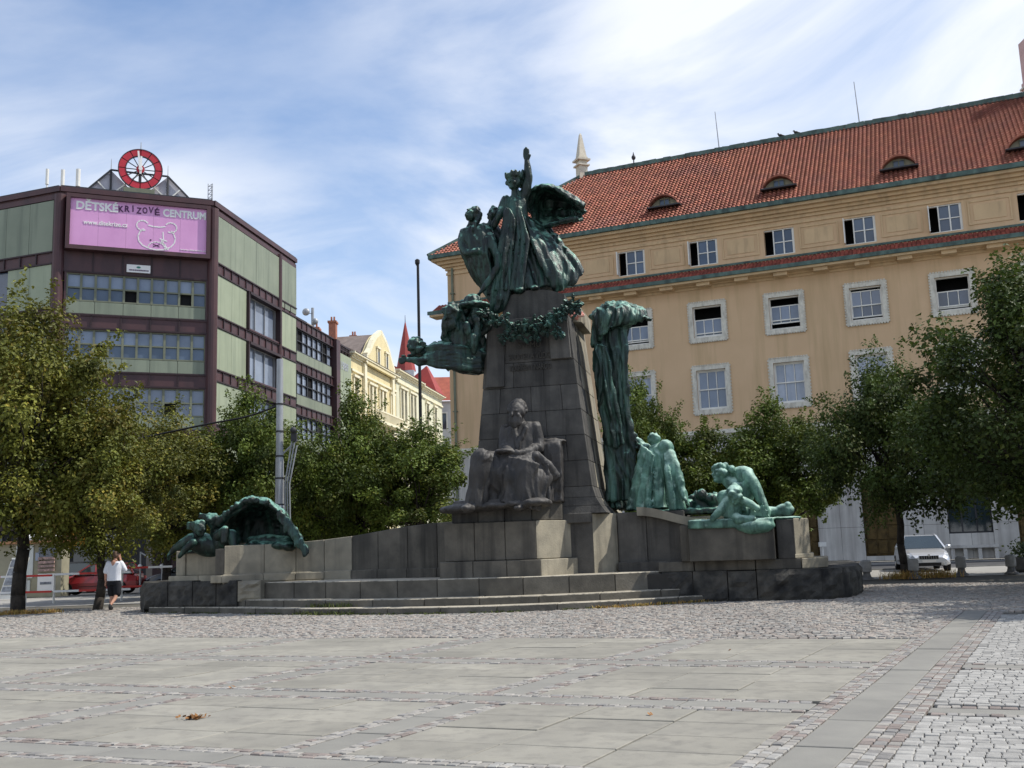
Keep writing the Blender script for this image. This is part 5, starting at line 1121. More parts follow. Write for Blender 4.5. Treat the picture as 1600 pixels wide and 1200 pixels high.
g.limb([(q(765, 372, -.9), .16), (q(777, 400, -1.1), .12), (q(777, 418, -1.15), .1), (q(766, 436, -1.2), .09), (q(752, 455, -1.25), .075)]); hand(g, q(752, 455, -1.25), LFT * .5 - UPV * .9, .3, FWD)
for k in range(5): g.limb([(q(732 + k * 7, 372, -1.1), .04), (q(736 + k * 6, 395, -1.15), .05), (q(748 + k * 5, 425, -1.0), .05), (q(762 + k * 3, 460, -.9), .04)])
sculpt('pair_of_companions', g, 'bronze', tg, .024, .01, .16, 1, .032, 5.5, .9, (.25, 0))

# ------------------------------------------------------------------ left bronze group hanging off the pylon
lg = empty('bronze_group', q(735, 560, -1.2), 'dark bronze flying group with bearded heads projecting from the left of the pylon', 'statue')
g = MB()
head(g, q(708, 492, -1.75), .30, LFT * .5 + FWD * .6 - UPV * .25, 'long', beard=True, seed=11); head(g, q(728, 482, -1.4), .235, FWD + UPV * .1, 'long', seed=12); head(g, q(744, 490, -1.55), .22, RGT * .2 + FWD, None, beard=True, seed=13)
R90 = Matrix((EX, EY, UPV)).transposed(); g.ell(q(740, 478, -1.5), (.48, .4, .1), R90); g.ell(q(739, 471, -1.5), (.26, .24, .2), R90)      # broad hat
loft(g, [(q(722, 500, -1.3), .3, .3), (q(724, 520, -1.3), .5, .46), (q(732, 545, -1.15), .52, .5), (q(745, 575, -.95), .3, .4)], 7, .12, 44, 6)
for k in range(16):
    x = RND.uniform(694, 748); y = RND.uniform(478, 530); l = RND.uniform(-1.9, -1.5); g.limb([(q(x, y, l), .1), (q(x + RND.uniform(-4, 4), y + 12, l + .05), .11), (q(x + RND.uniform(-5, 9), y + 24, l + .1), .07)])
for k in range(7): g.limb([(q(755 + k * 1.5, 486 + k * 4, -1.4), .1), (q(735, 500 + k * 6, -1.5), .1)])
sculpt('bearded_heads', g, 'bronze', lg, .024, .03, .12, 1, .03, 6, 2.2)
g = MB()
head(g, q(650, 543, -1.8), .215, LFT + UPV * -.15 + FWD * .5, 'bun', seed=17)
for i in range(22): a = RND.uniform(0, 6.28); g.ell(q(651 + 10 * math.cos(a), 539 + 8 * math.sin(a), -1.75 + RND.uniform(-.2, .2)), RND.uniform(.06, .11), None, 8, 6)
g.limb([(q(658, 551, -1.7), .12), (q(666, 553, -1.6), .17)])
loft(g, [(q(662, 553, -1.6), .18, .2), (q(674, 553, -1.5), .26, .3), (q(690, 553, -1.4), .36, .36), (q(708, 554, -1.3), .46, .42), (q(728, 556, -1.15), .5, .46), (q(752, 557, -.95), .46, .46), (q(780, 552, -.6), .36, .4)], 7, .1, 44, 6)
g.limb([(q(668, 561, -1.85), .15), (q(655, 566, -2.0), .11), (q(645, 563, -2.05), .09), (q(637, 561, -2.05), .065)]); hand(g, q(638, 561, -2.05), LFT - UPV * .15, .27, UPV)
g.limb([(q(664, 548, -1.4), .14), (q(652, 556, -1.35), .1), (q(640, 557, -1.5), .07)])
for k in range(7): g.limb([(q(668, 543 + k * 4, -1.9), .06), (q(690, 540 + k * 5.5, -1.85), .075), (q(720, 543 + k * 5.5, -1.7), .075), (q(750, 552 + k * 4.5, -1.45), .06)])
cloth(g, [[q(668, 545, -1.5), q(690, 533, -1.4), q(712, 526, -1.2)], [q(664, 556, -1.2), q(690, 560, -1.0), q(730, 560, -.8)], [q(672, 566, -1.6), q(700, 576, -1.4), q(750, 583, -1.0)]], .09, 24, 18, 4, .05)
sculpt('flying_figure', g, 'bronze', lg, .024, .015, .15, 1, .035, 1.8, 6)
# garland of oak leaves across the pylon head
gl = MB()
def leaf(mb, c, d, nrm, L, w):
    d = Vector(d).normalized(); nrm = Vector(nrm); s = d.cross(nrm).normalized(); c = Vector(c); vs = []
    for t, ww in ((0, .15), (.2, .75), (.32, .5), (.5, 1), (.64, .62), (.8, .7), (1, .06)):
        for k in (-1, 1): vs.append(c + d * L * t + s * w * ww * k + nrm * (.05 * math.sin(t * 3.1)))
        vs.append(c + d * L * t + nrm * (.05 + .05 * math.sin(t * 3.1)))
    fs = []
    for i in range(6):
        a = i * 3; fs += [(a, a + 2, a + 5, a + 3), (a + 2, a + 1, a + 4, a + 5), (a + 3, a + 4, a + 1, a)]
    mb.add(vs, fs)
gpath = [q(760, 497, -1.5), q(780, 503, -1.65), q(810, 512, -1.6), q(840, 510, -1.6), q(865, 500, -1.6), q(880, 488, -1.55), q(897, 480, -1.4)]
GP = cr(gpath, 34)
for i, p in enumerate(GP): gl.ell(p, RND.uniform(.08, .12), None, 8, 6)
gl.build('garland', 'bronze', mon, smooth=True)
gl = MB()
for i in range(210):
    p = GP[RND.randrange(34)] + Vector((RND.gauss(0, .05), -.12 + RND.gauss(0, .05), RND.gauss(0, .07))); a = RND.uniform(0, 6.28); leaf(gl, p, EX * math.cos(a) + UPV * (math.sin(a) - .25) + FWD * .4, FWD + UPV * .3, RND.uniform(.14, .25), RND.uniform(.05, .08))
for (x, y) in ((790, 525), (770, 500), (896, 482), (872, 520), (812, 524), (835, 522), (852, 518)):
    for k in range(12): a = RND.uniform(0, 6.28); leaf(gl, q(x + RND.uniform(-7, 7), y + RND.uniform(-6, 6), -1.62), EX * math.cos(a) + UPV * (math.sin(a) - .6) + FWD * .3, FWD + UPV * .3, RND.uniform(.14, .24), RND.uniform(.05, .08))
tag(gl.build('garland_leaves', 'bronze', mon), kind='stuff')
m = MB()
for i in range(30): m.ell(q(900 + RND.gauss(0, 5), 492 + RND.gauss(0, 2.5), -.5 + RND.uniform(-.2, .2)), RND.uniform(.035, .07), None, 7, 5)
solo(m, 'flower_wreath', 'wreath_red', q(900, 496, -.5), 'small red and white bouquet on the right shoulder of the pylon', 'bouquet')

# ------------------------------------------------------------------ seated stone man
sm = empty('seated_statue', q(790, 785, -2.2), 'dark stone statue of a seated bearded man with robe over his knees', 'statue')
g = MB()
head(g, q(808, 645, -2.25), .27, FWD + LFT * .35 - UPV * .12, None, beard=True, seed=21); g.ell(q(809, 637, -2.1), (.235, .26, .24)); 
for i in range(30): a = RND.uniform(-.2, 3.4); g.ell(q(808 + 15 * math.cos(a) * .9, 641 - 11 * math.sin(a), -2.1 + RND.uniform(-.1, .2)), .06, None, 8, 6)
g.limb([(q(810, 658, -2.1), .16), (q(812, 668, -2.0), .2)])
loft(g, [(q(813, 662, -2.0), .26, .18), (q(814, 670, -2.0), .44, .27), (q(813, 688, -2.02), .42, .32), (q(811, 706, -2.05), .4, .34), (q(810, 722, -2.1), .44, .36)], 3, .02, 40, 6)
for s in (-1, 1): g.limb([(q(812 + s * 10, 668, -2.3), .05), (q(810 + s * 4, 686, -2.36), .05), (q(809, 704, -2.38), .04)])      # lapels
g.limb([(q(836, 668, -2.0), .17), (q(842, 688, -2.0), .15), (q(842, 699, -2.1), .14), (q(826, 706, -2.45), .11), (q(808, 708, -2.7), .08)]); hand(g, q(808, 707, -2.68), LFT + FWD * .5, .26, EY, .4)
g.limb([(q(790, 672, -2.0), .16), (q(787, 690, -2.1), .14), (q(788, 700, -2.2), .13), (q(797, 706, -2.6), .1)]); hand(g, q(797, 706, -2.6), RGT + FWD * .4, .24, -EY, .4)
g.box(0, 0.001, 0, .001, 0, .001) if False else None
R_ = R90; g.ell(q(788, 705, -2.75), (.24, .2, .06), R_)                         # book held on the lap
g.limb([(q(800, 722, -2.2), .3), (q(760, 722, -2.8), .27), (q(752, 716, -3.0), .25)]); g.limb([(q(822, 722, -2.2), .28), (q(820, 728, -2.72), .2)])       # thighs
loft(g, [(q(752, 712, -2.95), .24, .25), (q(750, 735, -3.0), .26, .24), (q(748, 762, -2.95), .25, .24), (q(745, 790, -2.9), .34, .3)], 5, .1, 36, 6)
loft(g, [(q(818, 720, -2.75), .44, .24), (q(812, 745, -2.8), .46, .24), (q(812, 770, -2.8), .5, .26), (q(808, 790, -2.8), .56, .3)], 6, .09, 44, 6)
cloth(g, [[q(748, 708, -3.05), q(780, 712, -2.75), q(815, 708, -2.6), q(838, 715, -2.4), q(860, 738, -2.1)], [q(745, 735, -3.1), q(778, 740, -2.95), q(808, 740, -3.0), q(835, 742, -2.75), q(868, 748, -2.2)], [q(742, 770, -3.05), q(776, 772, -2.8), q(806, 774, -2.95), q(836, 776, -2.75), q(855, 765, -2.3)], [q(737, 792, -3.1), q(775, 788, -2.85), q(806, 792, -3.05), q(838, 788, -2.8), q(850, 780, -2.4)]], .09, 40, 24, 4, .06, .8)
g.limb([(q(838, 712, -2.5), .12), (q(856, 728, -2.35), .13), (q(868, 744, -2.2), .12)])
g.ell(q(732, 794, -3.2), (.17, .32, .12), R_); g.ell(q(812, 794, -2.95), (.14, .26, .08), R_)
sculpt('seated_man', g, 'statue_stone', sm, .022, .008, .2, 1, .03, 5.5, 1.3)
g = MB(); c = [q(842, 690, -1.65), q(880, 688, -1.5)]
def lbox(mb, x0, x1, y0, y1, z0, z1): mb.hexa([ml(x, y, z0) for x, y in ((x0, y0), (x1, y0), (x1, y1), (x0, y1))] + [ml(x, y, z1) for x, y in ((x0, y0), (x1, y0), (x1, y1), (x0, y1))])
lbox(g, .55, 1.3, -1.95, -1.3, 2.6, 4.15); lbox(g, -.35, 1.1, -2.5, -1.5, 2.6, 3.55); g.ell(q(862, 690, -1.6), (.4, .3, .08), R_)
for k in range(5): g.limb([(q(850 + k * 6, 695, -1.95), .05), (q(852 + k * 6, 765, -1.95), .05)])
sculpt('chair', g, 'statue_stone', sm, .034, .05, .2, 2, .03, 6, 1.5)
g = MB(); lbox(g, -1.3, .75, -2.95, -1.3, 2.58, 2.7)
for k in range(30): x = RND.uniform(705, 850); g.ell(q(x, 795 - (x - 705) * .09 + RND.uniform(0, 4), RND.uniform(-3.0, -2.5)), (RND.uniform(.18, .4), .25, .1), R_)
sculpt('rock_base', g, 'statue_stone', sm, .04, .08, .3)

# ------------------------------------------------------------------ shrouded figure and women on the right
rg = empty('bronze_group', q(985, 795, .2), 'green bronze shrouded figure on the pylon side with a bowed woman below', 'statue')
g = MB()
loft(g, [(q(962, 486, .6), .40, .38), (q(960, 505, .5), .42, .4), (q(955, 535, .45), .40, .4), (q(952, 575, .4), .39, .4), (q(953, 620, .45), .33, .4), (q(959, 665, .5), .28, .38), (q(964, 710, .55), .26, .38), (q(967, 755, .6), .28, .42), (q(967, 795, .6), .36, .46)], 9, .12, 60, 6)
for k in range(9):
    x = 936 + k * 5.2; g.limb([(q(x, 515, .05), .05), (q(x - 1 + 2 * math.sin(k), 560, -.02), .065), (q(x + 3 + 3 * math.sin(k * 2), 620, .02), .06), (q(x + 11, 690, .06), .06), (q(x + 14 + 3 * math.sin(k), 780, .05), .07)])
cloth(g, [[q(922, 496, .2), q(938, 482, .45), q(960, 474, .6), q(984, 477, .7), q(1008, 488, .6)], [q(924, 498, -.1), q(940, 484, -.1), q(960, 478, -.1), q(985, 482, 0), q(1010, 493, .25)], [q(926, 512, .0), q(938, 500, -.25), q(958, 492, -.35), q(982, 494, -.25), q(1004, 502, .1)], [q(926, 545, .0), q(936, 530, -.22), q(950, 515, -.35), q(972, 505, -.2), q(988, 503, .05)]], .11, 34, 18, 4, .05, .5)
g.limb([(q(975, 486, .2), .2), (q(992, 490, .15), .15), (q(1004, 495, .1), .09)]); hand(g, q(1003, 495, .1), RGT - UPV * .5, .26, FWD, .5)
head(g, q(978, 503, .1), .22, FWD * .5 + RGT * .5 - UPV * .8, None, seed=31)
cloth(g, [[q(930, 535, -.1), q(940, 540, -.25), q(948, 540, -.2)], [q(928, 575, -.1), q(942, 580, -.3), q(955, 585, -.2)], [q(936, 630, .0), q(952, 640, -.25), q(966, 640, -.1)], [q(950, 690, .1), q(962, 700, -.1), q(975, 690, 0)]], .09, 16, 26, 3, .07)
cloth(g, [[q(975, 650, .2), q(985, 660, .1)], [q(984, 680, .2), q(998, 690, .0)], [q(994, 700, .1), q(1010, 705, -.1)]], .08, 10, 14, 2, .04)
sculpt('shrouded_figure', g, 'bronze_mid', rg, .025, .015, .16, 1, .075, 4.6, .7, (.12, 0))
g = MB()
head(g, q(1022, 688, -.1), .2, RGT * .3 + FWD * .7 - UPV * .5, 'bun', seed=33); g.ell(q(1040, 700, -.3), .22); g.limb([(q(1024, 697, -.1), .13), (q(1028, 706, -.1), .2)])
loft(g, [(q(1026, 700, .0), .28, .24), (q(1030, 714, -.1), .42, .34), (q(1028, 735, -.1), .46, .4), (q(1024, 760, -.1), .62, .46), (q(1026, 795, -.1), .78, .55)], 9, .12, 54, 7)
g.limb([(q(1046, 712, -.4), .18), (q(1056, 735, -.6), .14), (q(1064, 758, -.7), .11), (q(1070, 778, -.8), .08)]); hand(g, q(1069, 776, -.8), RGT * .4 - UPV * .9, .26, FWD, .3)
g.limb([(q(1010, 702, .1), .15), (q(997, 690, .1), .1), (q(985, 678, .15), .07)])
cloth(g, [[q(1002, 695, -.2), q(1012, 702, -.4), q(1024, 712, -.5)], [q(992, 730, -.2), q(1006, 735, -.45), q(1020, 745, -.6)], [q(986, 770, -.2), q(1000, 775, -.5), q(1016, 780, -.7)], [q(984, 797, -.2), q(1000, 798, -.55), q(1018, 798, -.75)]], .08, 20, 22, 3, .07)
cloth(g, [[q(1036, 708, -.5), q(1048, 716, -.5)], [q(1040, 740, -.75), q(1058, 745, -.6)], [q(1046, 775, -.85), q(1068, 780, -.6)], [q(1048, 797, -.85), q(1072, 796, -.6)]], .08, 14, 20, 2, .06)
sculpt('bowed_woman', g, 'bronze_green', rg, .024, .01, .15, 1, .035, 5.5, 1.0)
g = MB()
for k in range(26): x = RND.uniform(1070, 1124); y = 796 - RND.uniform(0, 26) * (.4 + .6 * math.sin((x - 1070) / 54 * 3.14)); g.ell(q(x, y, RND.uniform(-.5, .1)), (RND.uniform(.06, .16),) * 3, None, 8, 6)
for k in range(14): x = 1075 + k * 3.6; g.limb([(q(x, 796, -.3), .09), (q(x + RND.uniform(-4, 4), 778 - RND.uniform(0, 10), -.3), .05)])
lbox(g, 3.3, 5.6, -.7, .4, 2.2, 2.34)
sculpt('rock_and_foliage', g, 'bronze', rg, .034, .06, .12)

rc = empty('bronze_group', q(1150, 825, -1.5), 'light green bronze crouching nude pair on the right end pedestal', 'statue')
g = MB()
head(g, q(1127, 741, -1.3), .25, LFT * .75 + UPV * .15 + FWD * .4, 'bun', seed=41, up=UPV + LFT * .2)
for i in range(16): a = RND.uniform(0, 6.28); g.ell(q(1130 + 14 * math.cos(a), 733 + 6 * math.sin(a), -1.3 + RND.uniform(-.2, .2)), .085, None, 8, 6)
g.limb([(q(1136, 752, -1.3), .14), (q(1146, 758, -1.3), .2)])
loft(g, [(q(1150, 752, -1.25), .22, .24), (q(1160, 750, -1.2), .34, .36), (q(1158, 768, -1.2), .36, .36), (q(1150, 786, -1.2), .34, .36), (q(1148, 802, -1.25), .38, .4)], 0, 0)
g.ell(q(1160, 738, -1.2), (.28, .26, .16), R_); g.limb([(q(1166, 742, -1.4), .19), (q(1178, 758, -1.5), .16), (q(1187, 776, -1.55), .13), (q(1195, 792, -1.6), .1), (q(1200, 803, -1.6), .08)]); hand(g, q(1199, 802, -1.6), RGT * .3 - UPV, .26, FWD, .2)
g.limb([(q(1150, 762, -1.55), .14), (q(1140, 775, -1.7), .11), (q(1135, 790, -1.75), .09)])
g.limb([(q(1155, 800, -1.2), .24), (q(1180, 800, -1.3), .2), (q(1200, 800, -1.4), .15), (q(1218, 800, -1.45), .11)]); g.ell(q(1226, 797, -1.45), (.24, .13, .16), R_); g.ell(q(1231, 791, -1.45), (.1, .1, .12), R_)
sculpt('crouching_man', g, 'bronze_green', rc, .023, .008, .14, 1, .008, 5, 5)
g = MB()
head(g, q(1148, 775, -1.85), .22, FWD * .8 + LFT * .3 - UPV * .7, 'bun', seed=43); g.ell(q(1148, 766, -1.75), (.2, .2, .14)); loft(g, [(q(1146, 778, -1.6), .24, .22), (q(1142, 790, -1.6), .3, .26), (q(1138, 806, -1.55), .3, .3)], 0, 0)
g.limb([(q(1136, 784, -1.75), .13), (q(1126, 797, -1.85), .11), (q(1114, 810, -1.85), .08)]); g.limb([(q(1158, 782, -1.75), .12), (q(1172, 787, -1.9), .1), (q(1184, 795, -1.9), .07)]); g.ell(q(1133, 778, -1.6), (.22, .2, .2)); g.limb([(q(1140, 806, -1.6), .16), (q(1156, 812, -1.85), .13), (q(1176, 812, -1.85), .1)])
for k in range(14): g.limb([(q(1172 + k * 2, 806, -1.75), .035), (q(1170 + k * 2 + RND.uniform(-9, 9), 786 + RND.uniform(0, 14), -1.8), .02)])
sculpt('bent_child', g, 'bronze_green', rc, .023, .008, .14, 1, .008, 5, 5)
g = MB(); lbox(g, 4.42, 6.5, -1.86, -.3, 1.8, 2.02); g.ell(q(1180, 822, -1.75), (.5, .26, .19), R_); lbox(g, 6.4, 7.2, -1.2, 0, 1.96, 2.03)
sculpt('bronze_ground', g, 'bronze_green', rc, .04, .05, .3, 2)

# ------------------------------------------------------------------ crouching figures under a blown cloth on the left end pedestal
lc = empty('bronze_group', q(370, 855, -1.2), 'green bronze crouching figures under an arched cloth on the left end pedestal', 'statue')
g = MB()
head(g, q(312, 826, -1.55), .23, RGT * .9 + FWD * .35 - UPV * .05, 'bun', seed=51)
for k in range(10): g.limb([(q(306, 818 + RND.uniform(-3, 5), -1.6), .06), (q(296 - RND.uniform(0, 3), 820 + RND.uniform(-4, 6), -1.5), .04)])
g.limb([(q(308, 836, -1.4), .13), (q(304, 842, -1.35), .19)]); loft(g, [(q(300, 842, -1.35), .22, .24), (q(312, 848, -1.2), .32, .3), (q(330, 854, -1.1), .34, .3), (q(345, 856, -1.0), .3, .3)], 0, 0)
g.limb([(q(298, 842, -1.5), .16), (q(284, 850, -1.55), .13), (q(273, 857, -1.5), .1), (q(267, 864, -1.5), .07)]); hand(g, q(267, 863, -1.5), LFT * .4 - UPV, .24, FWD, .2); g.limb([(q(302, 848, -1.7), .12), (q(290, 858, -1.75), .1), (q(280, 870, -1.75), .06)])
sculpt('leaning_figure', g, 'bronze', lc, .03, .014, .16)
g = MB()
head(g, q(331, 814, -1.35), .22, RGT * .9 + FWD * .3 - UPV * .25, 'bun', seed=53)
for k in range(8): g.limb([(q(325, 808 + RND.uniform(-3, 4), -1.4), .06), (q(314 - RND.uniform(0, 4), 804 + RND.uniform(-2, 5), -1.3), .035)])
g.limb([(q(336, 822, -1.2), .14), (q(340, 832, -1.1), .22), (q(346, 848, -1.1), .3)]); g.limb([(q(344, 816, -1.3), .15), (q(356, 804, -1.4), .12), (q(372, 796, -1.4), .1), (q(386, 789, -1.3), .09)]); hand(g, q(385, 789, -1.3), RGT + UPV * .3, .24, FWD, .3)
g.limb([(q(340, 838, -1.6), .14), (q(352, 828, -1.85), .12), (q(350, 846, -1.9), .09)]); g.limb([(q(352, 846, -1.2), .22), (q(362, 836, -1.6), .17), (q(366, 855, -1.65), .11)]); g.ell(q(372, 858, -1.7), (.2, .12, .09), R_)
for (x, y) in ((398, 851), (415, 852), (438, 852), (452, 854)): g.ell(q(x, y, -1.2), (RND.uniform(.14, .26), .3, .13), R_)
g.limb([(q(395, 848, -.8), .2), (q(420, 846, -.7), .22), (q(448, 848, -.8), .2)])
lbox(g, -9.9, -8.35, -1.25, .2, 1.62, 1.7); lbox(g, -8.3, -6.3, -1.05, .2, 1.76, 1.82)
sculpt('kneeling_figure', g, 'bronze', lc, .032, .014, .16)
g = MB()
cloth(g, [[q(352, 806, -1.5), q(372, 792, -1.6), q(393, 783, -1.6), q(416, 787, -1.6), q(436, 800, -1.6), q(450, 818, -1.6), q(464, 838, -1.6), q(479, 861, -1.6)], [q(350, 814, -.9), q(372, 789, -.8), q(393, 779, -.8), q(416, 782, -.8), q(438, 796, -.8), q(454, 815, -.8), q(468, 838, -.9), q(481, 858, -1.0)], [q(352, 838, -.1), q(376, 812, .1), q(396, 804, .2), q(416, 806, .2), q(436, 816, .1), q(452, 830, 0), q(464, 842, -.2), q(474, 852, -.4)], [q(356, 856, .1), q(378, 850, .3), q(396, 848, .3), q(416, 848, .3), q(436, 850, .2), q(450, 852, .1), q(462, 854, -.1), q(470, 856, -.3)]], .08, 44, 20, 5, .04)
for k in range(18): t = k / 17; p = cr([q(436, 800, -1.62), q(450, 818, -1.62), q(464, 838, -1.62), q(479, 861, -1.62)], 18)[k]; g.limb([(p, .09), (p + Vector((RND.uniform(-.05, .1), -.05, -RND.uniform(.1, .28))), .045)])
for k in range(10): p = cr([q(352, 806, -1.5), q(372, 792, -1.6), q(393, 783, -1.6), q(416, 787, -1.6)], 10)[k]; g.ell(p + UPV * .04, RND.uniform(.07, .12), None, 8, 6)
sculpt('arched_cloth', g, 'bronze', lc, .03, .02, .14, 2, .04, 5, 3)
# ------------------------------------------------------------------ trees
def tree_meshes(seed, h, r, zb, leafmat, nclump, nleaf, trunk_r=.16, leaf=.1, squash=1.):
    """one tree: tapered trunk with limbs, crown of clumped leaf-sized faces. h height, r crown radius, zb bottom of crown"""
    rn = random.Random(seed); tr = MB(); lf = MB(); zc = (h + zb) / 2; rz = (h - zb) / 2
    def bend(a, b, r0, r1, n=4, w=.12):
        p = a
        for k in range(1, n + 1):
            t = k / n; e = a.lerp(b, t) + Vector((rn.gauss(0, w), rn.gauss(0, w), 0)) * math.sin(3.14 * t); tr.tube(p, e, r0 + (r1 - r0) * (k - 1) / n, r0 + (r1 - r0) * t, 8, True); p = e
        return p
    top = bend(Vector((0, 0, -.15)), Vector((rn.gauss(0, .1), rn.gauss(0, .1), zb + .3)), trunk_r * 1.15, trunk_r * .85, 4, .05)
    lead = bend(top, Vector((rn.gauss(0, .3), rn.gauss(0, .3), h - 1.0)), trunk_r * .8, .03, 5, .15)
    clumps = []
    for i in range(nclump):
        for _ in range(40):
            d = Vector((rn.gauss(0, 1), rn.gauss(0, 1), rn.gauss(0, 1))).normalized(); rr = rn.random() ** .38
            z = d.z * rz * rr; tt = (z + rz) / (2 * rz)       # crown widest a little below the middle, pointed above
            wprof = (max(.02, math.sin(math.pi * min(1, .12 + tt * .86))) ** .55) * (1.16 - .62 * tt) * rn.uniform(.82, 1.22)
            p = Vector((d.x * r * rr * wprof, d.y * r * rr * wprof, zc + z))
            if all((p - c[0]).length > .34 * r / 2.6 for c in clumps): break
        clumps.append((p, rn.uniform(.5, 1.05) * r * .215, rr))
    for p, cr_, rr in clumps[::2]:
        b = Vector((0, 0, min(p.z - .4, zb + .2 + rn.random() * (p.z - zb) * .6))); b.z = max(b.z, zb - .1); bend(b, p, .05, .012, 3, .12)
    for p, cr_, rr in clumps:
        tint = rn.uniform(.6, 1.4); warm = rn.random()
        for k in range(int(nleaf * rn.uniform(.7, 1.3))):
            d = Vector((rn.gauss(0, 1), rn.gauss(0, 1), rn.gauss(0, .8))); L = min(d.length, 1.75); d = d.normalized() * cr_ * L * .58
            c = p + d + Vector((0, 0, -.12 * L * rn.random())); s = leaf * rn.uniform(.65, 1.35)
            nrm = (Vector((rn.gauss(0, .6), rn.gauss(0, .6), .75)) + d.normalized() * .95).normalized(); a = nrm.orthogonal().normalized(); a.rotate(Matrix.Rotation(rn.random() * 6.28, 3, nrm)); b = nrm.cross(a)
            v = tint * rn.uniform(.75, 1.3)
            tn = (v * (1.3 if warm > .78 and rn.random() < .5 else 1.), v, v * .9)
            if rn.random() < .05: tn = (v * 1.8, v * 1.4, v * 1.2)
            lf.add([c - a * s * .5, c + b * s * .36 + nrm * s * .1, c + a * s * .62 - nrm * s * .12, c - b * s * .36 + nrm * s * .1], [(0, 1, 2, 3)], tn)
    for p, cr_, rr in clumps:          # loose sprays sticking out of the outline
        if rr < .7 or rn.random() < .35: continue
        o = Vector((p.x, p.y, (p.z - zc) * .9)).normalized(); ln = rn.uniform(.5, 1.15) * r * .26; e = o * ln + Vector((rn.gauss(0, .15), rn.gauss(0, .15), rn.uniform(-.1, .45))); tint = rn.uniform(.8, 1.5)
        st0 = p + o * cr_ * .6
        for k in range(46):
            t = rn.random(); c = st0 + e * t + Vector((rn.gauss(0, .09), rn.gauss(0, .09), rn.gauss(0, .08) - .12 * t * t)); s = leaf * rn.uniform(.7, 1.3); nrm = Vector((rn.gauss(0, .6), rn.gauss(0, .6), .9)).normalized(); a = nrm.orthogonal().normalized(); a.rotate(Matrix.Rotation(rn.random() * 6.28, 3, nrm)); b = nrm.cross(a); v = tint * rn.uniform(.8, 1.25)
            lf.add([c - a * s * .5, c + b * s * .36 + nrm * s * .1, c + a * s * .62 - nrm * s * .12, c - b * s * .36 + nrm * s * .1], [(0, 1, 2, 3)], (v, v, v * .9))
    return tr.mesh('trunk', 'bark', smooth=True), lf.mesh('crown', leafmat)
def plant_tree(meshes, name, loc, rz, sc, label, group):
    t = empty(name, loc, label, 'tree', group); t.rotation_euler = (0, 0, rz); t.scale = sc
    for me, nm in zip(meshes, ('trunk', 'crown')):
        o = bpy.data.objects.new(nm, me); COL.objects.link(o); o.parent = t
    return t
T_Y = tree_meshes(3, 9.8, 3.9, 2.3, 'leaf_yellow', 120, 330, .2, .125)
T_Y2 = tree_meshes(5, 8.2, 3.5, 2.2, 'leaf_yellow', 105, 300, .17, .125)
T_M = tree_meshes(9, 8.2, 3.2, 1.9, 'leaf', 100, 320, .16, .125)
T_M2 = tree_meshes(15, 7.2, 3.4, 1.7, 'leaf', 105, 320, .15, .125)
T_D = tree_meshes(21, 8.0, 4.0, 2.3, 'leaf_dark', 125, 330, .15, .12)
T_D2 = tree_meshes(27, 9.6, 4.0, 2.3, 'leaf_dark', 125, 330, .18, .12)
GT = 'trees round the square'
def tr_at(ms, px, py, rz, sc, label, Y=None, name='linden_tree'):
    p = gnd(px, py) if Y is None else Vector((at(px, 880, Y).x, Y, 0)); s = sc if isinstance(sc, tuple) else (sc, sc, sc); return plant_tree(ms, name, (p.x, p.y, -.03), rz, s, label, GT)
tr_at(T_Y, 28, 958, .3, (.98, .98, 1.03), 'yellowing linden tree at the far left beside the kiosk, nearest on that side')
tr_at(T_Y2, 151, 953, 2.1, (.8, .8, .82), 'linden tree whose trunk stands beside the man in the white shirt')
tr_at(T_Y2, 262, 0, 4.0, (.95, .95, .88), 'yellowish linden tree behind the crouching bronze pair on the left', 40)
tr_at(T_M, 398, 0, .9, (.85, .85, 1.02), 'green linden tree behind the grey lamp pole', 41)
tr_at(T_M2, 318, 0, .9, (.95, .95, .95), 'dark linden tree further back between the pole and the man', 47)
tr_at(T_M2, 562, 0, 3.0, (.88, .88, 1.12), 'linden tree behind the long left wall, in front of the yellow gable', 43)
tr_at(T_M, 655, 0, 5.2, (.95, .95, .84), 'linden tree behind the wall next to the pylon on its left', 42)
tr_at(T_M2, 490, 0, 1.9, (.9, .9, .82), 'small dark linden tree in the shade behind the arched bronze cloth', 47)
tr_at(T_M, 1012, 0, 2.2, (.72, .72, 1.04), 'linden tree behind the shrouded bronze figure', 43)
tr_at(T_M2, 1110, 0, 4.4, (.9, .9, .86), 'low linden tree behind the bowed bronze woman and the crouching pair', 43)
tr_at(T_M, 1232, 0, 1.2, (.95, .95, .9), 'linden tree behind the right end pedestal', 42)
tr_at(T_M2, 1160, 0, .2, (1.0, 1.0, .82), 'dark low tree close to the palace wall behind the crouching pair', 49)
tr_at(T_D, 1415, 903, .5, (.84, .84, .96), 'dark linden tree in front of the silver car', None)
tr_at(T_D2, 1655, 0, 4.6, (1.02, 1.02, .93), 'large dark linden tree at the right edge, nearest on that side', 27)
plant_tree(T_D, 'linden_tree', (17.2, 22.6, -.03), 1.1, (1.05, 1.05, 1.0), 'linden tree just outside the right edge that shades the cobbles', GT)
tr_at(T_D, 1672, 0, 4.1, (1.1, 1.1, 1.0), 'dark linden tree behind the one at the right edge', 35)
plant_tree(T_D2, 'linden_tree', (14.7, 19.6, -.03), 3.3, (.88, .88, .85), 'linden tree nearest the camera beyond the right edge, shading the corner of the square', GT)
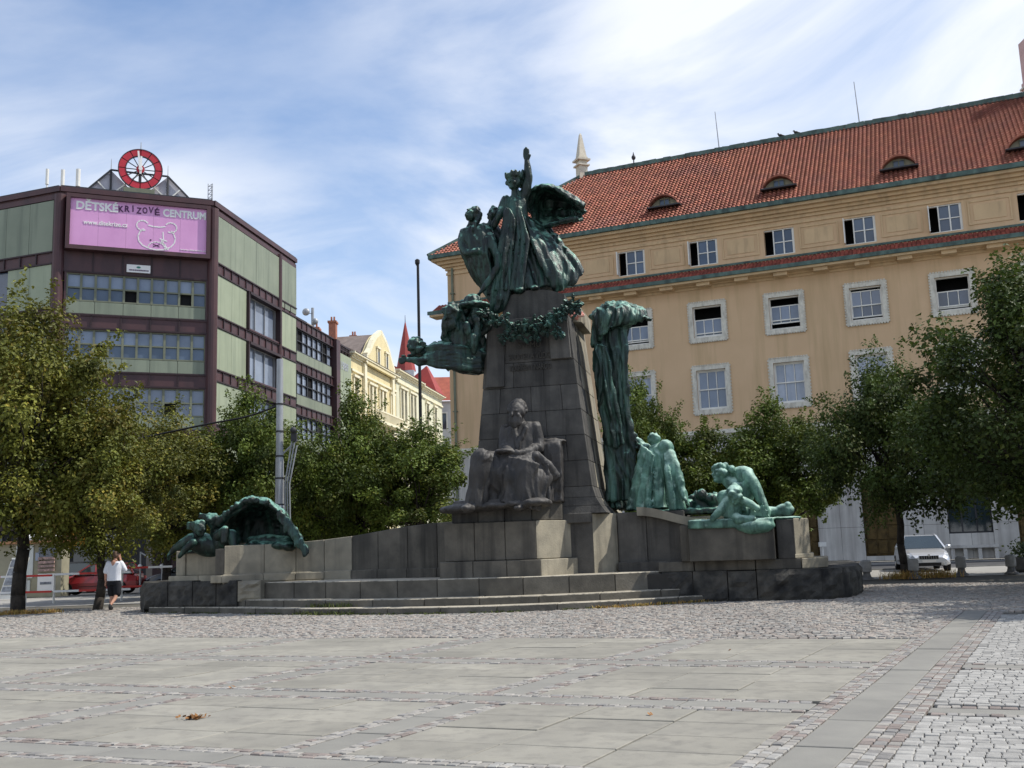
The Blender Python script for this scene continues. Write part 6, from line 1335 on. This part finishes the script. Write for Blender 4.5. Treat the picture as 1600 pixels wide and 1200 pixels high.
# grass and weeds
def tufts(name, pts, mat, label, h, n, spread):
    m = MB()
    for p in pts:
        for k in range(n):
            a = RND.uniform(0, 6.28); d = abs(RND.gauss(0, spread)); b = Vector(p) + Vector((d * math.cos(a), d * math.sin(a), 0)); hh = h * RND.uniform(.4, 1.2); l = Vector((RND.gauss(0, .35), RND.gauss(0, .35), 1)).normalized() * hh; w = Vector((math.cos(a), math.sin(a), 0)) * .012
            v = RND.uniform(.6, 1.3); m.add([b - w, b + w, b + l * .6 + w * .7 + Vector((0, 0, 0)), b + l + Vector((l.x, l.y, -.02)) * .6, b + l * .6 - w * .7], [(0, 1, 2, 4), (4, 2, 3)], (v, v * RND.uniform(.8, 1.1), v))
    o = m.build(name, mat); tag(o, label, 'grass', kind='stuff'); return o
g0 = gnd(1440, 903)
tufts('dry_grass', [g0 + Vector((dx * .25, RND.uniform(-.3, .3), 0)) for dx in range(-4, 4)], 'dry_grass', 'dry yellow grass round the tree trunk in front of the silver car', .32, 120, .28)
g1 = gnd(30, 960); tufts('dry_grass', [g1 + Vector((dx * .2, RND.uniform(-.2, .2), 0)) for dx in range(-3, 5)], 'dry_grass', 'dry grass at the foot of the leftmost tree', .16, 100, .25)
sp = [p for p in (ml(a.x, a.y - .03, 0) for a in arcpts(0, -10.6, 5.3, 90)) if RND.random() < .55]
tufts('weeds', sp, 'weed', 'short weeds along the foot of the bottom step', .075, 22, .09)
tufts('weeds', [ml(a.x, a.y - .04, .0) for a in arcpts(0, -5.2, -3.6, 8)] + [ml(a.x, a.y - .02, .17) for a in arcpts(.4, -4.9, -3.9, 5)], 'weed', 'taller tuft of weeds growing from the steps left of the seated statue', .14, 22, .12)
tufts('weeds', [ml(a.x, a.y - .05, 0) for a in arcpts(0, 2.3, 5.3, 22)], 'dry_grass', 'yellowish weeds along the right end of the bottom step', .1, 26, .1)
# ------------------------------------------------------------------ street furniture
FC = Frame((0, 0), 90, 1); FC.d = Vector((1, 0, 0)); FC.n = Vector((0, -1, 0))
pb = Vector((-8.5, 37, 0)); pl = empty('lamp_pole', pb, 'tall grey tapered steel pole behind the left bronze group', 'pole')
MB().lathe([(.19, 0), (.185, 3.2), (.16, 3.3), (.15, 4.9), (.135, 5.0), (.125, 6.9), (.12, 8.6)], pb, 16).build('shaft', 'steel', pl, smooth=False)
for z in (2.4, 3.25, 4.2, 5.0, 5.9, 6.9): MB().lathe([(.208 - .01 * z, z), (.208 - .01 * z, z + .06)], pb, 14).build('clamp', 'steel_dark', pl)
m = MB()
for dx, top in ((.24, 5.6), (.33, 5.5), (.42, 5.4)): m.path([pb + Vector((.16, -.1, 0)), pb + Vector((dx, -.12, 2.3)), pb + Vector((dx * .9, -.1, 4.0)), pb + Vector((dx + .22, -.05, top))], .03)
m.path([pb + Vector((.1, 0, 5.1)), pb + Vector((.65, 0, 5.6))], .035); m.build('cable', 'steel', pl)
m = MB(); m.box(pb.x + .42, pb.x + .62, pb.y - .1, pb.y + .1, 5.55, 5.85); m.ell(pb + Vector((.52, -.12, 5.95)), .12); m.build('junction_lamp', 'steel_dark', pl)
m = MB(); P = [pb + Vector((0, 0, 6.9)), pb + Vector((-1.3, .3, 6.55)), pb + Vector((-2.9, .6, 6.35)), pb + Vector((-6, 1.2, 5.9))]; m.path(cr(P, 14), .035)
solo(m, 'overhead_cable', 'pole_black', P[0], 'dark overhead cable running left from the grey pole', 'cable')
fb = at(660, 830, 45); fb.z = 0
m = MB(); m.tube(fb, (fb.x + .02, fb.y, 14.35), .085, .06, 10); m.lathe([(.06, 14.25), (.11, 14.35), (.11, 14.5), (.05, 14.55)], fb, 10); solo(m, 'flagpole', 'pole_black', fb, 'thin dark flagpole left of the pylon', 'pole')
# bollards
def bollard(px, py, label):
    b = gnd(px, py); r = empty('bollard', b, label, 'bollard', 'concrete bollards by the silver car')
    MB().lathe([(.25, 0), (.23, .05), (.15, .1), (.12, .2), (.12, .26)], b, 14).build('foot', 'bollard_foot', r); MB().lathe([(.16, .263), (.175, .29), (.175, .6), (.16, .64), (.08, .67)], b, 16).build('body', 'bollard', r, smooth=False)
for a in ((1355, 906, 'concrete bollard left of the tree trunk beside the monument corner'), (1429, 904, 'concrete bollard half hidden by the tree trunk in front of the silver car'), (1503, 899, 'concrete bollard just right of the silver car'), (1581, 897, 'concrete bollard near the right edge, beside the dark planter')): bollard(*a)
pp = gnd(1606, 893); pt = empty('planter', pp, 'dark round planter with a low shrub at the right edge', 'planter'); MB().lathe([(.35, 0), (.5, .1), (.55, .5), (.5, .52)], pp, 14).build('pot', 'bollard_foot', pt)
m = MB()
for k in range(500):
    d = Vector((RND.gauss(0, .25), RND.gauss(0, .25), .75 + RND.gauss(0, .2))); a = Vector((RND.gauss(0, 1), RND.gauss(0, 1), RND.gauss(0, 1))).normalized() * .06; b = a.orthogonal() * .7; c = pp + d; m.add([c - a, c + b, c + a, c - b], [(0, 1, 2, 3)], RND.uniform(.6, 1.2))
m.build('shrub', 'leaf_dark', pt)
p = FB.P(3.75, 0, 2.5); m = MB(); m.tube(p, p + Vector((0, 0, 1.05)), .05, .05, 8); m.box(p.x - .2, p.x + .2, p.y - .1, p.y + .1, p.z + .95, p.z + 1.2); solo(m, 'post_box_sign', 'white_frame', p, 'small white post with a box in front of the stone palace wall', 'post')
# ------------------------------------------------------------------ cars
def car(root, L, Wd, H, paint, sedan=True):
    """car along +X (front at +L/2), wheels on z=0; lofted body and cabin, then trim"""
    hl, hw_ = L / 2, Wd / 2
    def sec(x, zb, zt, w, rnd, wt=None):
        wt = wt or w * .93; return [(x, -w, zb + .08), (x, -w * 1.0, (zb + zt) * .5), (x, -wt, zt - rnd), (x, -wt * .82, zt), (x, wt * .82, zt), (x, wt, zt - rnd), (x, w, (zb + zt) * .5), (x, w, zb + .08), (x, w * .8, zb), (x, -w * .8, zb)]
    st_ = [(-hl, .42, .74, .78, .06), (-hl + .1, .26, .9, .93, .08), (-hl + .5, .2, .96, .99, .07), (-hl * .45, .19, .95, 1, .06), (0, .19, .93, 1, .06), (hl * .4, .2, .92, 1, .06), (hl * .62, .2, .86, .99, .07), (hl - .35, .22, .76, .96, .09), (hl - .1, .26, .66, .88, .1), (hl, .36, .56, .76, .06)]
    m = MB(); vs = []; n = 10
    for (x, zb, zt, w, rd) in st_: vs += sec(x, zb, zt, w * hw_, rd)
    m.add(vs, [(k * n + i, k * n + (i + 1) % n, (k + 1) * n + (i + 1) % n, (k + 1) * n + i) for k in range(len(st_) - 1) for i in range(n)] + [tuple(range(n)), tuple(range(len(vs) - 1, len(vs) - 1 - n, -1))]); m.build('body', paint, root, smooth=False, bevel=.0)
    cs = [(-hl * (.62 if sedan else .9), .93, .62), (-hl * (.3 if sedan else .72), H, .56), (-.1, H + .01, .58), (hl * .1, H - .03, .57), (hl * .45, .9, .66)] ; m = MB(); vs = []
    roofp = [(x, z) for x, z, w in cs]
    for x, z, w in cs: vs += [(x, -hw_ * (w + (.30 if z < 1 else .12)) , z), (x, hw_ * (w + (.30 if z < 1 else .12)), z)]
    low = [(cs[0][0], .9), (cs[-1][0], .88)]
    # cabin: top strip, glass sides
    topw = hw_ * .70; botw = hw_ * .93; A = []
    for (x, z, w) in cs: ww = botw if z < 1 else topw; A.append(((x, -ww, z), (x, ww, z)))
    m.add([A[1][0], A[1][1], A[2][0], A[2][1], A[3][0], A[3][1]], [(0, 2, 3, 1), (2, 4, 5, 3)])
    thick = [(p[0], p[1], p[2] - .05) for p in (A[1][0], A[1][1], A[2][0], A[2][1], A[3][0], A[3][1])]; m.add(thick, [(1, 3, 2, 0), (3, 5, 4, 2)])
    for s in (0, 1):
        for a, b in ((0, 1), (3, 4), (1, 2), (2, 3)): m.bar(A[a][s], A[b][s], .07)
        m.bar((-.1, (-botw, botw)[s], .92), A[2][s], .08)
    m.build('roof', paint, root)
    def glass(ps, name):
        c = sum((Vector(p) for p in ps), Vector()) / len(ps); ps = [c + (Vector(p) - c) * .97 for p in ps]; nn = (ps[1] - ps[0]).cross(ps[2] - ps[0]).normalized() * .015; k = len(ps); g_ = MB(); g_.add([p + nn for p in ps] + [p - nn for p in ps], [tuple(range(k)), tuple(range(2 * k - 1, k - 1, -1))] + [(i, (i + 1) % k, k + (i + 1) % k, k + i) for i in range(k)]); g_.build(name, 'car_glass', root)
    glass([A[3][0], A[3][1], A[4][1], A[4][0]], 'windscreen'); glass([A[1][1], A[1][0], A[0][0], A[0][1]], 'rear_window')
    for s in (0, 1): glass([A[1][s], A[2][s], (-.1, (-botw, botw)[s], .92), A[0][s]], 'side_window'); glass([A[2][s], A[3][s], A[4][s], (-.1, (-botw, botw)[s], .92)], 'side_window')
    for sx in (-1, 1):
        for sy in (-1, 1):
            c = Vector((sx * L * .3, sy * (hw_ - .1), .31)); w = MB(); w.tube(c - Vector((0, .11, 0)), c + Vector((0, .11, 0)), .31, None, 20); o = w.build('wheel', 'tyre', root); r_ = MB(); r_.tube(c + Vector((0, sy * .1, 0)), c + Vector((0, sy * .125, 0)), .2, .17, 14); r_.build('rim', 'chrome', o)
    for sy in (-1, 1):
        h_ = MB(); h_.hexa([(hl - .32, sy * hw_ * .5, .58), (hl - .02, sy * hw_ * .46, .52), (hl - .18, sy * hw_ * .86, .54), (hl - .38, sy * hw_ * .9, .6), (hl - .34, sy * hw_ * .5, .7), (hl - .12, sy * hw_ * .46, .655), (hl - .22, sy * hw_ * .87, .69), (hl - .4, sy * hw_ * .9, .72)]); h_.build('headlight', 'headlight', root)
        mi = MB(); mi.ell((hl * .36, sy * (hw_ + .1), .98), (.07, .11, .075)); mi.bar((hl * .36, sy * hw_ * .9, .94), (hl * .36, sy * (hw_ + .05), .96), .05); mi.build('mirror', paint, root)
        tl_ = MB(); tl_.box(-hl - .01, -hl + .14, min(sy * hw_ * .5, sy * hw_ * .85), max(sy * hw_ * .5, sy * hw_ * .85), .62, .8); tl_.build('tail_light', 'red_stripe', root)
        d_ = MB(); d_.box(-L * .1, L * .16, sy * (hw_ + .002) - .004, sy * (hw_ + .002) + .004, .4, .42); d_.build('side_moulding', 'plastic_black', root)
    g_ = MB(); g_.box(hl - .05, hl + .025, -hw_ * .42, hw_ * .42, .5, .64); o = g_.build('grille', 'plastic_black', root)
    for k in range(9): MB().box(hl + .02, hl + .035, -hw_ * .4 + k * hw_ * .1 - .008, -hw_ * .4 + k * hw_ * .1 + .008, .51, .63).build('grille_bar', 'steel', o)
    f_ = MB(); f_.tube((hl + .02, 0, .655), (hl + .045, 0, .655), .05, None, 12); f_.build('badge', 'chrome', o)
    b_ = MB(); b_.box(hl - .06, hl + .03, -hw_ * .5, hw_ * .5, .25, .36); b_.build('air_intake', 'plastic_black', root); b_ = MB(); b_.box(hl - .02, hl + .06, -.26, .26, .385, .48); b_.build('number_plate', 'white_paint', root)
    for sy in (-1, 1): b_ = MB(); b_.tube((hl - .14, sy * hw_ * .68, .32), (hl - .02, sy * hw_ * .68, .32), .06, None, 10); b_.build('fog_lamp', 'headlight', root)
def place_car(name, label, loc, rz, L, Wd, H, paint, sedan=True):
    r = empty(name, (0, 0, 0), label, 'car'); car(r, L, Wd, H, paint, sedan); r.location = loc; r.rotation_euler = (0, 0, rz); return r
p = gnd(1443, 893); place_car('silver_car', 'silver saloon car facing the square behind the tree trunk', (p.x + .8, p.y + 2.2, -.02), rad(-90 - 14), 4.75, 1.76, 1.45, 'car_silver')
place_car('red_car', 'red hatchback parked behind the red and white barrier', (-19.6, 48.5, -.05), rad(180 + 6), 4.0, 1.66, 1.4, 'car_red', False)
place_car('dark_car', 'dark car right of the man, partly hidden by the left end of the monument', (-15.7, 49.9, -.05), rad(180 + 8), 4.2, 1.7, 1.42, 'car_dark', False)
place_car('dark_estate_car', 'dark blue car almost hidden behind the red hatchback', (-22.6, 52.6, -.05), rad(180), 4.3, 1.7, 1.5, 'car_dark', False)
# ------------------------------------------------------------------ barrier railings
def barrier(a, b, z1, z0, label, ph=0):
    a = Vector(a); b = Vector(b); r = empty('barrier', a.lerp(b, .5), label, 'barrier', 'red and white barriers along the street'); L = (b - a).length; d = (b - a).normalized(); k = 0; x = 0
    while x < L - .05:
        e = min(L, x + 1.0)
        for z in (z1, z0): MB().bar(a + d * x + Vector((0, 0, z)), a + d * e + Vector((0, 0, z)), .075).build('rail', ('red_stripe', 'white_paint')[(k + ph) % 2], r)
        x = e; k += 1
    for t in [i * 2.0 / L for i in range(int(L / 2) + 1)]: MB().bar(a.lerp(b, t) + Vector((0, 0, -.05)), a.lerp(b, t) + Vector((0, 0, z1)), .06).build('post', 'white_frame', r)
a = gnd(-30, 935); b = gnd(262, 921.5)
A1 = at(-40, 940, 39.5); A1.z = 0; B1 = at(205, 930, 39.0); B1.z = 0
barrier(A1, at(80, 935, 39.3) * 1 - Vector((0, 0, at(80, 935, 39.3).z)), 1.02, .42, 'red and white tube barrier at the left edge in front of the newspaper kiosk'); 
C1 = at(84, 935, 39.3); C1.z = 0; barrier(C1, B1, 1.05, .42, 'red and white tube barrier in front of the red hatchback', 1)
D1 = at(190, 930, 39.6); D1.z = 0; E1 = at(268, 925, 39.6); E1.z = 0; barrier(D1, E1, 1.2, .5, 'red and white tube barrier right of the man, ending at the monument', 0)
# ------------------------------------------------------------------ kiosk and shop fronts on the left
kb = at(62, 900, 46); kb.z = 0; kr = empty('newspaper_kiosk', kb, 'olive newspaper kiosk with white boards and magazine rack at the left', 'kiosk')
x0, x1, y0 = kb.x - 1.25, kb.x + .95, 46
MB().box(x0 - 1.5, x1, y0, y0 + .8, 0, 2.35).build('booth', 'kiosk', kr); MB().box(x0 - 1.6, x1 + .12, y0 - .25, y0 + .9, 2.36, 2.48).build('roof', 'roof_edge', kr)
MB().box(x0 + .18, x0 + .95, y0 - .05, y0 - .003, .85, 2.28).build('white_board', 'kiosk_white', kr); MB().box(x0 + .18, x0 + .85, y0 - .05, y0 - .003, .28, .75).build('white_board', 'kiosk_white', kr)
MB().box(x1 - 1.02, x1 - .25, y0 - .05, y0 - .003, .25, 1.02).build('poster', 'white_paint', kr); MB().box(x1 - .9, x1 - .4, y0 - .06, y0 - .051, .55, .66).build('poster_print', 'print_grey', kr)
MB().box(x1 - 1.02, x1 - .25, y0 - .04, y0 - .003, 1.75, 2.22).build('window', 'glass', kr)
for k in range(4): MB().box(x1 - 1.0, x1 - .28, y0 - .12 - .0 * k, y0 - .04, 1.12 + k * .17, 1.24 + k * .17).build('magazine_row', 'print_warm', kr)
MB().box(x0 + 1.05, x0 + 1.22, y0 - .06, y0 - .003, 1.6, 1.95).build('blue_notice', 'glass_pale', kr)
m = MB()
for k in range(26):
    c = Vector((x0 + .3 + RND.random() * 1.9, y0 - .1 + RND.uniform(-.1, .3), 2.58 + abs(RND.gauss(0, .1)))); m.ell(c, (RND.uniform(.08, .2), .15, RND.uniform(.06, .14)), None, 8, 6)
solo(m, 'parcels', 'white_paint', (kb.x, y0, 2.48), 'heap of white bundles lying on the kiosk roof', 'bundles')
sb = at(14, 915, 44); sb.z = 0; br = empty('sandwich_board', sb, 'leaning white magazine display board left of the leftmost tree', 'display board')
m = MB(); m.hexa([(sb.x - .45, sb.y, .02), (sb.x + .3, sb.y, .02), (sb.x + .3, sb.y + .05, .02), (sb.x - .45, sb.y + .05, .02), (sb.x - .12, sb.y + .4, 1.75), (sb.x + .62, sb.y + .4, 1.75), (sb.x + .62, sb.y + .45, 1.75), (sb.x - .12, sb.y + .45, 1.75)]); m.build('board', 'white_frame', br)
for k in range(4):
    t0, t1 = .12 + k * .22, .3 + k * .22; P_ = lambda u, t: (sb.x - .4 + u * .65 + .33 * t, sb.y - .012 + .4 * t, .02 + 1.73 * t); m = MB(); o_ = Vector((0, -.02, 0)); f4 = [Vector(P_(0, t0)), Vector(P_(1, t0)), Vector(P_(1, t1)), Vector(P_(0, t1))]; m.hexa([f4[0], f4[1], f4[1] + o_, f4[0] + o_, f4[3], f4[2], f4[2] + o_, f4[3] + o_]); m.build('magazine', 'print_grey', br)
# ground floor of the office block and the dark shops behind the trees
sh = empty('shop_front', (-30, 58, 0), 'dark shop front with a yellow sign under the trees at the left', 'shop')
MB().box(-48, -20.6, 57.5, 58.5, 0, 3.6).build('wall', 'shop_dark', sh); MB().box(-48, -20, 56.9, 57.48, 3.3, 3.7).build('canopy', 'brown_dark', sh)
c = at(107, 863, 56.8); MB().box(c.x - 1.4, c.x + .85, 56.7, 56.85, 2.35, 3.15).build('sign_board', 'yellow_sign', sh); MB().box(c.x - 1.1, c.x + .6, 56.68, 56.698, 2.6, 2.9).build('sign_print', 'brown_sign', sh)
for k in range(8): MB().box(-47 + k * 3.2, -44.6 + k * 3.2, 57.4, 57.49, .4, 3.0).build('shop_window', 'car_glass', sh)
st2 = empty('stair_rail', (-15, 50, 0), 'metal handrails with round lamps beside the monument at the left', 'handrail')
for (px, py) in ((219, 866), (253, 880)):
    b = at(px, 905, 46.5); t_ = at(px, 862, 46.5); b.z = 0; MB().tube(b, (b.x, b.y, t_.z), .04, None, 8).build('post', 'steel', st2); m = MB(); m.ell((b.x, b.y - .05, at(px, 885, 46.5).z), .1); m.build('lamp_globe', 'white_paint', st2)
m = MB(); m.bar(at(219, 863, 46.5), at(242, 876, 46.5), .05); m.build('handrail', 'steel', st2)
c = at(503, 795, 46); bn = empty('pink_parasol', (c.x, c.y, 0), 'faded pink awning panels glimpsed between the trees behind the left wall', 'awning')
MB().box(c.x - .45, c.x + .35, c.y, c.y + .06, c.z - .2, c.z + .25).build('valance', 'banner_pink', bn); MB().tube((c.x, c.y + .1, 0), (c.x, c.y + .1, c.z + .3), .04, None, 8).build('post', 'steel', bn); c2 = at(508, 740, 46); MB().box(c2.x - .3, c2.x + .3, c.y, c.y + .06, c2.z - .25, c2.z + .2).build('panel', 'banner_pink', bn); MB().tube((c2.x, c.y + .1, c.z), (c2.x, c.y + .1, c2.z + .2), .03, None, 8).build('post', 'steel', bn)
# ------------------------------------------------------------------ man in the white shirt, walking away with a hand to his ear
pm = gnd(177, 953); man = empty('person', pm, 'man in white shirt and black shorts walking away holding a phone', 'person')
def V(x, y, z): return pm + Vector((x, y, z))
def sk(name, g_, mat, vox=.016, sm=2):
    o = sculpt(name, g_, mat, man, vox, 0, .2, sm); return o
HM = 1.0
g = MB(); g.ell(V(.03, .02, 1.66), (.078, .098, .12)); g.ell(V(.03, .07, 1.6), (.06, .06, .075)); g.ell(V(.03, .115, 1.64), (.014, .022, .022))
for s in (-1, 1): g.ell(V(.03 + s * .08, .02, 1.64), (.014, .025, .035))
g.limb([(V(.025, 0, 1.56), .055), (V(.02, -.01, 1.45), .065)]); g.limb([(V(.02, -.02, 1.42), .12), (V(0, -.01, 1.15), .13), (V(0, 0, .95), .14)])
g.limb([(V(-.2, -.01, 1.41), .055), (V(-.26, -.03, 1.15), .045), (V(-.275, .03, .92), .034), (V(-.275, .04, .88), .03)]); hand(g, V(-.275, .04, .9), (0.05, .1, -1), .17, (0, 1, 0), .5)
g.limb([(V(.23, 0, 1.41), .055), (V(.31, .05, 1.2), .046), (V(.25, .06, 1.33), .04), (V(.15, .03, 1.55), .03)]); hand(g, V(.16, .03, 1.53), (-.3, 0, 1), .16, (0, 1, 0), .6)
g.limb([(V(-.09, 0, .9), .105), (V(-.1, .12, .52), .062), (V(-.09, .06, .3), .055), (V(-.085, -.02, .09), .036)]); g.limb([(V(.1, 0, .9), .105), (V(.12, -.02, .5), .062), (V(.08, -.14, .32), .055), (V(.03, -.3, .17), .038)])
sk('body', g, 'skin', .013)
g = MB(); g.ell(V(.03, .0, 1.695), (.084, .1, .09)); g.ell(V(.03, -.03, 1.65), (.082, .08, .09)); sk('hair', g, 'hair', .014)
g = MB(); loft(g, [(V(.02, -.01, 1.47), .085, .08), (V(.02, -.01, 1.43), .2, .11), (V(.01, 0, 1.3), .235, .145), (V(0, 0, 1.1), .225, .15), (V(0, 0, .94), .225, .15), (V(0, 0, .88), .23, .155)], 7, .03, 40, 5)
g.limb([(V(-.18, -.01, 1.41), .085), (V(-.235, -.02, 1.24), .082), (V(-.25, -.02, 1.17), .085)]); g.limb([(V(.2, 0, 1.41), .085), (V(.28, .03, 1.26), .08), (V(.31, .05, 1.2), .07)]); sk('shirt', g, 'shirt', .014)
g = MB(); loft(g, [(V(0, 0, .94), .18, .13), (V(0, 0, .86), .205, .15), (V(0, .01, .76), .2, .15)], 0, 0); g.limb([(V(-.1, .02, .8), .125), (V(-.105, .1, .5), .115)]); g.limb([(V(.1, 0, .8), .125), (V(.12, -.015, .5), .115)]); sk('shorts', g, 'shorts', .015)
g = MB(); g.ell(V(-.085, .04, .05), (.05, .13, .055)); g.ell(V(.02, -.31, .11), (.048, .07, .1)); sk('shoes', g, 'plastic_black', .014)
m = MB(); m.box(pm.x + .105, pm.x + .13, pm.y + .0, pm.y + .05, pm.z + 1.58, pm.z + 1.69); solo(m, 'mobile_phone', 'plastic_black', (pm.x + .12, pm.y, pm.z + 1.58), 'dark phone held to the ear of the man in the white shirt', 'phone')
# ------------------------------------------------------------------ litter on the paving
def litter(px, py, n, spr, size, label, name='dry_leaves'):
    c = gnd(px, py); m = MB()
    for k in range(n):
        p = c + Vector((RND.gauss(0, spr), RND.gauss(0, spr * .6), abs(RND.gauss(0, .012)) + .012)); a = Vector((RND.gauss(0, 1), RND.gauss(0, 1), RND.gauss(0, .45))).normalized() * size * RND.uniform(.5, 1.3); b = Vector((-a.y, a.x, RND.gauss(0, .4) * size)) * .5; v = RND.uniform(.5, 1.5)
        m.add([p - a, p + b, p + a, p - b], [(0, 1, 2, 3)], v)
    return solo(m, name, 'leaf_litter', c, label, 'leaves')
litter(300, 1124, 46, .07, .035, 'little heap of dry brown leaves on the paving at lower left')
for (px, py, lb) in ((362, 1076, 'single dark leaf scrap on the slabs above the leaf heap'), (610, 1027, 'single brown leaf scrap on the slabs before the left steps'), (1140, 1017, 'single leaf scrap on the slabs below the right pedestal'), (1020, 1118, 'tiny leaf scrap on a slab at lower right of centre')): litter(px, py, 2, .015, .03, lb, 'leaf_scrap')
